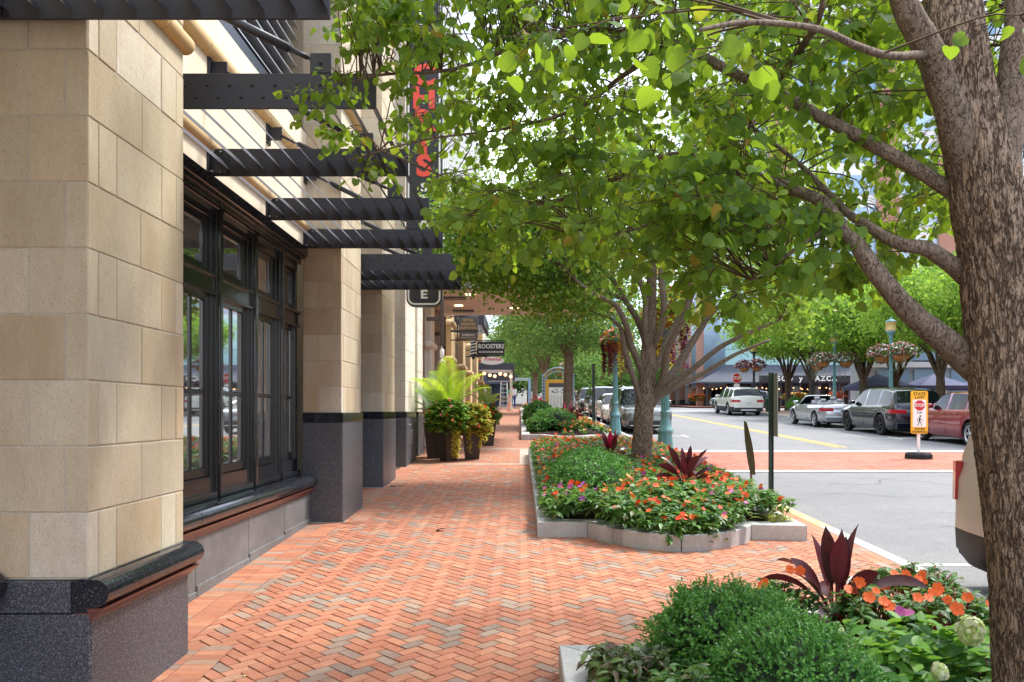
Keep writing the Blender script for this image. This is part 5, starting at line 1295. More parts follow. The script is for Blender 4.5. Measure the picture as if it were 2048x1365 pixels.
palm('darker palm behind the bright one against the stone wall', (-2.0, 18.95, 1.6), 9, 1.25, 82, 1.1, mat('shaded_palm_leaflet', '#5f8a4a', .5, island=['#5f8a4a', '#4c7540', '#7aa050'], trans=.35))
palm('slim palm rising from the farther dark planter', (-.98, 22.8, 1.8), 6, .85, 83, 1.45, mat('pale_palm_leaflet', '#8fb04a', .5, island=['#8fb04a', '#b0c860', '#6f9440'], trans=.4))
# ================================================================== lamps and baskets
def lamp(label, x, y, group='teal street lamps', h=4.45, m=TEAL, arms='y'):
    z = gz(y)+(.12 if x < 4 else 0); t = thing('street_lamp', label, 'street lamp', (x, y, z), group=group)
    b = MB(); b.lathe([(.21, -.1), (.21, .03), (.20, .05), (.155, .50), (.16, .53)], 8, (0, 0, 0), smooth=False); b.lathe([(.16, .53), (.18, .55), (.18, .59), (.15, .62), (.12, .72), (.10, .80), (.095, .95), (.112, .97), (.112, 1.0), (.09, 1.03)], 24, (0, 0, 0)); b.build('base', m, t, local=True)
    b = MB(); n = 24; v = []
    for zz in (1.02, h-.75):
        for j in range(n):
            r = (.092 if j % 2 else .078)*(1 if zz < 2 else .72); v.append((r*math.cos(2*math.pi*j/n), r*math.sin(2*math.pi*j/n), zz))
    b.add(v, [(j, (j+1) % n, n+(j+1) % n, n+j) for j in range(n)]); b.build('shaft', m, t, local=True)
    b = MB(); b.lathe([(.07, h-.78), (.095, h-.74), (.065, h-.68), (.10, h-.6), (.18, h-.5), (.20, h-.44)], 20, (0, 0, 0)); b.build('lantern_cup', m, t, local=True)
    b = MB(); b.lathe([(.19, h-.44), (.21, h-.40), (.20, h-.38), (.21, h-.12), (.235, h-.1), (.235, h-.06)], 20, (0, 0, 0)); b.build('lantern', AMBER, t, local=True)
    b = MB(); b.lathe([(.25, h-.06), (.22, h-.02), (.1, h+.05), (.03, h+.08), (.02, h+.15), (.0, h+.17)], 20, (0, 0, 0)); b.build('lantern_cap', m, t, local=True)
    b = MB()
    d = (0, 1) if arms == 'y' else (1, 0)
    b.tube([(-d[0]*.62, -d[1]*.62, 3.0), (d[0]*.62, d[1]*.62, 3.0)], .022, 8)
    b.build('basket_arm', m, t, local=True)
    return t
def basket(label, c, style, seed, r=.34, group='hanging flower baskets', lv=1.0):
    """c = centre of the bowl's rim"""
    rng = np.random.default_rng(seed); t = thing('hanging_basket', label, 'flower basket', (c[0], c[1], c[2]-.28), group=group)
    b = MB(); b.lathe([(.04, -.29), (.16, -.26), (.26, -.17), (.32, -.06), (r, 0), (r-.03, 0), (.0, -.02)], 22, c, cap=False); b.build('liner', COIR, t)
    w_ = MB()
    for j in range(20):
        a = 2*math.pi*j/20; w_.tube([(c[0]+q*math.cos(a), c[1]+q*math.sin(a), c[2]+z) for q, z in ((.045, -.3), (.17, -.27), (.27, -.175), (.33, -.06), (r+.012, .01))], .006, 4)
    w_.lathe([(r+.005, -.012), (r+.02, 0), (r+.005, .012)], 22, c); w_.build('wire_frame', RUST, t)
    fm = {'pink': [PINKF, PINKF, WHITE], 'red': [PINKF, DRED, mat('cream_petal', '#f0dcc8', .6) if 'cream_petal' not in bpy.data.materials else bpy.data.materials['cream_petal']], 'orange': [ORANGE, ORANGE2, PINKF]}[style]
    rx = .58 if style != 'orange' else .45
    u = rvec(420, rng); u = u[u[:, 2] > -.35]; cc = np.array(c)+np.array([0, 0, .14]); p = cc+u*np.array([rx, rx, .40])*rng.uniform(.7, 1.05, (len(u), 1))
    b = MB(); whorls(b, p, .09, SIMPLE, 5, rng); b.build('foliage', IMP if style != 'red' else DRED, t)
    f = MB(); k = int(len(p)*(.95 if style != 'orange' else .5)); pf = cc+(p[:k]-cc)*1.07
    for q, m_ in enumerate(fm): blooms(f, pf[q::3], .085, q, rng=rng, rnd=.7)
    f.build('flowers', fm, t)
    lens = (.5, .95); mv = PALEV
    nv = 9
    if style == 'orange': mv = [DRED, YVINE]; nv = 22; lens = (.5, 1.15)
    for i in range(nv):
        v = MB()
        a = rng.uniform(0, 6.28); L_ = rng.uniform(*lens)*lv; k = int(16*L_)+4; zz = np.linspace(.05, -L_, k); rr_ = .36+.05*np.sin(zz*3)
        yel = style == 'orange' and i % 6 == 0
        pp = np.column_stack([c[0]+np.cos(a)*rr_+rng.normal(size=k)*.03, c[1]+np.sin(a)*rr_+rng.normal(size=k)*.03, c[2]+zz])
        whorls(v, pp, .075 if style == 'orange' else .05, SIMPLE, 5 if style == 'orange' else 4, rng)
        v.build('trailing_stem', (mv[1 if yel else 0] if style == 'orange' else mv), t)
    return t
lamp('teal lamp post standing in the flowers right of the many limbed tree', 3.22, 17.8)
lamp('teal lamp post left of the many limbed tree beside the white parked car', 3.22, 27.2)
lamp('teal lamp post with pink flower baskets behind the dark blue SUV', 15.65, 33.8, m=TEAL)
lamp('distant teal lamp post between two pink baskets behind the open silver car', 16.6, 42.3, m=TEAL, arms='x')
lamp('black lamp post with dark pink basket behind the white SUV', 15.9, 54.5, m=BLACKM)
lamp('distant black lamp post beside the zelkova behind the open silver car', 17.2, 47.2, m=BLACKM)
def bz(y, x=9): return gz(y)+(.12 if x < 4 else 0)+2.95
basket('orange and burgundy flower basket left of the many limbed tree, nearer of its pair', (3.28, 26.6, bz(26.6, 3)+.05), 'orange', 1)
basket('orange and burgundy flower basket partly hidden behind its twin on the same lamp', (3.22, 27.85, bz(27.8, 3)), 'orange', 2)
basket('orange flower basket above right of the many limbed trunk', (3.24, 17.15, bz(17.1, 3)+.15), 'orange', 3)
basket('burgundy trailing basket right behind the many limbed trunk', (3.2, 18.45, bz(18.4, 3)+.1), 'orange', 4)
basket('large pink flower basket above the dark blue SUV', (15.75, 33.1, bz(33.1)+.02), 'pink', 5, lv=.7)
basket('pink flower basket half hidden behind the large one above the dark blue SUV', (15.6, 34.5, bz(34.5)), 'pink', 6, lv=.7)
basket('pink flower basket left of the distant teal lamp post', (16.0, 42.3, bz(42.3)), 'pink', 7)
basket('pink flower basket right of the distant teal lamp post', (17.2, 42.3, bz(42.3)), 'pink', 8)
basket('low pink basket crossing the zelkova trunk behind the open silver car', (17.3, 46.6, bz(46.6)-.1), 'pink', 9)
basket('dark pink flower basket right of the stop sign', (15.9, 53.8, bz(53.8)), 'red', 10, r=.36)
basket('dark pink flower basket behind the one beside the stop sign', (15.4, 55.1, bz(55.1)-.02), 'red', 11)
for x, y, s_ in ((3.3, 58, 'small red flower basket above the farthest parked cars'), (3.2, 66, 'tiny pink flower basket up the street beside the directory board')):
    basket(s_, (x, y, bz(y, 3)-.2), 'pink', int(y))

# ================================================================== cars
TYRE = mat('tyre_rubber', '#141416', .85); RIM = mat('silver_alloy', '#b9bcc0', .3, metal=.85); RIMB = mat('black_alloy', '#2a2b2e', .35, metal=.7)
CGLASS = mat('car_window_glass', '#0c1114', .05, spec=.45); CHROME = mat('chrome_trim', '#d0d3d6', .15, metal=1)
LIGHTW = mat('headlamp_lens', '#c6ccd0', .1, spec=1, coat=1); LIGHTR = mat('tail_lamp_lens', '#b01522', .15, coat=1); PLASTIC = mat('grey_black_bumper_plastic', '#2b2c30', .6)
PLATEM = mat('number_plate', '#c8ccd6', .5); PLATEY = mat('yellow_number_plate', '#e0a818', .5)
SEATM = mat('light_grey_leather', '#a8a9ad', .6)
def paint(n, c, metal=.35, rough=.28): return mat(n, c, rough, metal=metal, coat=1, spec=.6)
BOD = {
 'suv': dict(B=[(0, .74), (.02, .86), (.08, .95), (.22, 1.03), (.3, 1.05), (.6, 1.08), (.92, 1.14), (.975, 1.12), (1, .98)], R=[(0, .74), (.02, .86), (.08, .95), (.25, 1.06), (.40, -.08), (.46, -.02), (.6, 0), (.8, -.03), (.91, -.09), (.925, -.12), (.985, 1.16), (1, .98)], ws=(.25, .405), rw=(.925, .98), side=(.33, .915), pil=((.5, .52), (.73, .75))),
 'sedan': dict(B=[(0, .62), (.02, .72), (.1, .80), (.25, .90), (.4, .93), (.8, 1.0), (.97, 1.0), (1, .85)], R=[(0, .62), (.02, .72), (.1, .80), (.27, .92), (.43, -.05), (.52, 0), (.64, -.04), (.72, -.14), (.86, 1.03), (.98, 1.02), (1, .85)], ws=(.27, .43), rw=(.73, .855), side=(.34, .80), pil=((.52, .54),)),
 'open': dict(B=[(0, .62), (.02, .72), (.1, .80), (.25, .90), (.4, .93), (.8, .98), (.97, .98), (1, .82)], R=[(0, .62), (.02, .72), (.1, .80), (.25, .92), (.32, .95), (.8, .99), (.98, .99), (1, .82)], ws=(0, 0), rw=(0, 0), side=(0, 0), pil=()),
}
def car(name, label, x, y, facing, L_, W_c, H, pm, kind='suv', wr=.36, rim=RIM, wb=None, tilt=True, rear='suv', plate=PLATEM, grp='cars parked along both kerbs', roofbars=False, cladding=False, door=True, dark_rear=False, side_z=0, tall=False, tum=.30):
    """x,y = centre. facing = 'away' (+Y), 'toward' (-Y), 'left' (-X)"""
    rz = {'away': math.pi/2, 'toward': -math.pi/2, 'left': math.pi}[facing] if isinstance(facing, str) else facing
    pit = {'away': -1, 'toward': 1}.get(facing, 0)*math.atan(SL) if tilt else 0
    t = thing(name, label, 'car', (x, y, gz(y)-.12+side_z), group=grp); t.rotation_euler = (0, pit, rz)
    S_ = BOD[kind]; wb = wb or L_*.6; fo = (L_-wb)*.47; xs_w = [L_/2-fo, L_/2-fo-wb]
    def zz(tab, s): 
        tb = [(a, b_ if b_ > .3 else H+b_) for a, b_ in tab]; return interp(tb, s)
    st = set(np.linspace(0, 1, 41)); 
    for a in S_['ws']+S_['rw']+S_['side']: st.add(a)
    for a, b_ in S_['pil']: st.add(a); st.add(b_)
    for wx in xs_w:
        for k in np.linspace(-1, 1, 13): st.add(min(1, max(0, (L_/2-wx+k*(wr+.07))/L_)))
    st = sorted(st); st = [s for i, s in enumerate(st) if i == 0 or s-st[i-1] > .0012]
    wt = [(0, .74), (.015, .84), (.05, .93), (.12, .985), (.2, 1), (.82, 1), (.93, .985), (.985, .95), (1, .88)]
    rings = []
    for s in st:
        X_ = L_/2-s*L_; w_ = W_c/2*interp(wt, s); B_ = zz(S_['B'], s); R_ = max(zz(S_['R'], s), B_+.005); cab = min(1, (R_-B_)/.35)
        z0 = .24+(.06 if s < .03 or s > .97 else 0); az = 0
        for wx in xs_w:
            q = (wr+.065)**2-(X_-wx)**2
            if q > 0: az = max(az, wr+math.sqrt(q))
        zs = [max(z0, az), max(z0+.07, az+.006), max(.55, az+.02), B_-.14, B_]
        for k in range(1, 4): zs[k] = max(zs[k], zs[k-1]+.002); 
        zs[3] = min(zs[3], B_-.02); zs[2] = min(zs[2], zs[3]-.004) if az < zs[3] else zs[2]
        wr_ = w_-.06-(R_-B_)*tum
        pts = [(w_-.07 if az == 0 else w_-.015, zs[0]), (w_-.012, zs[1]), (w_, zs[2]), (w_-.005, zs[3]), (w_-.05, B_),
               (w_-.10*(1-cab)-(.045+.0*cab) if cab < .05 else wr_+.02, B_+.012 if cab < .05 else R_-.085*cab), (w_-.25 if cab < .05 else wr_-.09, B_+.028 if cab < .05 else R_-.012), (0, R_+.03*(1-cab)+.015)]
        rings.append([(X_, y_, z_) for y_, z_ in pts]+[(X_, -y_, z_) for y_, z_ in pts[-2::-1]])
    body, glass = MB(), MB(); nr = len(rings[0])
    V = [p for r in rings for p in r]; fb, fg = [], []; fc = []
    for i in range(len(st)-1):
        sm_ = (st[i]+st[i+1])/2
        for k in range(nr-1):
            kk = min(k, nr-2-k); f = (i*nr+k, (i+1)*nr+k, (i+1)*nr+k+1, i*nr+k+1); g_ = False
            if kk == 4 and S_['side'][0] < sm_ < S_['side'][1] and not any(a < sm_ < b_ for a, b_ in S_['pil']): g_ = True
            if kk in (6,) and (S_['ws'][0] < sm_ < S_['ws'][1] or S_['rw'][0] < sm_ < S_['rw'][1]): g_ = True
            if kk == 5 and S_['rw'][0] < sm_ < S_['rw'][1]: g_ = True
            if kk == 5 and S_['ws'][0] < sm_ < S_['ws'][1]: g_ = True
            (fg if g_ else (fc if (cladding and kk <= 1) else fb)).append(f)
    n = len(st)-1; fb.append(tuple(range(nr))); fb.append(tuple(n*nr+k for k in range(nr))[::-1])
    body.add(V, fb, 0, True); body.add(V, fc, 1, True); b_o = body.build('body', [pm, PLASTIC], t, local=True)
    if fg: glass.add(V, fg, 0, False); glass.build('window', CGLASS, t, local=True)
    u = MB(); u.box(-L_/2+.25, L_/2-.25, -W_c/2+.2, W_c/2-.2, .2, .8); u.build('underbody', BLACK, t, local=True)
    for wx in xs_w:
        for sgn in (1, -1):
            yo = sgn*(W_c/2-.005); w_ = MB(); Mx = Matrix.Translation((wx, yo, wr))@Matrix.Rotation(-sgn*math.pi/2, 4, 'X')
            w_.lathe([(wr*.6, -.2), (wr*.93, -.2), (wr, -.16), (wr, -.05), (wr*.94, -.01), (wr*.72, .0), (wr*.70, -.03), (wr*.6, -.06)], 30, (0, 0, 0), M=Mx); W = w_.build('wheel', TYRE, t, local=True)
            r_ = MB(); r_.lathe([(wr*.72, -.012), (wr*.70, -.004), (wr*.66, -.012), (wr*.64, -.06)], 30, (0, 0, 0), M=Mx, cap=False)
            for k in range(10):
                a = 2*math.pi*(k//2)/5+(.16 if k % 2 else -.16); c_, s_ = math.cos(a), math.sin(a); Mr = Mx@Matrix.Rotation(a, 4, 'Z'); r_.add([(.03, -.02, -.02), (wr*.68, -.014, -.012), (wr*.68, .014, -.012), (.03, .02, -.02), (.03, -.02, -.05), (wr*.68, -.014, -.05), (wr*.68, .014, -.05), (.03, .02, -.05)], [(0, 1, 2, 3), (0, 4, 5, 1), (3, 2, 6, 7)], 0, False, Mr)
            r_.lathe([(.001, -.01), (.05, -.012), (.06, -.04)], 12, (0, 0, 0), M=Mx); r_.build('rim', rim, W, local=True)
    # mirrors
    mx = L_/2-(.33*L_ if kind != 'open' else .32*L_); mz = {'suv': 1.12, 'sedan': .98, 'open': 1.0}[kind]
    for sgn in (1, -1):
        m_ = MB(); m_.bbox(mx-.06, mx+.08, min(sgn*(W_c/2-.05), sgn*(W_c/2+.17)), max(sgn*(W_c/2-.05), sgn*(W_c/2+.17)), mz-.02, mz+.13, .03, smooth=True); m_.build('mirror', pm, t, local=True)
    # front lamps and grille
    hz = {'suv': .78, 'sedan': .66, 'open': .66}[kind]; fw = W_c/2
    for sgn in (1, -1):
        m_ = MB(); q = [(L_/2-.03, .52*fw), (L_/2-.10, .80*fw), (L_/2-.38, .955*fw), (L_/2-.33, .87*fw), (L_/2-.2, .6*fw)]; q = [(a+.02, sgn*b_*1.012) for a, b_ in q]; q = q if sgn > 0 else q[::-1]
        m_.prism(q, hz-.05, hz+.07); m_.build('headlight', LIGHTW, t, local=True)
        m_ = MB(); tz = .9 if kind == 'suv' else .80
        q = [(-L_/2-.012, .50*fw), (-L_/2+.05, .50*fw), (-L_/2+.2, .85*fw), (-L_/2+.42, .96*fw), (-L_/2+.40, .996*fw), (-L_/2+.2, .983*fw), (-L_/2+.065, .957*fw), (-L_/2-.006, .86*fw)]; q = [(a, sgn*b_) for a, b_ in q]; q = q[::-1] if sgn > 0 else q
        if tall: q = [(a, sgn*b_) for a, b_ in [(-L_/2-.012, .6*fw), (-L_/2+.05, .6*fw), (-L_/2+.14, .93*fw), (-L_/2+.13, .975*fw), (-L_/2+.05, .955*fw), (-L_/2-.006, .86*fw)]]; q = q[::-1] if sgn > 0 else q
        m_.prism(q, tz-(.10 if tall else .07), tz+(.24 if tall else .07)); m_.build('taillight', LIGHTR, t, local=True)
    m_ = MB(); m_.bbox(L_/2-.12, L_/2+.012, -.52*fw, .52*fw, hz-.12, hz+.04, .02); m_.bbox(L_/2-.12, L_/2+.022, -.75*fw, .75*fw, .32, .5, .02); m_.build('grille', BLACK, t, local=True)
    m_ = MB()
    for k in range(3): m_.bbox(L_/2-.1, L_/2+.02, -.5*fw, .5*fw, hz-.10+k*.05, hz-.085+k*.05, .003)
    m_.bbox(L_/2-.1, L_/2+.03, -.7*fw, .7*fw, .31, .335, .004); m_.build('chrome_bar', CHROME, t, local=True)
    m_ = MB(); m_.bbox(L_/2-.05, L_/2+.034, -.16, .16, .45, .57, .006); m_.build('front_plate', plate, t, local=True)
    m_ = MB(); m_.bbox(-L_/2-.012, -L_/2+.1, -.16, .16, .72 if kind == 'suv' else .7, .84 if kind == 'suv' else .82, .006); m_.build('rear_plate', PLATEM, t, local=True)
    m_ = MB(); m_.bbox(-L_/2-.03, -L_/2+.25, -.86*fw, .86*fw, .27, .50, .03); m_.build('rear_bumper', PLASTIC if (cladding or dark_rear) else pm, t, local=True)
    if cladding: 
        m_ = MB(); m_.bbox(-L_/2-.045, -L_/2+.2, -.5*fw, .5*fw, .3, .38, .02); m_.build('skid_plate', CHROME, t, local=True)
    for sgn in (1, -1):
        for dx in ((.03, -.72) if kind == 'suv' else (.0,)):
            m_ = MB()
            x_ = -.28+dx if kind != 'suv' else .1+dx; y_ = sgn*(W_c/2+.004); zh = {'suv': .97}.get(kind, .86); m_.bbox(x_-.09, x_+.09, min(y_-.012, y_+.014), max(y_-.012, y_+.014), zh-.012, zh+.014, .004); m_.build('door_handle', pm if not roofbars else CHROME, t, local=True)
    m_ = MB()      # door shut lines
    for sgn in (1, -1):
        for s in ((.30, .51, .735) if kind == 'suv' else (.30, .53, .76) if kind == 'sedan' else (.30, .60)):
            X_ = L_/2-s*L_; y_ = sgn*(W_c/2+.0005); m_.bbox(X_-.003, X_+.003, min(y_, y_-sgn*.05), max(y_, y_-sgn*.05)+.0005, .34, .92 if kind == 'suv' else .8, .0005)
    m_.build('door_gap', BLACK, t, local=True)
    if roofbars:
        for sgn in (1, -1): m_ = MB(); m_.tube(cr([(L_/2-.40*L_, sgn*(W_c/2-.32), H-.05), (L_/2-.46*L_, sgn*(W_c/2-.32), H+.04), (L_/2-.8*L_, sgn*(W_c/2-.32), H+.02), (L_/2-.86*L_, sgn*(W_c/2-.32), H-.06)], 4), .018, 6); m_.build('roof_rail', CHROME, t, local=True)
    if kind == 'open':
        a = MB(); p0, p1 = (L_/2-.29*L_, .95), (L_/2-.40*L_, H)
        a.tube([(p0[0], -W_c/2+.12, p0[1]-.03), (p1[0], -W_c/2+.26, p1[1]-.04), (p1[0]-.02, -W_c/2+.45, p1[1]), (p1[0]-.02, W_c/2-.45, p1[1]), (p1[0], W_c/2-.26, p1[1]-.04), (p0[0], W_c/2-.12, p0[1]-.03)], .03, 8); a.build('windscreen_frame', CHROME, t, local=True)
        a = MB(); a.add([(p0[0], -W_c/2+.14, p0[1]), (p0[0], W_c/2-.14, p0[1]), (p1[0]-.01, W_c/2-.3, p1[1]-.02), (p1[0]-.01, -W_c/2+.3, p1[1]-.02)], [(0, 1, 2, 3)]); a.build('windscreen', CGLASS, t, local=True)
        ck_ = MB(); ck_.prism([(p1[0]-.05, -W_c/2+.16), (-L_*.22, -W_c/2+.2), (-L_*.22, W_c/2-.2), (p1[0]-.05, W_c/2-.16)][::-1], .97, 1.012); ck_.build('cockpit_black_panel', BLACK, t, local=True)  # flat black panel stands in for the dark inside of the cockpit
        for xx, n_s in ((-.10, 2), (-.85, 2)):
            for sgn in (1, -1):
                s_ = MB(); s_.bbox(xx-.10, xx+.03, sgn*.36-.24, sgn*.36+.24, .8, 1.16 if xx > -.5 else 1.10, .05, smooth=True); s_.bbox(xx-.11, xx-.02, sgn*.36-.13, sgn*.36+.13, 1.17 if xx > -.5 else 1.11, 1.33 if xx > -.5 else 1.24, .04, smooth=True); s_.build('seat', SEATM, t, local=True)
        for sgn in (1, -1): a = MB(); a.lathe([(.04, 0), (.045, .06), (.03, .06), (.03, 0)], 12, M=Matrix.Translation((-L_/2-.02, sgn*.55, .33))@Matrix.Rotation(math.pi/2, 4, 'Y')); a.build('exhaust_tip', CHROME, t, local=True)
    return t
car('parked_suv', 'champagne SUV half hidden by the leaning tree trunk, its rear corner showing', 4.86, 4.83, 'toward', 5.0, 1.98, 1.92, mat('champagne_paint', '#c4beb6', .38, metal=.3, spec=.5), 'suv', dark_rear=True, tall=True, cladding=True, tum=.10)
car('parked_suv', 'grey green SUV facing forward behind the many limbed tree with a yellow plate', 4.82, 32.6, 'toward', 5.0, 1.98, 1.78, paint('grey_green_paint', '#6a7270', .4, .3), 'suv', plate=PLATEY, roofbars=True)
car('parked_car', 'white sedan parked behind the grey green SUV', 4.72, 39.0, 'toward', 4.7, 1.82, 1.45, paint('white_paint', '#e8e8e6', .0, .3), 'sedan', .33)
car('parked_suv', 'dark navy SUV parked behind the white sedan', 4.75, 45.6, 'toward', 4.9, 1.95, 1.78, paint('navy_paint', '#1f2a3c', .4, .25), 'suv')
car('parked_suv', 'black SUV parked behind the navy one', 4.6, 52, 'toward', 4.8, 1.9, 1.7, paint('black_paint', '#16171a', .4, .25), 'suv')
car('parked_car', 'silver sedan far up the row of parked cars', 4.6, 58.6, 'toward', 4.6, 1.8, 1.45, paint('far_silver_paint', '#b8bcc0', .5, .3), 'sedan', .33, tilt=False)
car('parked_car', 'cream sedan at the far end of the parked row', 4.7, 65, 'toward', 4.6, 1.8, 1.45, paint('cream_paint', '#d8d4c8', .1, .3), 'sedan', .33, tilt=False)
car('moving_suv', 'white SUV with dark lower bumper seen from behind by the stop sign', 13.78, 50.9, 'away', 5.1, 1.98, 1.74, paint('pearl_white_paint', '#dedcd4', .1, .3), 'suv', .38, wb=2.95, cladding=True, grp='cars on the street', roofbars=False)
car('convertible_car', 'silver convertible with open roof and light grey seats', 13.85, 36.6, 'away', 4.65, 1.84, 1.36, paint('silver_paint', '#a9acb3', .6, .25), 'open', .345, wb=2.75)
car('parked_suv', 'glossy dark blue SUV with black rims parked behind the open silver car', 14.2, 30.9, 'away', 4.95, 2.0, 1.76, paint('midnight_blue_paint', '#0c1424', .3, .25), 'suv', .39, RIMB, wb=2.97)
car('parked_suv', 'dark red SUV parked next to the yellow crosswalk sign', 14.3, 25.2, 'away', 4.7, 1.92, 1.66, paint('crimson_paint', '#8c1524', .3, .25), 'suv', .38, wb=2.87)
car('crossing_car', 'dark blue hatchback crossing the side street at the junction', 17.7, 64.5, 'left', 4.6, 1.8, 1.55, paint('deep_blue_paint', '#1c2640', .4, .25), 'suv', .35, grp='cars on the street')

# ================================================================== signs and posts
def ubar(b, x, y, z0, z1, w_=.06):
    b.bbox(x-w_/2, x+w_/2, y-.004, y+.004, z0, z1, .0015); b.bbox(x-w_/2, x-w_/2+.008, y-.03, y-.0045, z0, z1, .0015); b.bbox(x+w_/2-.008, x+w_/2, y-.03, y-.0045, z0, z1, .0015)
t = thing('sign_post', 'dark green steel post with an edge on sign at the yellow kerb', 'sign post', (3.52, 11.25, gz(11.25)), group='steel sign posts')
b = MB(); ubar(b, 3.52, 11.25, 0.3, 2.26, .066); b.build('post', GREENP, t)
b = MB(); Ms = Matrix.Translation((3.585, 11.25, 0))@Matrix.Rotation(math.radians(80), 4, 'Z'); b.bbox(-.22, .22, -.006, .006, 1.36, 2.25, .002, M=Ms); b.build('sign_plate', SIGNB, t)
t = thing('bent_sign', 'bent and twisted grey green sign sheet on a short rusty stem', 'sign', tuple(P(1503, 985, 12.4)), group='steel sign posts')
b = MB(); v = []
for k in range(9):
    f = k/8; cx_, cz = (1489+14*f**1.3, 842+108*f); wd = (5+9*math.sin(f*2.6)); a = P(cx_-wd*.25, cz, 12.4); c_ = P(cx_+wd*.8, cz+(3 if k == 0 else 0), 12.25); v += [tuple(a), tuple((a+c_)/2+Vector((0, .05*math.sin(f*4), 0))), tuple(c_)]
v2 = [(p[0]+.004, p[1]+.006, p[2]) for p in v]; n = len(v)
b.add(v+v2, [(i*3+j, i*3+j+1, i*3+j+4, i*3+j+3) for i in range(8) for j in range(2)]+[(n+i*3+j+3, n+i*3+j+4, n+i*3+j+1, n+i*3+j) for i in range(8) for j in range(2)], 0, True); b.build('sheet', RUST, t)
b = MB(); b.tube([P(1504, 1000, 12.4), P(1503, 960, 12.4), P(1501, 935, 12.4)], [.022, .018, .016], 8); b.build('stem', mat('rusty_stem', '#6a4638', .8), t)
t = thing('sign_post', 'slim dark green post left of the teal lamp at the parked cars', 'sign post', (2.5, 27.6, gz(27.6)), group='steel sign posts')
b = MB(); ubar(b, 2.52, 27.6, gz(27.6)-.1, P(0, 728, 27.6).z, .1); b.build('post', GREENP, t)
# in-street crosswalk sign
SX, SYY = 9.9, 19.9; zr = gz(SYY)-.11
t = thing('crosswalk_sign', 'yellow state law stop for pedestrians sign on a black rubber base', 'sign', (SX, SYY, zr))
b = MB(); b.lathe([(.33, 0), (.33, .10), (.29, .15), (.12, .16)], 8, (SX, SYY, zr), smooth=False); b.build('rubber_base', RUBBER, t)
b = MB(); b.bbox(SX-.035, SX+.035, SYY-.02, SYY+.02, zr+.15, zr+.68, .006); b.build('post', WHITE, t)
zp = zr+.62
b = MB(); b.prism([(SX+a, zp+c_) for a, c_ in rrect(-.21, .21, 0, 1.06, .04)], SYY-.05, SYY-.03, 'y'); P_s = b.build('panel', YSIGN, t)
b = MB(); b.bbox(SX-.165, SX+.165, SYY-.054, SYY-.048, zp+.165, zp+.845, .002); b.build('white_field', WHITE, t)
def flat_text(s, sz, m_, x, z, y, parent, off=.01, sx=1, space=1, name='lettering'):
    q = text(name, s, sz, m_, parent, off=off, sx=sx, ext=.002, space=space); q.location = Vector((x, y, z))-Vector(parent.location); return q
for s_, zz_, sz in (('STATE', .985, .095), ('LAW', .90, .095)): flat_text(s_, sz, BLACK, SX, zp+zz_, SYY-.054, t, .015, 1, 1.15)
for s_, zz_, sz in (('WITHIN', .115, .075), ('CROSSWALK', .045, .07)): flat_text(s_, sz, BLACK, SX, zp+zz_, SYY-.054, t, .015, .95)
b = MB(); b.prism([(SX+.135*math.cos(math.pi/8+k*math.pi/4), zp+.70+.135*math.sin(math.pi/8+k*math.pi/4)) for k in range(8)], SYY-.058, SYY-.0545, 'y'); b.build('stop_symbol', REDS, t)
flat_text('STOP', .115, WHITE, SX, zp+.70, SYY-.061, t, .02, .85); flat_text('FOR', .07, BLACK, SX, zp+.52, SYY-.056, t, .005)
b = MB()
def poly2(pts, y0_, y1_): b.prism([(SX+a, zp+c_) for a, c_ in pts], y0_, y1_, 'y')
poly2([(.017+.022*math.cos(a), .435+.024*math.sin(a)) for a in np.linspace(0, 2*math.pi, 11)[:-1]], SYY-.058, SYY-.0545)
for a, c_, w_ in (((.0, .40), (.0, .31), .032), ((.0, .32), (-.05, .20), .016), ((.0, .32), (.035, .26), .016), ((.035, .26), (.05, .195), .013), ((-.01, .39), (-.05, .35), .010), ((-.05, .35), (-.055, .30), .009), ((.01, .385), (.05, .34), .010), ((.05, .34), (.065, .31), .009)):
    d_ = Vector((c_[0]-a[0], c_[1]-a[1])); nn = Vector((-d_.y, d_.x)).normalized()*w_/1; b.prism([(SX+p, zp+q_) for p, q_ in ((a[0]-nn.x*.5, a[1]-nn.y*.5), (c_[0]-nn.x*.5, c_[1]-nn.y*.5), (c_[0]+nn.x*.5, c_[1]+nn.y*.5), (a[0]+nn.x*.5, a[1]+nn.y*.5))], SYY-.0581-.0002*abs(hash(str(a))) % .0008, SYY-.0545, 'y')
b.build('walking_figure', BLACK, t)
# stop sign
t = thing('stop_sign', 'red octagonal stop sign above the white SUV', 'sign', (15.75, 58.3, gz(58.3))); zc = P(0, 757, 58.3).z
b = MB(); b.prism([(15.75+.385*math.cos(math.pi/8+k*math.pi/4), zc+.385*math.sin(math.pi/8+k*math.pi/4)) for k in range(8)], 58.23, 58.26, 'y'); b.build('white_border', WHITE, t)
b = MB(); b.prism([(15.75+.355*math.cos(math.pi/8+k*math.pi/4), zc+.355*math.sin(math.pi/8+k*math.pi/4)) for k in range(8)], 58.22, 58.232, 'y'); b.build('red_face', REDS, t)
flat_text('STOP', .31, WHITE, 15.75, zc, 58.21, t, .025, .85); b = MB(); b.tube([(15.75, 58.3, gz(58.3)-.1), (15.75, 58.3, zc+.3)], .03, 8); b.build('post', SIGNB, t); b = MB(); b.bbox(15.55, 15.95, 58.23, 58.26, zc-.62, zc-.42, .004); b.build('small_plate', WHITE, t)
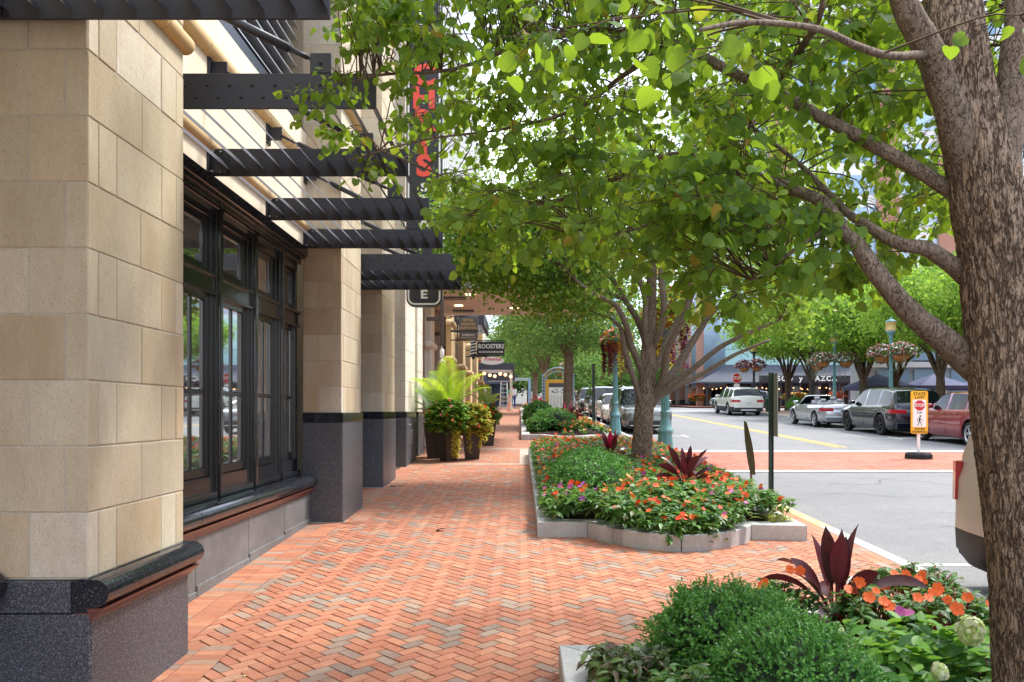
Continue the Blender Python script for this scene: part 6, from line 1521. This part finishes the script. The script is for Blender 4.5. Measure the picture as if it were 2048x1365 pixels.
# directory board
KD = 40.0; KXc = (1116-CX)*KD/F; kz = gz(KD); kw_ = .72
t = thing('directory_board', 'pale blue arched directory board with mustard panel and map', 'information board', (KXc, KD, kz))
b = MB()
for sx in (-1, 1):
    for dx in (-.07, .07): b.bbox(KXc+sx*kw_+dx-.018, KXc+sx*kw_+dx+.018, KD-.03, KD+.03, kz, kz+2.30, .004)
    z = .15
    while z < 2.3: b.bbox(KXc+sx*kw_-.052, KXc+sx*kw_+.052, KD-.03, KD+.03, kz+z, kz+z+.05, .003); z += .17
for zz_ in (.28, .42): b.bbox(KXc-kw_+.09, KXc+kw_-.09, KD-.03, KD+.03, kz+zz_, kz+zz_+.03, .003)
x = KXc-kw_+.15
while x < KXc+kw_-.1: b.bbox(x, x+.04, KD-.028, KD+.028, kz+.311, kz+.419, .003); x += .14
for r0 in (1.0, .80):
    pts = [(KXc+r0*.86*math.sin(a), KD, kz+2.30-.56+math.cos(a)*r0*.86-.0) for a in np.linspace(-1.15, 1.15, 19)]; b.tube(pts, .03, 6)
b.build('frame', BLUEL, t)
b = MB()
for k in range(18):
    a0, a1 = -1.12+k*2.24/18, -1.12+(k+1)*2.24/18; r0, r1 = .70, .85; zc_ = kz+1.74
    b.add([(KXc+r0*math.sin(a0), KD-.01, zc_+r0*math.cos(a0)), (KXc+r0*math.sin(a1), KD-.01, zc_+r0*math.cos(a1)), (KXc+r1*math.sin(a1), KD-.01, zc_+r1*math.cos(a1)), (KXc+r1*math.sin(a0), KD-.01, zc_+r1*math.cos(a0))], [(0, 1, 2, 3)])
b.build('arch_panel', mat('dark_arch_panel', '#3c4a5a', .6), t)
for k, ch in enumerate('RESTON TOWN CENTER'):
    if ch == ' ': continue
    a = -.98+k*1.96/17; q = text('arch_letter', ch, .15, mat('yellow_arch_letter', '#e0b83a', .5) if k == 0 else bpy.data.materials['yellow_arch_letter'], t, rot=(math.pi/2, 0, 0), off=.02); q.rotation_euler = (math.pi/2, a, 0); q.location = (.775*math.sin(a), -.03, 1.74+.775*math.cos(a))
b = MB(); b.bbox(KXc-.62, KXc+.62, KD-.04, KD+.02, kz+.46, kz+2.0, .01); b.build('mustard_panel', mat('mustard_panel_paint', '#d9a53a', .55), t)
b = MB(); b.bbox(KXc-.46, KXc+.46, KD-.052, KD-.038, kz+.6, kz+1.62, .002); b.build('map_sheet', WHITE, t)
b = MB(); b.bbox(KXc-.46, KXc+.46, KD-.053, KD-.038, kz+1.625, kz+1.83, .002); b.build('header_band', mat('slate_header', '#4d4a5e', .6), t)
b = MB(); rr = random.Random(4)
for k in range(26): x, z = KXc-.34+rr.random()*.6, kz+1.32+rr.random()*.2; b.box(x, x+rr.uniform(.02, .09), KD-.055, KD-.052, z, z+rr.uniform(.02, .05))
for k in range(5):
    for j in range(12): b.box(KXc-.40+k*.165, KXc-.40+k*.165+rr.uniform(.06, .12), KD-.055, KD-.052, kz+.68+j*.045, kz+.69+j*.045)
b.build('map_print', mat('faded_blue_print', '#7a86a8', .6), t)

# ================================================================== people
SKIN = mat('skin', '#b98468', .6)
def skin_mesh(name, nodes, edges, m, parent, sub=1):
    me = bpy.data.meshes.new(name); me.from_pydata([n_[0] for n_ in nodes], edges, []); o = bpy.data.objects.new(name+'_tmp', me); COL.objects.link(o)
    sk = o.modifiers.new('s', 'SKIN'); sk.use_smooth_shade = True; o.modifiers.new('d', 'SUBSURF').levels = sub
    for i, n_ in enumerate(nodes):
        r = n_[1]; me.skin_vertices[0].data[i].radius = (r, r) if not hasattr(r, '__len__') else r
    me.skin_vertices[0].data[0].use_root = True
    dg = bpy.context.evaluated_depsgraph_get(); dg.update(); m2 = bpy.data.meshes.new_from_object(o.evaluated_get(dg)); bpy.data.objects.remove(o)
    m2.materials.clear(); m2.materials.append(m); m2.name = name; q = bpy.data.objects.new(name, m2); COL.objects.link(q); q.parent = parent
    for p in m2.polygons: p.use_smooth = True
    return q
def person(label, x, y, z, rz, h, top, bottom, arms='down', hair='#2a1c14', cap=None, group='people on the pavements'):
    t = thing('person', label, 'person', (x, y, z), rz, group); k = h/1.75
    sh, el, ha = {'down': ((.2, 0, 1.43), (.25, .02, 1.14), (.24, .1, .9)), 'up': ((.2, .02, 1.43), (.27, .24, 1.38), (.2, .42, 1.6)), 'fwd': ((.2, .02, 1.43), (.25, .2, 1.22), (.16, .42, 1.28))}[arms]
    N = [((0, 0, .95), (.15, .1)), ((0, 0, 1.15), (.13, .095)), ((0, 0, 1.38), (.17, .1)), ((0, 0, 1.5), .055), ((0, .015, 1.6), (.07, .085)), ((0, .015, 1.7), (.07, .085))]; E = [(0, 1), (1, 2), (2, 3), (3, 4), (4, 5)]
    def add(p, r, par): N.append((p, r)); E.append((par, len(N)-1)); return len(N)-1
    for s in (1, -1):
        a = add((s*sh[0], sh[1], sh[2]), .055, 2); b_ = add((s*el[0], el[1], el[2]), .042, a); c_ = add((s*ha[0], ha[1], ha[2]), .03, b_)
        d_ = Vector(ha)-Vector(el); d_.normalize(); pm_ = add((s*(ha[0]+d_.x*.07), ha[1]+d_.y*.07, ha[2]+d_.z*.07), (.034, .018), c_)
        for q in range(4): add((s*(ha[0]+d_.x*(.14+.012*(1.5-abs(q-1.5)))+(q-1.5)*.018), ha[1]+d_.y*.15, ha[2]+d_.z*.15), .009, pm_)
        add((s*(ha[0]+d_.x*.08-.045), ha[1]+d_.y*.09+.01, ha[2]+d_.z*.08), .01, c_)
        hp = add((s*.1, 0, .9), .09, 0); kn = add((s*.11, .03, .5), .06, hp); an = add((s*.12, 0, .09), .042, kn); add((s*.13, .15, .04), .04, an)
    N = [(tuple(Vector(p)*k), (r*k if not hasattr(r, '__len__') else (r[0]*k, r[1]*k))) for p, r in N]; skin_mesh('body', N, E, SKIN, t)
    sN = [((0, 0, .9), (.185, .13)), ((0, 0, 1.15), (.165, .125)), ((0, 0, 1.38), (.195, .125)), ((0, 0, 1.46), (.09, .08))]; sE = [(0, 1), (1, 2), (2, 3)]
    for s in (1, -1):
        sN.append(((s*sh[0], sh[1], sh[2]), .075)); sE.append((2, len(sN)-1)); sN.append(((s*el[0], el[1], el[2]), .062)); sE.append((len(sN)-2, len(sN)-1)); e2 = Vector(el).lerp(Vector(ha), .8); sN.append(((s*e2.x, e2.y, e2.z), .045)); sE.append((len(sN)-2, len(sN)-1))
    skin_mesh('shirt', [(tuple(Vector(p)*k), (r*k if not hasattr(r, '__len__') else (r[0]*k, r[1]*k))) for p, r in sN], sE, top, t)
    lN = [((0, 0, .95), (.165, .12))]; lE = []
    for s in (1, -1):
        lN.append(((s*.1, 0, .86), .108)); lE.append((0, len(lN)-1)); lN.append(((s*.11, .03, .5), .08)); lE.append((len(lN)-2, len(lN)-1)); lN.append(((s*.12, 0, .12), .065)); lE.append((len(lN)-2, len(lN)-1))
    skin_mesh('trousers', [(tuple(Vector(p)*k), (r*k if not hasattr(r, '__len__') else (r[0]*k, r[1]*k))) for p, r in lN], lE, bottom, t)
    b = MB(); b.blob((0, -.005*k, 1.675*k), (.088*k, .105*k, .115*k), 14, 10, jit=.03); b.build('hair', mat('hair_'+hair.strip('#'), hair, .8), t, local=True)
    b = MB(); b.blob((0, .102*k, 1.64*k), (.014, .02, .02), 8, 6); b.build('nose', SKIN, t, local=True)
    if cap:
        b = MB(); b.lathe([(.10*k, 1.69*k), (.105*k, 1.73*k), (.085*k, 1.80*k), (.04*k, 1.83*k), (.0, 1.835*k)], 16, (0, 0, 0)); b.prism([(.08*math.cos(a)*k, (.09+.09*math.sin(a))*k) for a in np.linspace(0, math.pi, 9)], 1.70*k, 1.715*k); b.build('cap', cap, t, local=True)
    return t
WSH = mat('white_cotton', '#c8d0de', .9); JEAN = mat('blue_denim', '#2f5490', .9); DKC = mat('black_clothing', '#25262a', .9); ORC = mat('orange_top', '#d8623a', .85); CAPR = mat('red_cap', '#b8303a', .8)
pp = P(968, 0, 58); person('worker in red cap, white shirt and blue jeans reaching up to a column', pp.x, 58, gz(58), 1.0, 1.78, WSH, JEAN, 'up', cap=CAPR)
pp = P(949, 0, 56); person('person in black clothes beside the worker in the red cap', pp.x, 56, gz(56), -.7, 1.75, DKC, DKC, 'fwd')
pp = P(1027, 0, 62); person('person in white shirt and blue trousers near the orange post', pp.x, 62, gz(62), .4, 1.75, mat('bright_white_cotton', '#e4e6ea', .9), JEAN)
pp = P(1667, 0, 44.5); person('person in an orange top on the far pavement, left of two', pp.x, 44.5, gz(44.5), 2.6, 1.62, ORC, DKC, 'fwd', '#3a2418')
pp = P(1681, 0, 44.7); person('person in a red orange top on the far pavement, right of two', pp.x, 44.7, gz(44.7), 3.4, 1.56, mat('red_orange_top', '#c84a34', .85), DKC, 'fwd', '#4a2a1a')
# ladder, posts, barriers
pp = P(1008, 0, 57.5); lx, ly, lz = pp.x, 57.5, gz(57.5)
t = thing('step_ladder', 'white step ladder standing on the pavement near the workers', 'ladder', (lx, ly, lz)); b = MB()
for sx in (-1, 1): b.tube([(lx+sx*.32, ly-.4, lz), (lx+sx*.2, ly, lz+2.1)], .03, 6); b.tube([(lx+sx*.3, ly+.5, lz), (lx+sx*.2, ly, lz+2.1)], .025, 6)
b.build('rails', WHITE, t); b = MB()
for k in range(1, 7): f = k/7; b.bbox(lx-.32+.12*f, lx+.32-.12*f, ly-.4+.4*f-.04, ly-.4+.4*f+.04, lz+2.1*f-.015, lz+2.1*f+.015, .004)
b.build('treads', WHITE, t)
OR2 = mat('safety_orange', '#e8502a', .6)
for px, py, d, h, w_, lb, nm, cat in ((1020, 0, 55, 1.15, .09, 'orange barrier post beside the step ladder', 'barrier_post', 'post'), (962, 0, 60.5, 1.3, .16, 'orange safety panel in front of the worker', 'barrier_post', 'post')):
    pp = P(px, 0, d); t = thing(nm, lb, cat, (pp.x, d, gz(d)), group='orange work barriers'); b = MB(); b.lathe([(.22, 0), (.22, .04), (w_, .06), (w_*.8, h), (0, h+.02)], 10, (pp.x, d, gz(d))); b.build('cone_body', OR2, t); b = MB(); b.lathe([(w_*.93, h*.55), (w_*.9, h*.7)], 10, (pp.x, d, gz(d))); b.build('reflective_band', WHITE, t)
for px, d, top, m_, lb in ((1022, 54, 745, WHITE, 'white square post rising beside the step ladder'), (1059, 47, 757, BLUEL, 'pale blue street sign post left of the distant linden'), (952, 52, 735, PALESTONE, 'pale thin column among the shop fronts near the workers')):
    pp = P(px, 0, d); b = MB(); zt = P(0, top, d).z; b.bbox(pp.x-.08, pp.x+.08, d-.08, d+.08, gz(d)-.1, zt, .01); b.bbox(pp.x-.11, pp.x+.11, d-.11, d+.11, gz(d)-.1, gz(d)+.2, .01); tag(b.build('slim_post', m_), lb, 'post', 'slim posts on the pavement')
pp = P(1045, 0, 47); b = MB(); b.bbox(P(1030, 0, 47).x, P(1058, 0, 47).x, 46.96, 47.0, P(0, 762, 47).z, P(0, 756, 47).z, .004); b.tube([(P(1058, 0, 47).x, 47.0, P(0, 759, 47).z), (P(1060, 0, 47).x, 47.0, P(0, 759, 47).z)], .02, 6); tag(b.build('street_name_sign', mat('pale_green_sign', '#a9c4c0', .5)), 'small pale green street name sign beside the distant linden', 'sign')
# bins near the restaurant
for px, d, m_, lb in ((1531, 52.5, mat('dark_green_bin', '#1f4a36', .5), 'dark green litter bin right of the white SUV'), (1542, 53, BLACK, 'black round litter bin beside the green one')):
    pp = P(px, 0, d); t = thing('litter_bin', lb, 'bin', (pp.x+.3, d, gz(d)), group='litter bins by the far kerb'); b = MB(); b.lathe([(.26, 0), (.3, .05), (.32, .8), (.34, .82), (.34, .88), (.2, .95)], 18, (pp.x+.3, d, gz(d))); b.build('drum', m_, t); b = MB(); b.lathe([(.12, .95), (.2, .96), (.18, 1.1), (0, 1.14)], 14, (pp.x+.3, d, gz(d))); b.build('lid', m_, t)
rng = np.random.default_rng(17)
for px, d, m_, lb in ((1568, 51, mat('lime_shrub_leaf', '#8ab02c', .6, island=['#8ab02c', '#a4c43a', '#6f9428'], trans=.3), 'clipped lime green shrub right of the litter bins'),):
    pp = P(1577, 0, d); boxwood('shrub', lb, (pp.x+.5, d, gz(d)+.45), (.6, .5, .42), 700, .07, 15, 6, 'shrubs by the restaurant', .1).children[1].data.materials[0] = m_
flower_ball('planter_flowers', 'yellow and orange flowers in front of the restaurant', (19.5, 56.8, gz(56)+1.0), (1.0, .4, .25), 200, 75, IMP, [mat('yellow_petal', '#f0b82a', .6), ORANGE], .8, .12, .14)
flower_ball('planter_flowers', 'orange flowers at the corner of the brick columned building', (16.6, 74.2, gz(74)+.8), (1.1, .4, .35), 200, 76, IMP, [ORANGE, ORANGE2], .8, .14, .16)
flower_ball('planter_flowers', 'red and white flowers behind the farthest parked cars', (3.4, 62, gz(62)+1.1), (1.0, .8, .4), 160, 77, IMP, [PINKF, ORANGE], .6, .15, .15)

# ================================================================== buildings across the street
rest = thing('restaurant_building', 'restaurant with slate awning and pale cyan glass upper floor', 'building', (24, 76, gz(76))); RG = gz(75)
b = MB(); b.box(19.2, 33, 76.2, 94, 0, 6.4); b.build('wall', DARKW, rest)
b = MB()
for i in range(8):
    for j in range(3): b.bbox(19.3+i*1.72, 19.3+(i+1)*1.72-.06, 76.0, 76.15, 6.2+j*1.5, 7.64+j*1.5, .01)
b.build('cyan_glazing', CYAN, rest); b = MB(); b.box(19.25, 33, 76.1, 93.5, 6.1, 11); b.build('upper_wall', WHITEP, rest)
b = MB(); b.lathe([(1.75, 4.0), (1.75, 14)], 24, (18.3, 77.3, 0)); b.build('zinc_bay', ZINC, rest)
b = MB(); b.bbox(16.75, 17.35, 75.8, 76.4, 1.8, 14, .02); b.build('brick_pier', REDBR, rest)
AZ = P(0, 765, 73).z
b = MB(); ya, yb = 72.6, 76.0; x0, x1 = 16.3, 32.5
b.add([(x0, ya, AZ), (x1, ya, AZ), (x1, yb, AZ+1.75), (x0+3.2, yb, AZ+1.75), (x0, yb+4, AZ), (x0+.2, ya+.1, AZ-.05), (x1, ya+.1, AZ-.05)], [(0, 1, 2, 3), (0, 3, 4), (5, 6, 1, 0)]); b.box(x0, x1, ya-.04, ya, AZ-.12, AZ+.5 if False else AZ+.02); b.build('awning', AWN, rest)
b = MB(); b.bbox(21.6, 32.5, 72.3, 72.5, AZ-.05, AZ+.62, .02); b.build('fascia_board', DKSIGN, rest)
q = text('sign_lettering', 'PISCO  y  NAZCA', .62, WHITE, rest, off=.03, sx=1.02, space=1.25, ext=.02); q.location = Vector((25.55, 72.26, AZ+.29))-Vector(rest.location)
for x in (17, 19.4, 21.8, 24.2, 26.6, 29, 31.4):
    b = MB(); b.bbox(x-.09, x+.09, 72.9, 73.1, RG-.2, AZ-.02, .01); b.build('awning_post', DKSIGN, rest)
b = MB(); rr = random.Random(3)
for k in range(36): b.lathe([(0, -.06), (.045, -.03), (.06, 0), (.035, .045), (0, .06)], 8, (16.8+k*.42, 73.4+rr.uniform(-.3, .8), AZ-.55-.08*math.sin(k*.9)), cap=False)
b.build('string_bulbs', BULB, rest)
for k in range(6):
    x = 21.9+k*1.85; b = MB(); b.bbox(x, x+1.1, 76.05, 76.19, RG-.2, RG+2.4, .02); f = b.build('door' if k % 2 else 'window', mat('slate_blue_joinery', '#6a7088', .6) if k == 0 else bpy.data.materials['slate_blue_joinery'], rest); b = MB(); b.box(x+.2, x+.9, 76.02, 76.06, RG+.3, RG+2.2); b.build('pane', SHOP, f)
side = thing('brick_column_building', 'glass fronted building with red brick columns left of the restaurant', 'building', (17, 84, gz(84)))
b = MB(); b.box(17.4, 30, 94.1, 112, 0, 15); b.box(17.6, 19, 79.5, 94.1, 0, 15); b.build('wall', GREYW, side)
for k in range(6):
    y = 78.4+k*5.2; b = MB(); b.bbox(16.7, 17.7, y, y+1.0, 2.0, 15, .02); c_ = b.build('brick_column', REDBR, side); b = MB(); b.bbox(16.6, 17.8, y-.1, y+1.1, 1.5, 3.0, .02); b.build('black_base', BLACK, c_)
for k in range(5):
    y = 79.5+k*5.2
    for j in range(3):
        b = MB(); b.bbox(17.3, 17.38, y+.0, y+4.0, 2.6+j*3.9, 6.2+j*3.9, .01); f = b.build('window', SHOP, side)
        b = MB()
        for i in range(5): b.bbox(17.22, 17.3, y+i*.98, y+i*.98+.08, 2.6+j*3.9, 6.2+j*3.9, .006)
        b.bbox(17.21, 17.295, y, y+4.0, 4.3+j*3.9, 4.4+j*3.9, .006); b.build('mullion', LOUV, f)
t = thing('banner_sign', 'black vertical banner with white letters on the brick columned building', 'sign', (16.9, 76.9, 6)); zb2 = P(0, 733, 76.9).z; zt2 = P(0, 690, 76.9).z
pxc = P(1402, 0, 76.9).x
b = MB(); b.bbox(pxc-.3, pxc+.3, 76.85, 76.9, zb2, zt2+.6, .005); b.build('banner', DKSIGN, t)
for k, ch in enumerate('NAZCA'):
    q = text('banner_letter', ch, .42, WHITE, t, off=.03, ext=.01); q.location = Vector((pxc, 76.84, zt2+.25-k*.42))-Vector(t.location)
b = MB(); b.tube([(pxc+.3, 76.9, zt2+.4), (pxc+.9, 76.9, zt2+.4)], .04, 6); b.tube([(pxc+.3, 76.9, zb2+.1), (pxc+.9, 76.9, zb2+.1)], .04, 6); b.build('bracket', BLACK, t)
# grey modern pavilion and tents
pav = thing('grey_pavilion', 'low grey and glass building behind the red parked car', 'building', (30, 52, gz(52)))
b = MB(); b.box(23.5, 60, 54, 57, 1.5, 9.2); b.build('wall', GREYW, pav)
b = MB()
for k in range(14): b.bbox(24+k*2.5, 26.2+k*2.5, 53.85, 53.98, 5.2, 8.6, .01); b.bbox(24+k*2.5, 26.2+k*2.5, 53.85, 53.98, 2.2, 4.6, .01)
b.build('window', BLUEG, pav); b = MB(); b.bbox(23.3, 60, 53.6, 53.84, 4.7, 5.05, .02); b.bbox(23.3, 60, 53.4, 57, 9.2, 9.6, .02); b.build('ledge', WHITEP, pav)
for k in range(3):
    x = 20.1+k*3.4; z = P(0, 773, 48.5).z; t = thing('market_tent', ['dark blue canopy tent, leftmost of three behind the parked SUV', 'dark blue canopy tent in the middle of three', 'dark blue canopy tent behind the red car roof'][k], 'tent', (x+1.5, 48.5, gz(48.5)), group='dark blue canopy tents')
    b = MB(); c4 = [(x, 47, z), (x+3.1, 47, z), (x+3.1, 50, z), (x, 50, z)]; d4 = [(p[0], p[1], z-.22) for p in c4]; v = c4+d4+[(x+1.55, 48.5, z+.75)]
    b.add(v, [(0, 1, 8), (1, 2, 8), (2, 3, 8), (3, 0, 8), (4, 5, 1, 0), (5, 6, 2, 1), (6, 7, 3, 2), (7, 4, 0, 3)]); b.build('canopy', NAVY, t)
    for px_, py_ in ((x+.05, 47.05), (x+3.05, 47.05), (x+3.05, 49.95), (x+.05, 49.95)): b = MB(); b.tube([(px_, py_, gz(48)-.1), (px_, py_, z)], .03, 6); b.build('leg', WHITE, t)
tow = thing('office_tower', 'tall office tower with white bands, blue glass and brick behind the restaurant', 'building', (50, 100, gz(100)))
b = MB(); b.box(24, 95, 98, 125, 0, 52); b.build('wall', WHITEP, tow)
z = 5
while z < 50:
    x = 24.6; b = MB()
    while x < 93: b.bbox(x, x+2.3, 97.85, 97.98, z, z+2.3, .01); x += 2.6
    b.build('window_band', BLUEG, tow); z += 3.9
for x in (30.3, 43.5, 51, 64, 77): b = MB(); b.bbox(x, x+2.6, 97.3, 97.84, 0, 46, .02); b.build('brick_pier', REDBR, tow)
tw2 = thing('brick_office_block', 'red brick office block with window bands on the far side of the street', 'building', (40, 20, gz(20)))
b = MB(); b.box(36, 60, -30, 46, 0, 24); b.build('wall', REDBR, tw2); z = 4
while z < 22:
    y = -29; b = MB()
    while y < 44: b.bbox(35.86, 35.99, y, y+2.4, z, z+2.2, .01); y += 3.4
    b.build('window_band', BLUEG, tw2); z += 3.8
endb = thing('end_building', 'dark blue shop building closing the view behind the workers', 'building', (-2, 74, gz(74))); b = MB(); b.box(-9, P(1012, 0, 74).x, 74, 90, 1.5, 5.6); b.build('wall', mat('midnight_wall', '#2c3648', .7), endb)
b = MB()
for k in range(5): b.bbox(-6.5+k*1.15, -6.1+k*1.15, 73.7, 73.99, 1.8, 4.2, .02)
b.build('pilaster', mat('slate_pilaster', '#5a6678', .7), endb); b = MB(); b.box(-9, -1.3, 73.4, 73.69, 4.3, 4.9); b.build('canopy_edge', AWN, endb)
b = MB(); b.bbox(-1.25, -.3, 72.9, 73.0, 3.3, 3.75, .01); tag(b.build('green_shop_sign', mat('green_sign_panel', '#3c9a78', .5)), 'small green shop sign beyond the step ladder', 'sign')
far_b = thing('distant_block', 'pale distant building at the end of the street', 'building', (0, 125, gz(120))); b = MB(); b.box(-30, 16, 125, 140, 0, 14); b.build('wall', PALESTONE, far_b); b = MB(); z = 5
while z < 12:
    x = -20
    while x < 14: b.bbox(x, x+1.8, 124.85, 124.98, z, z+1.9, .01); x += 3
    z += 3.6
b.build('window', SHOP, far_b)
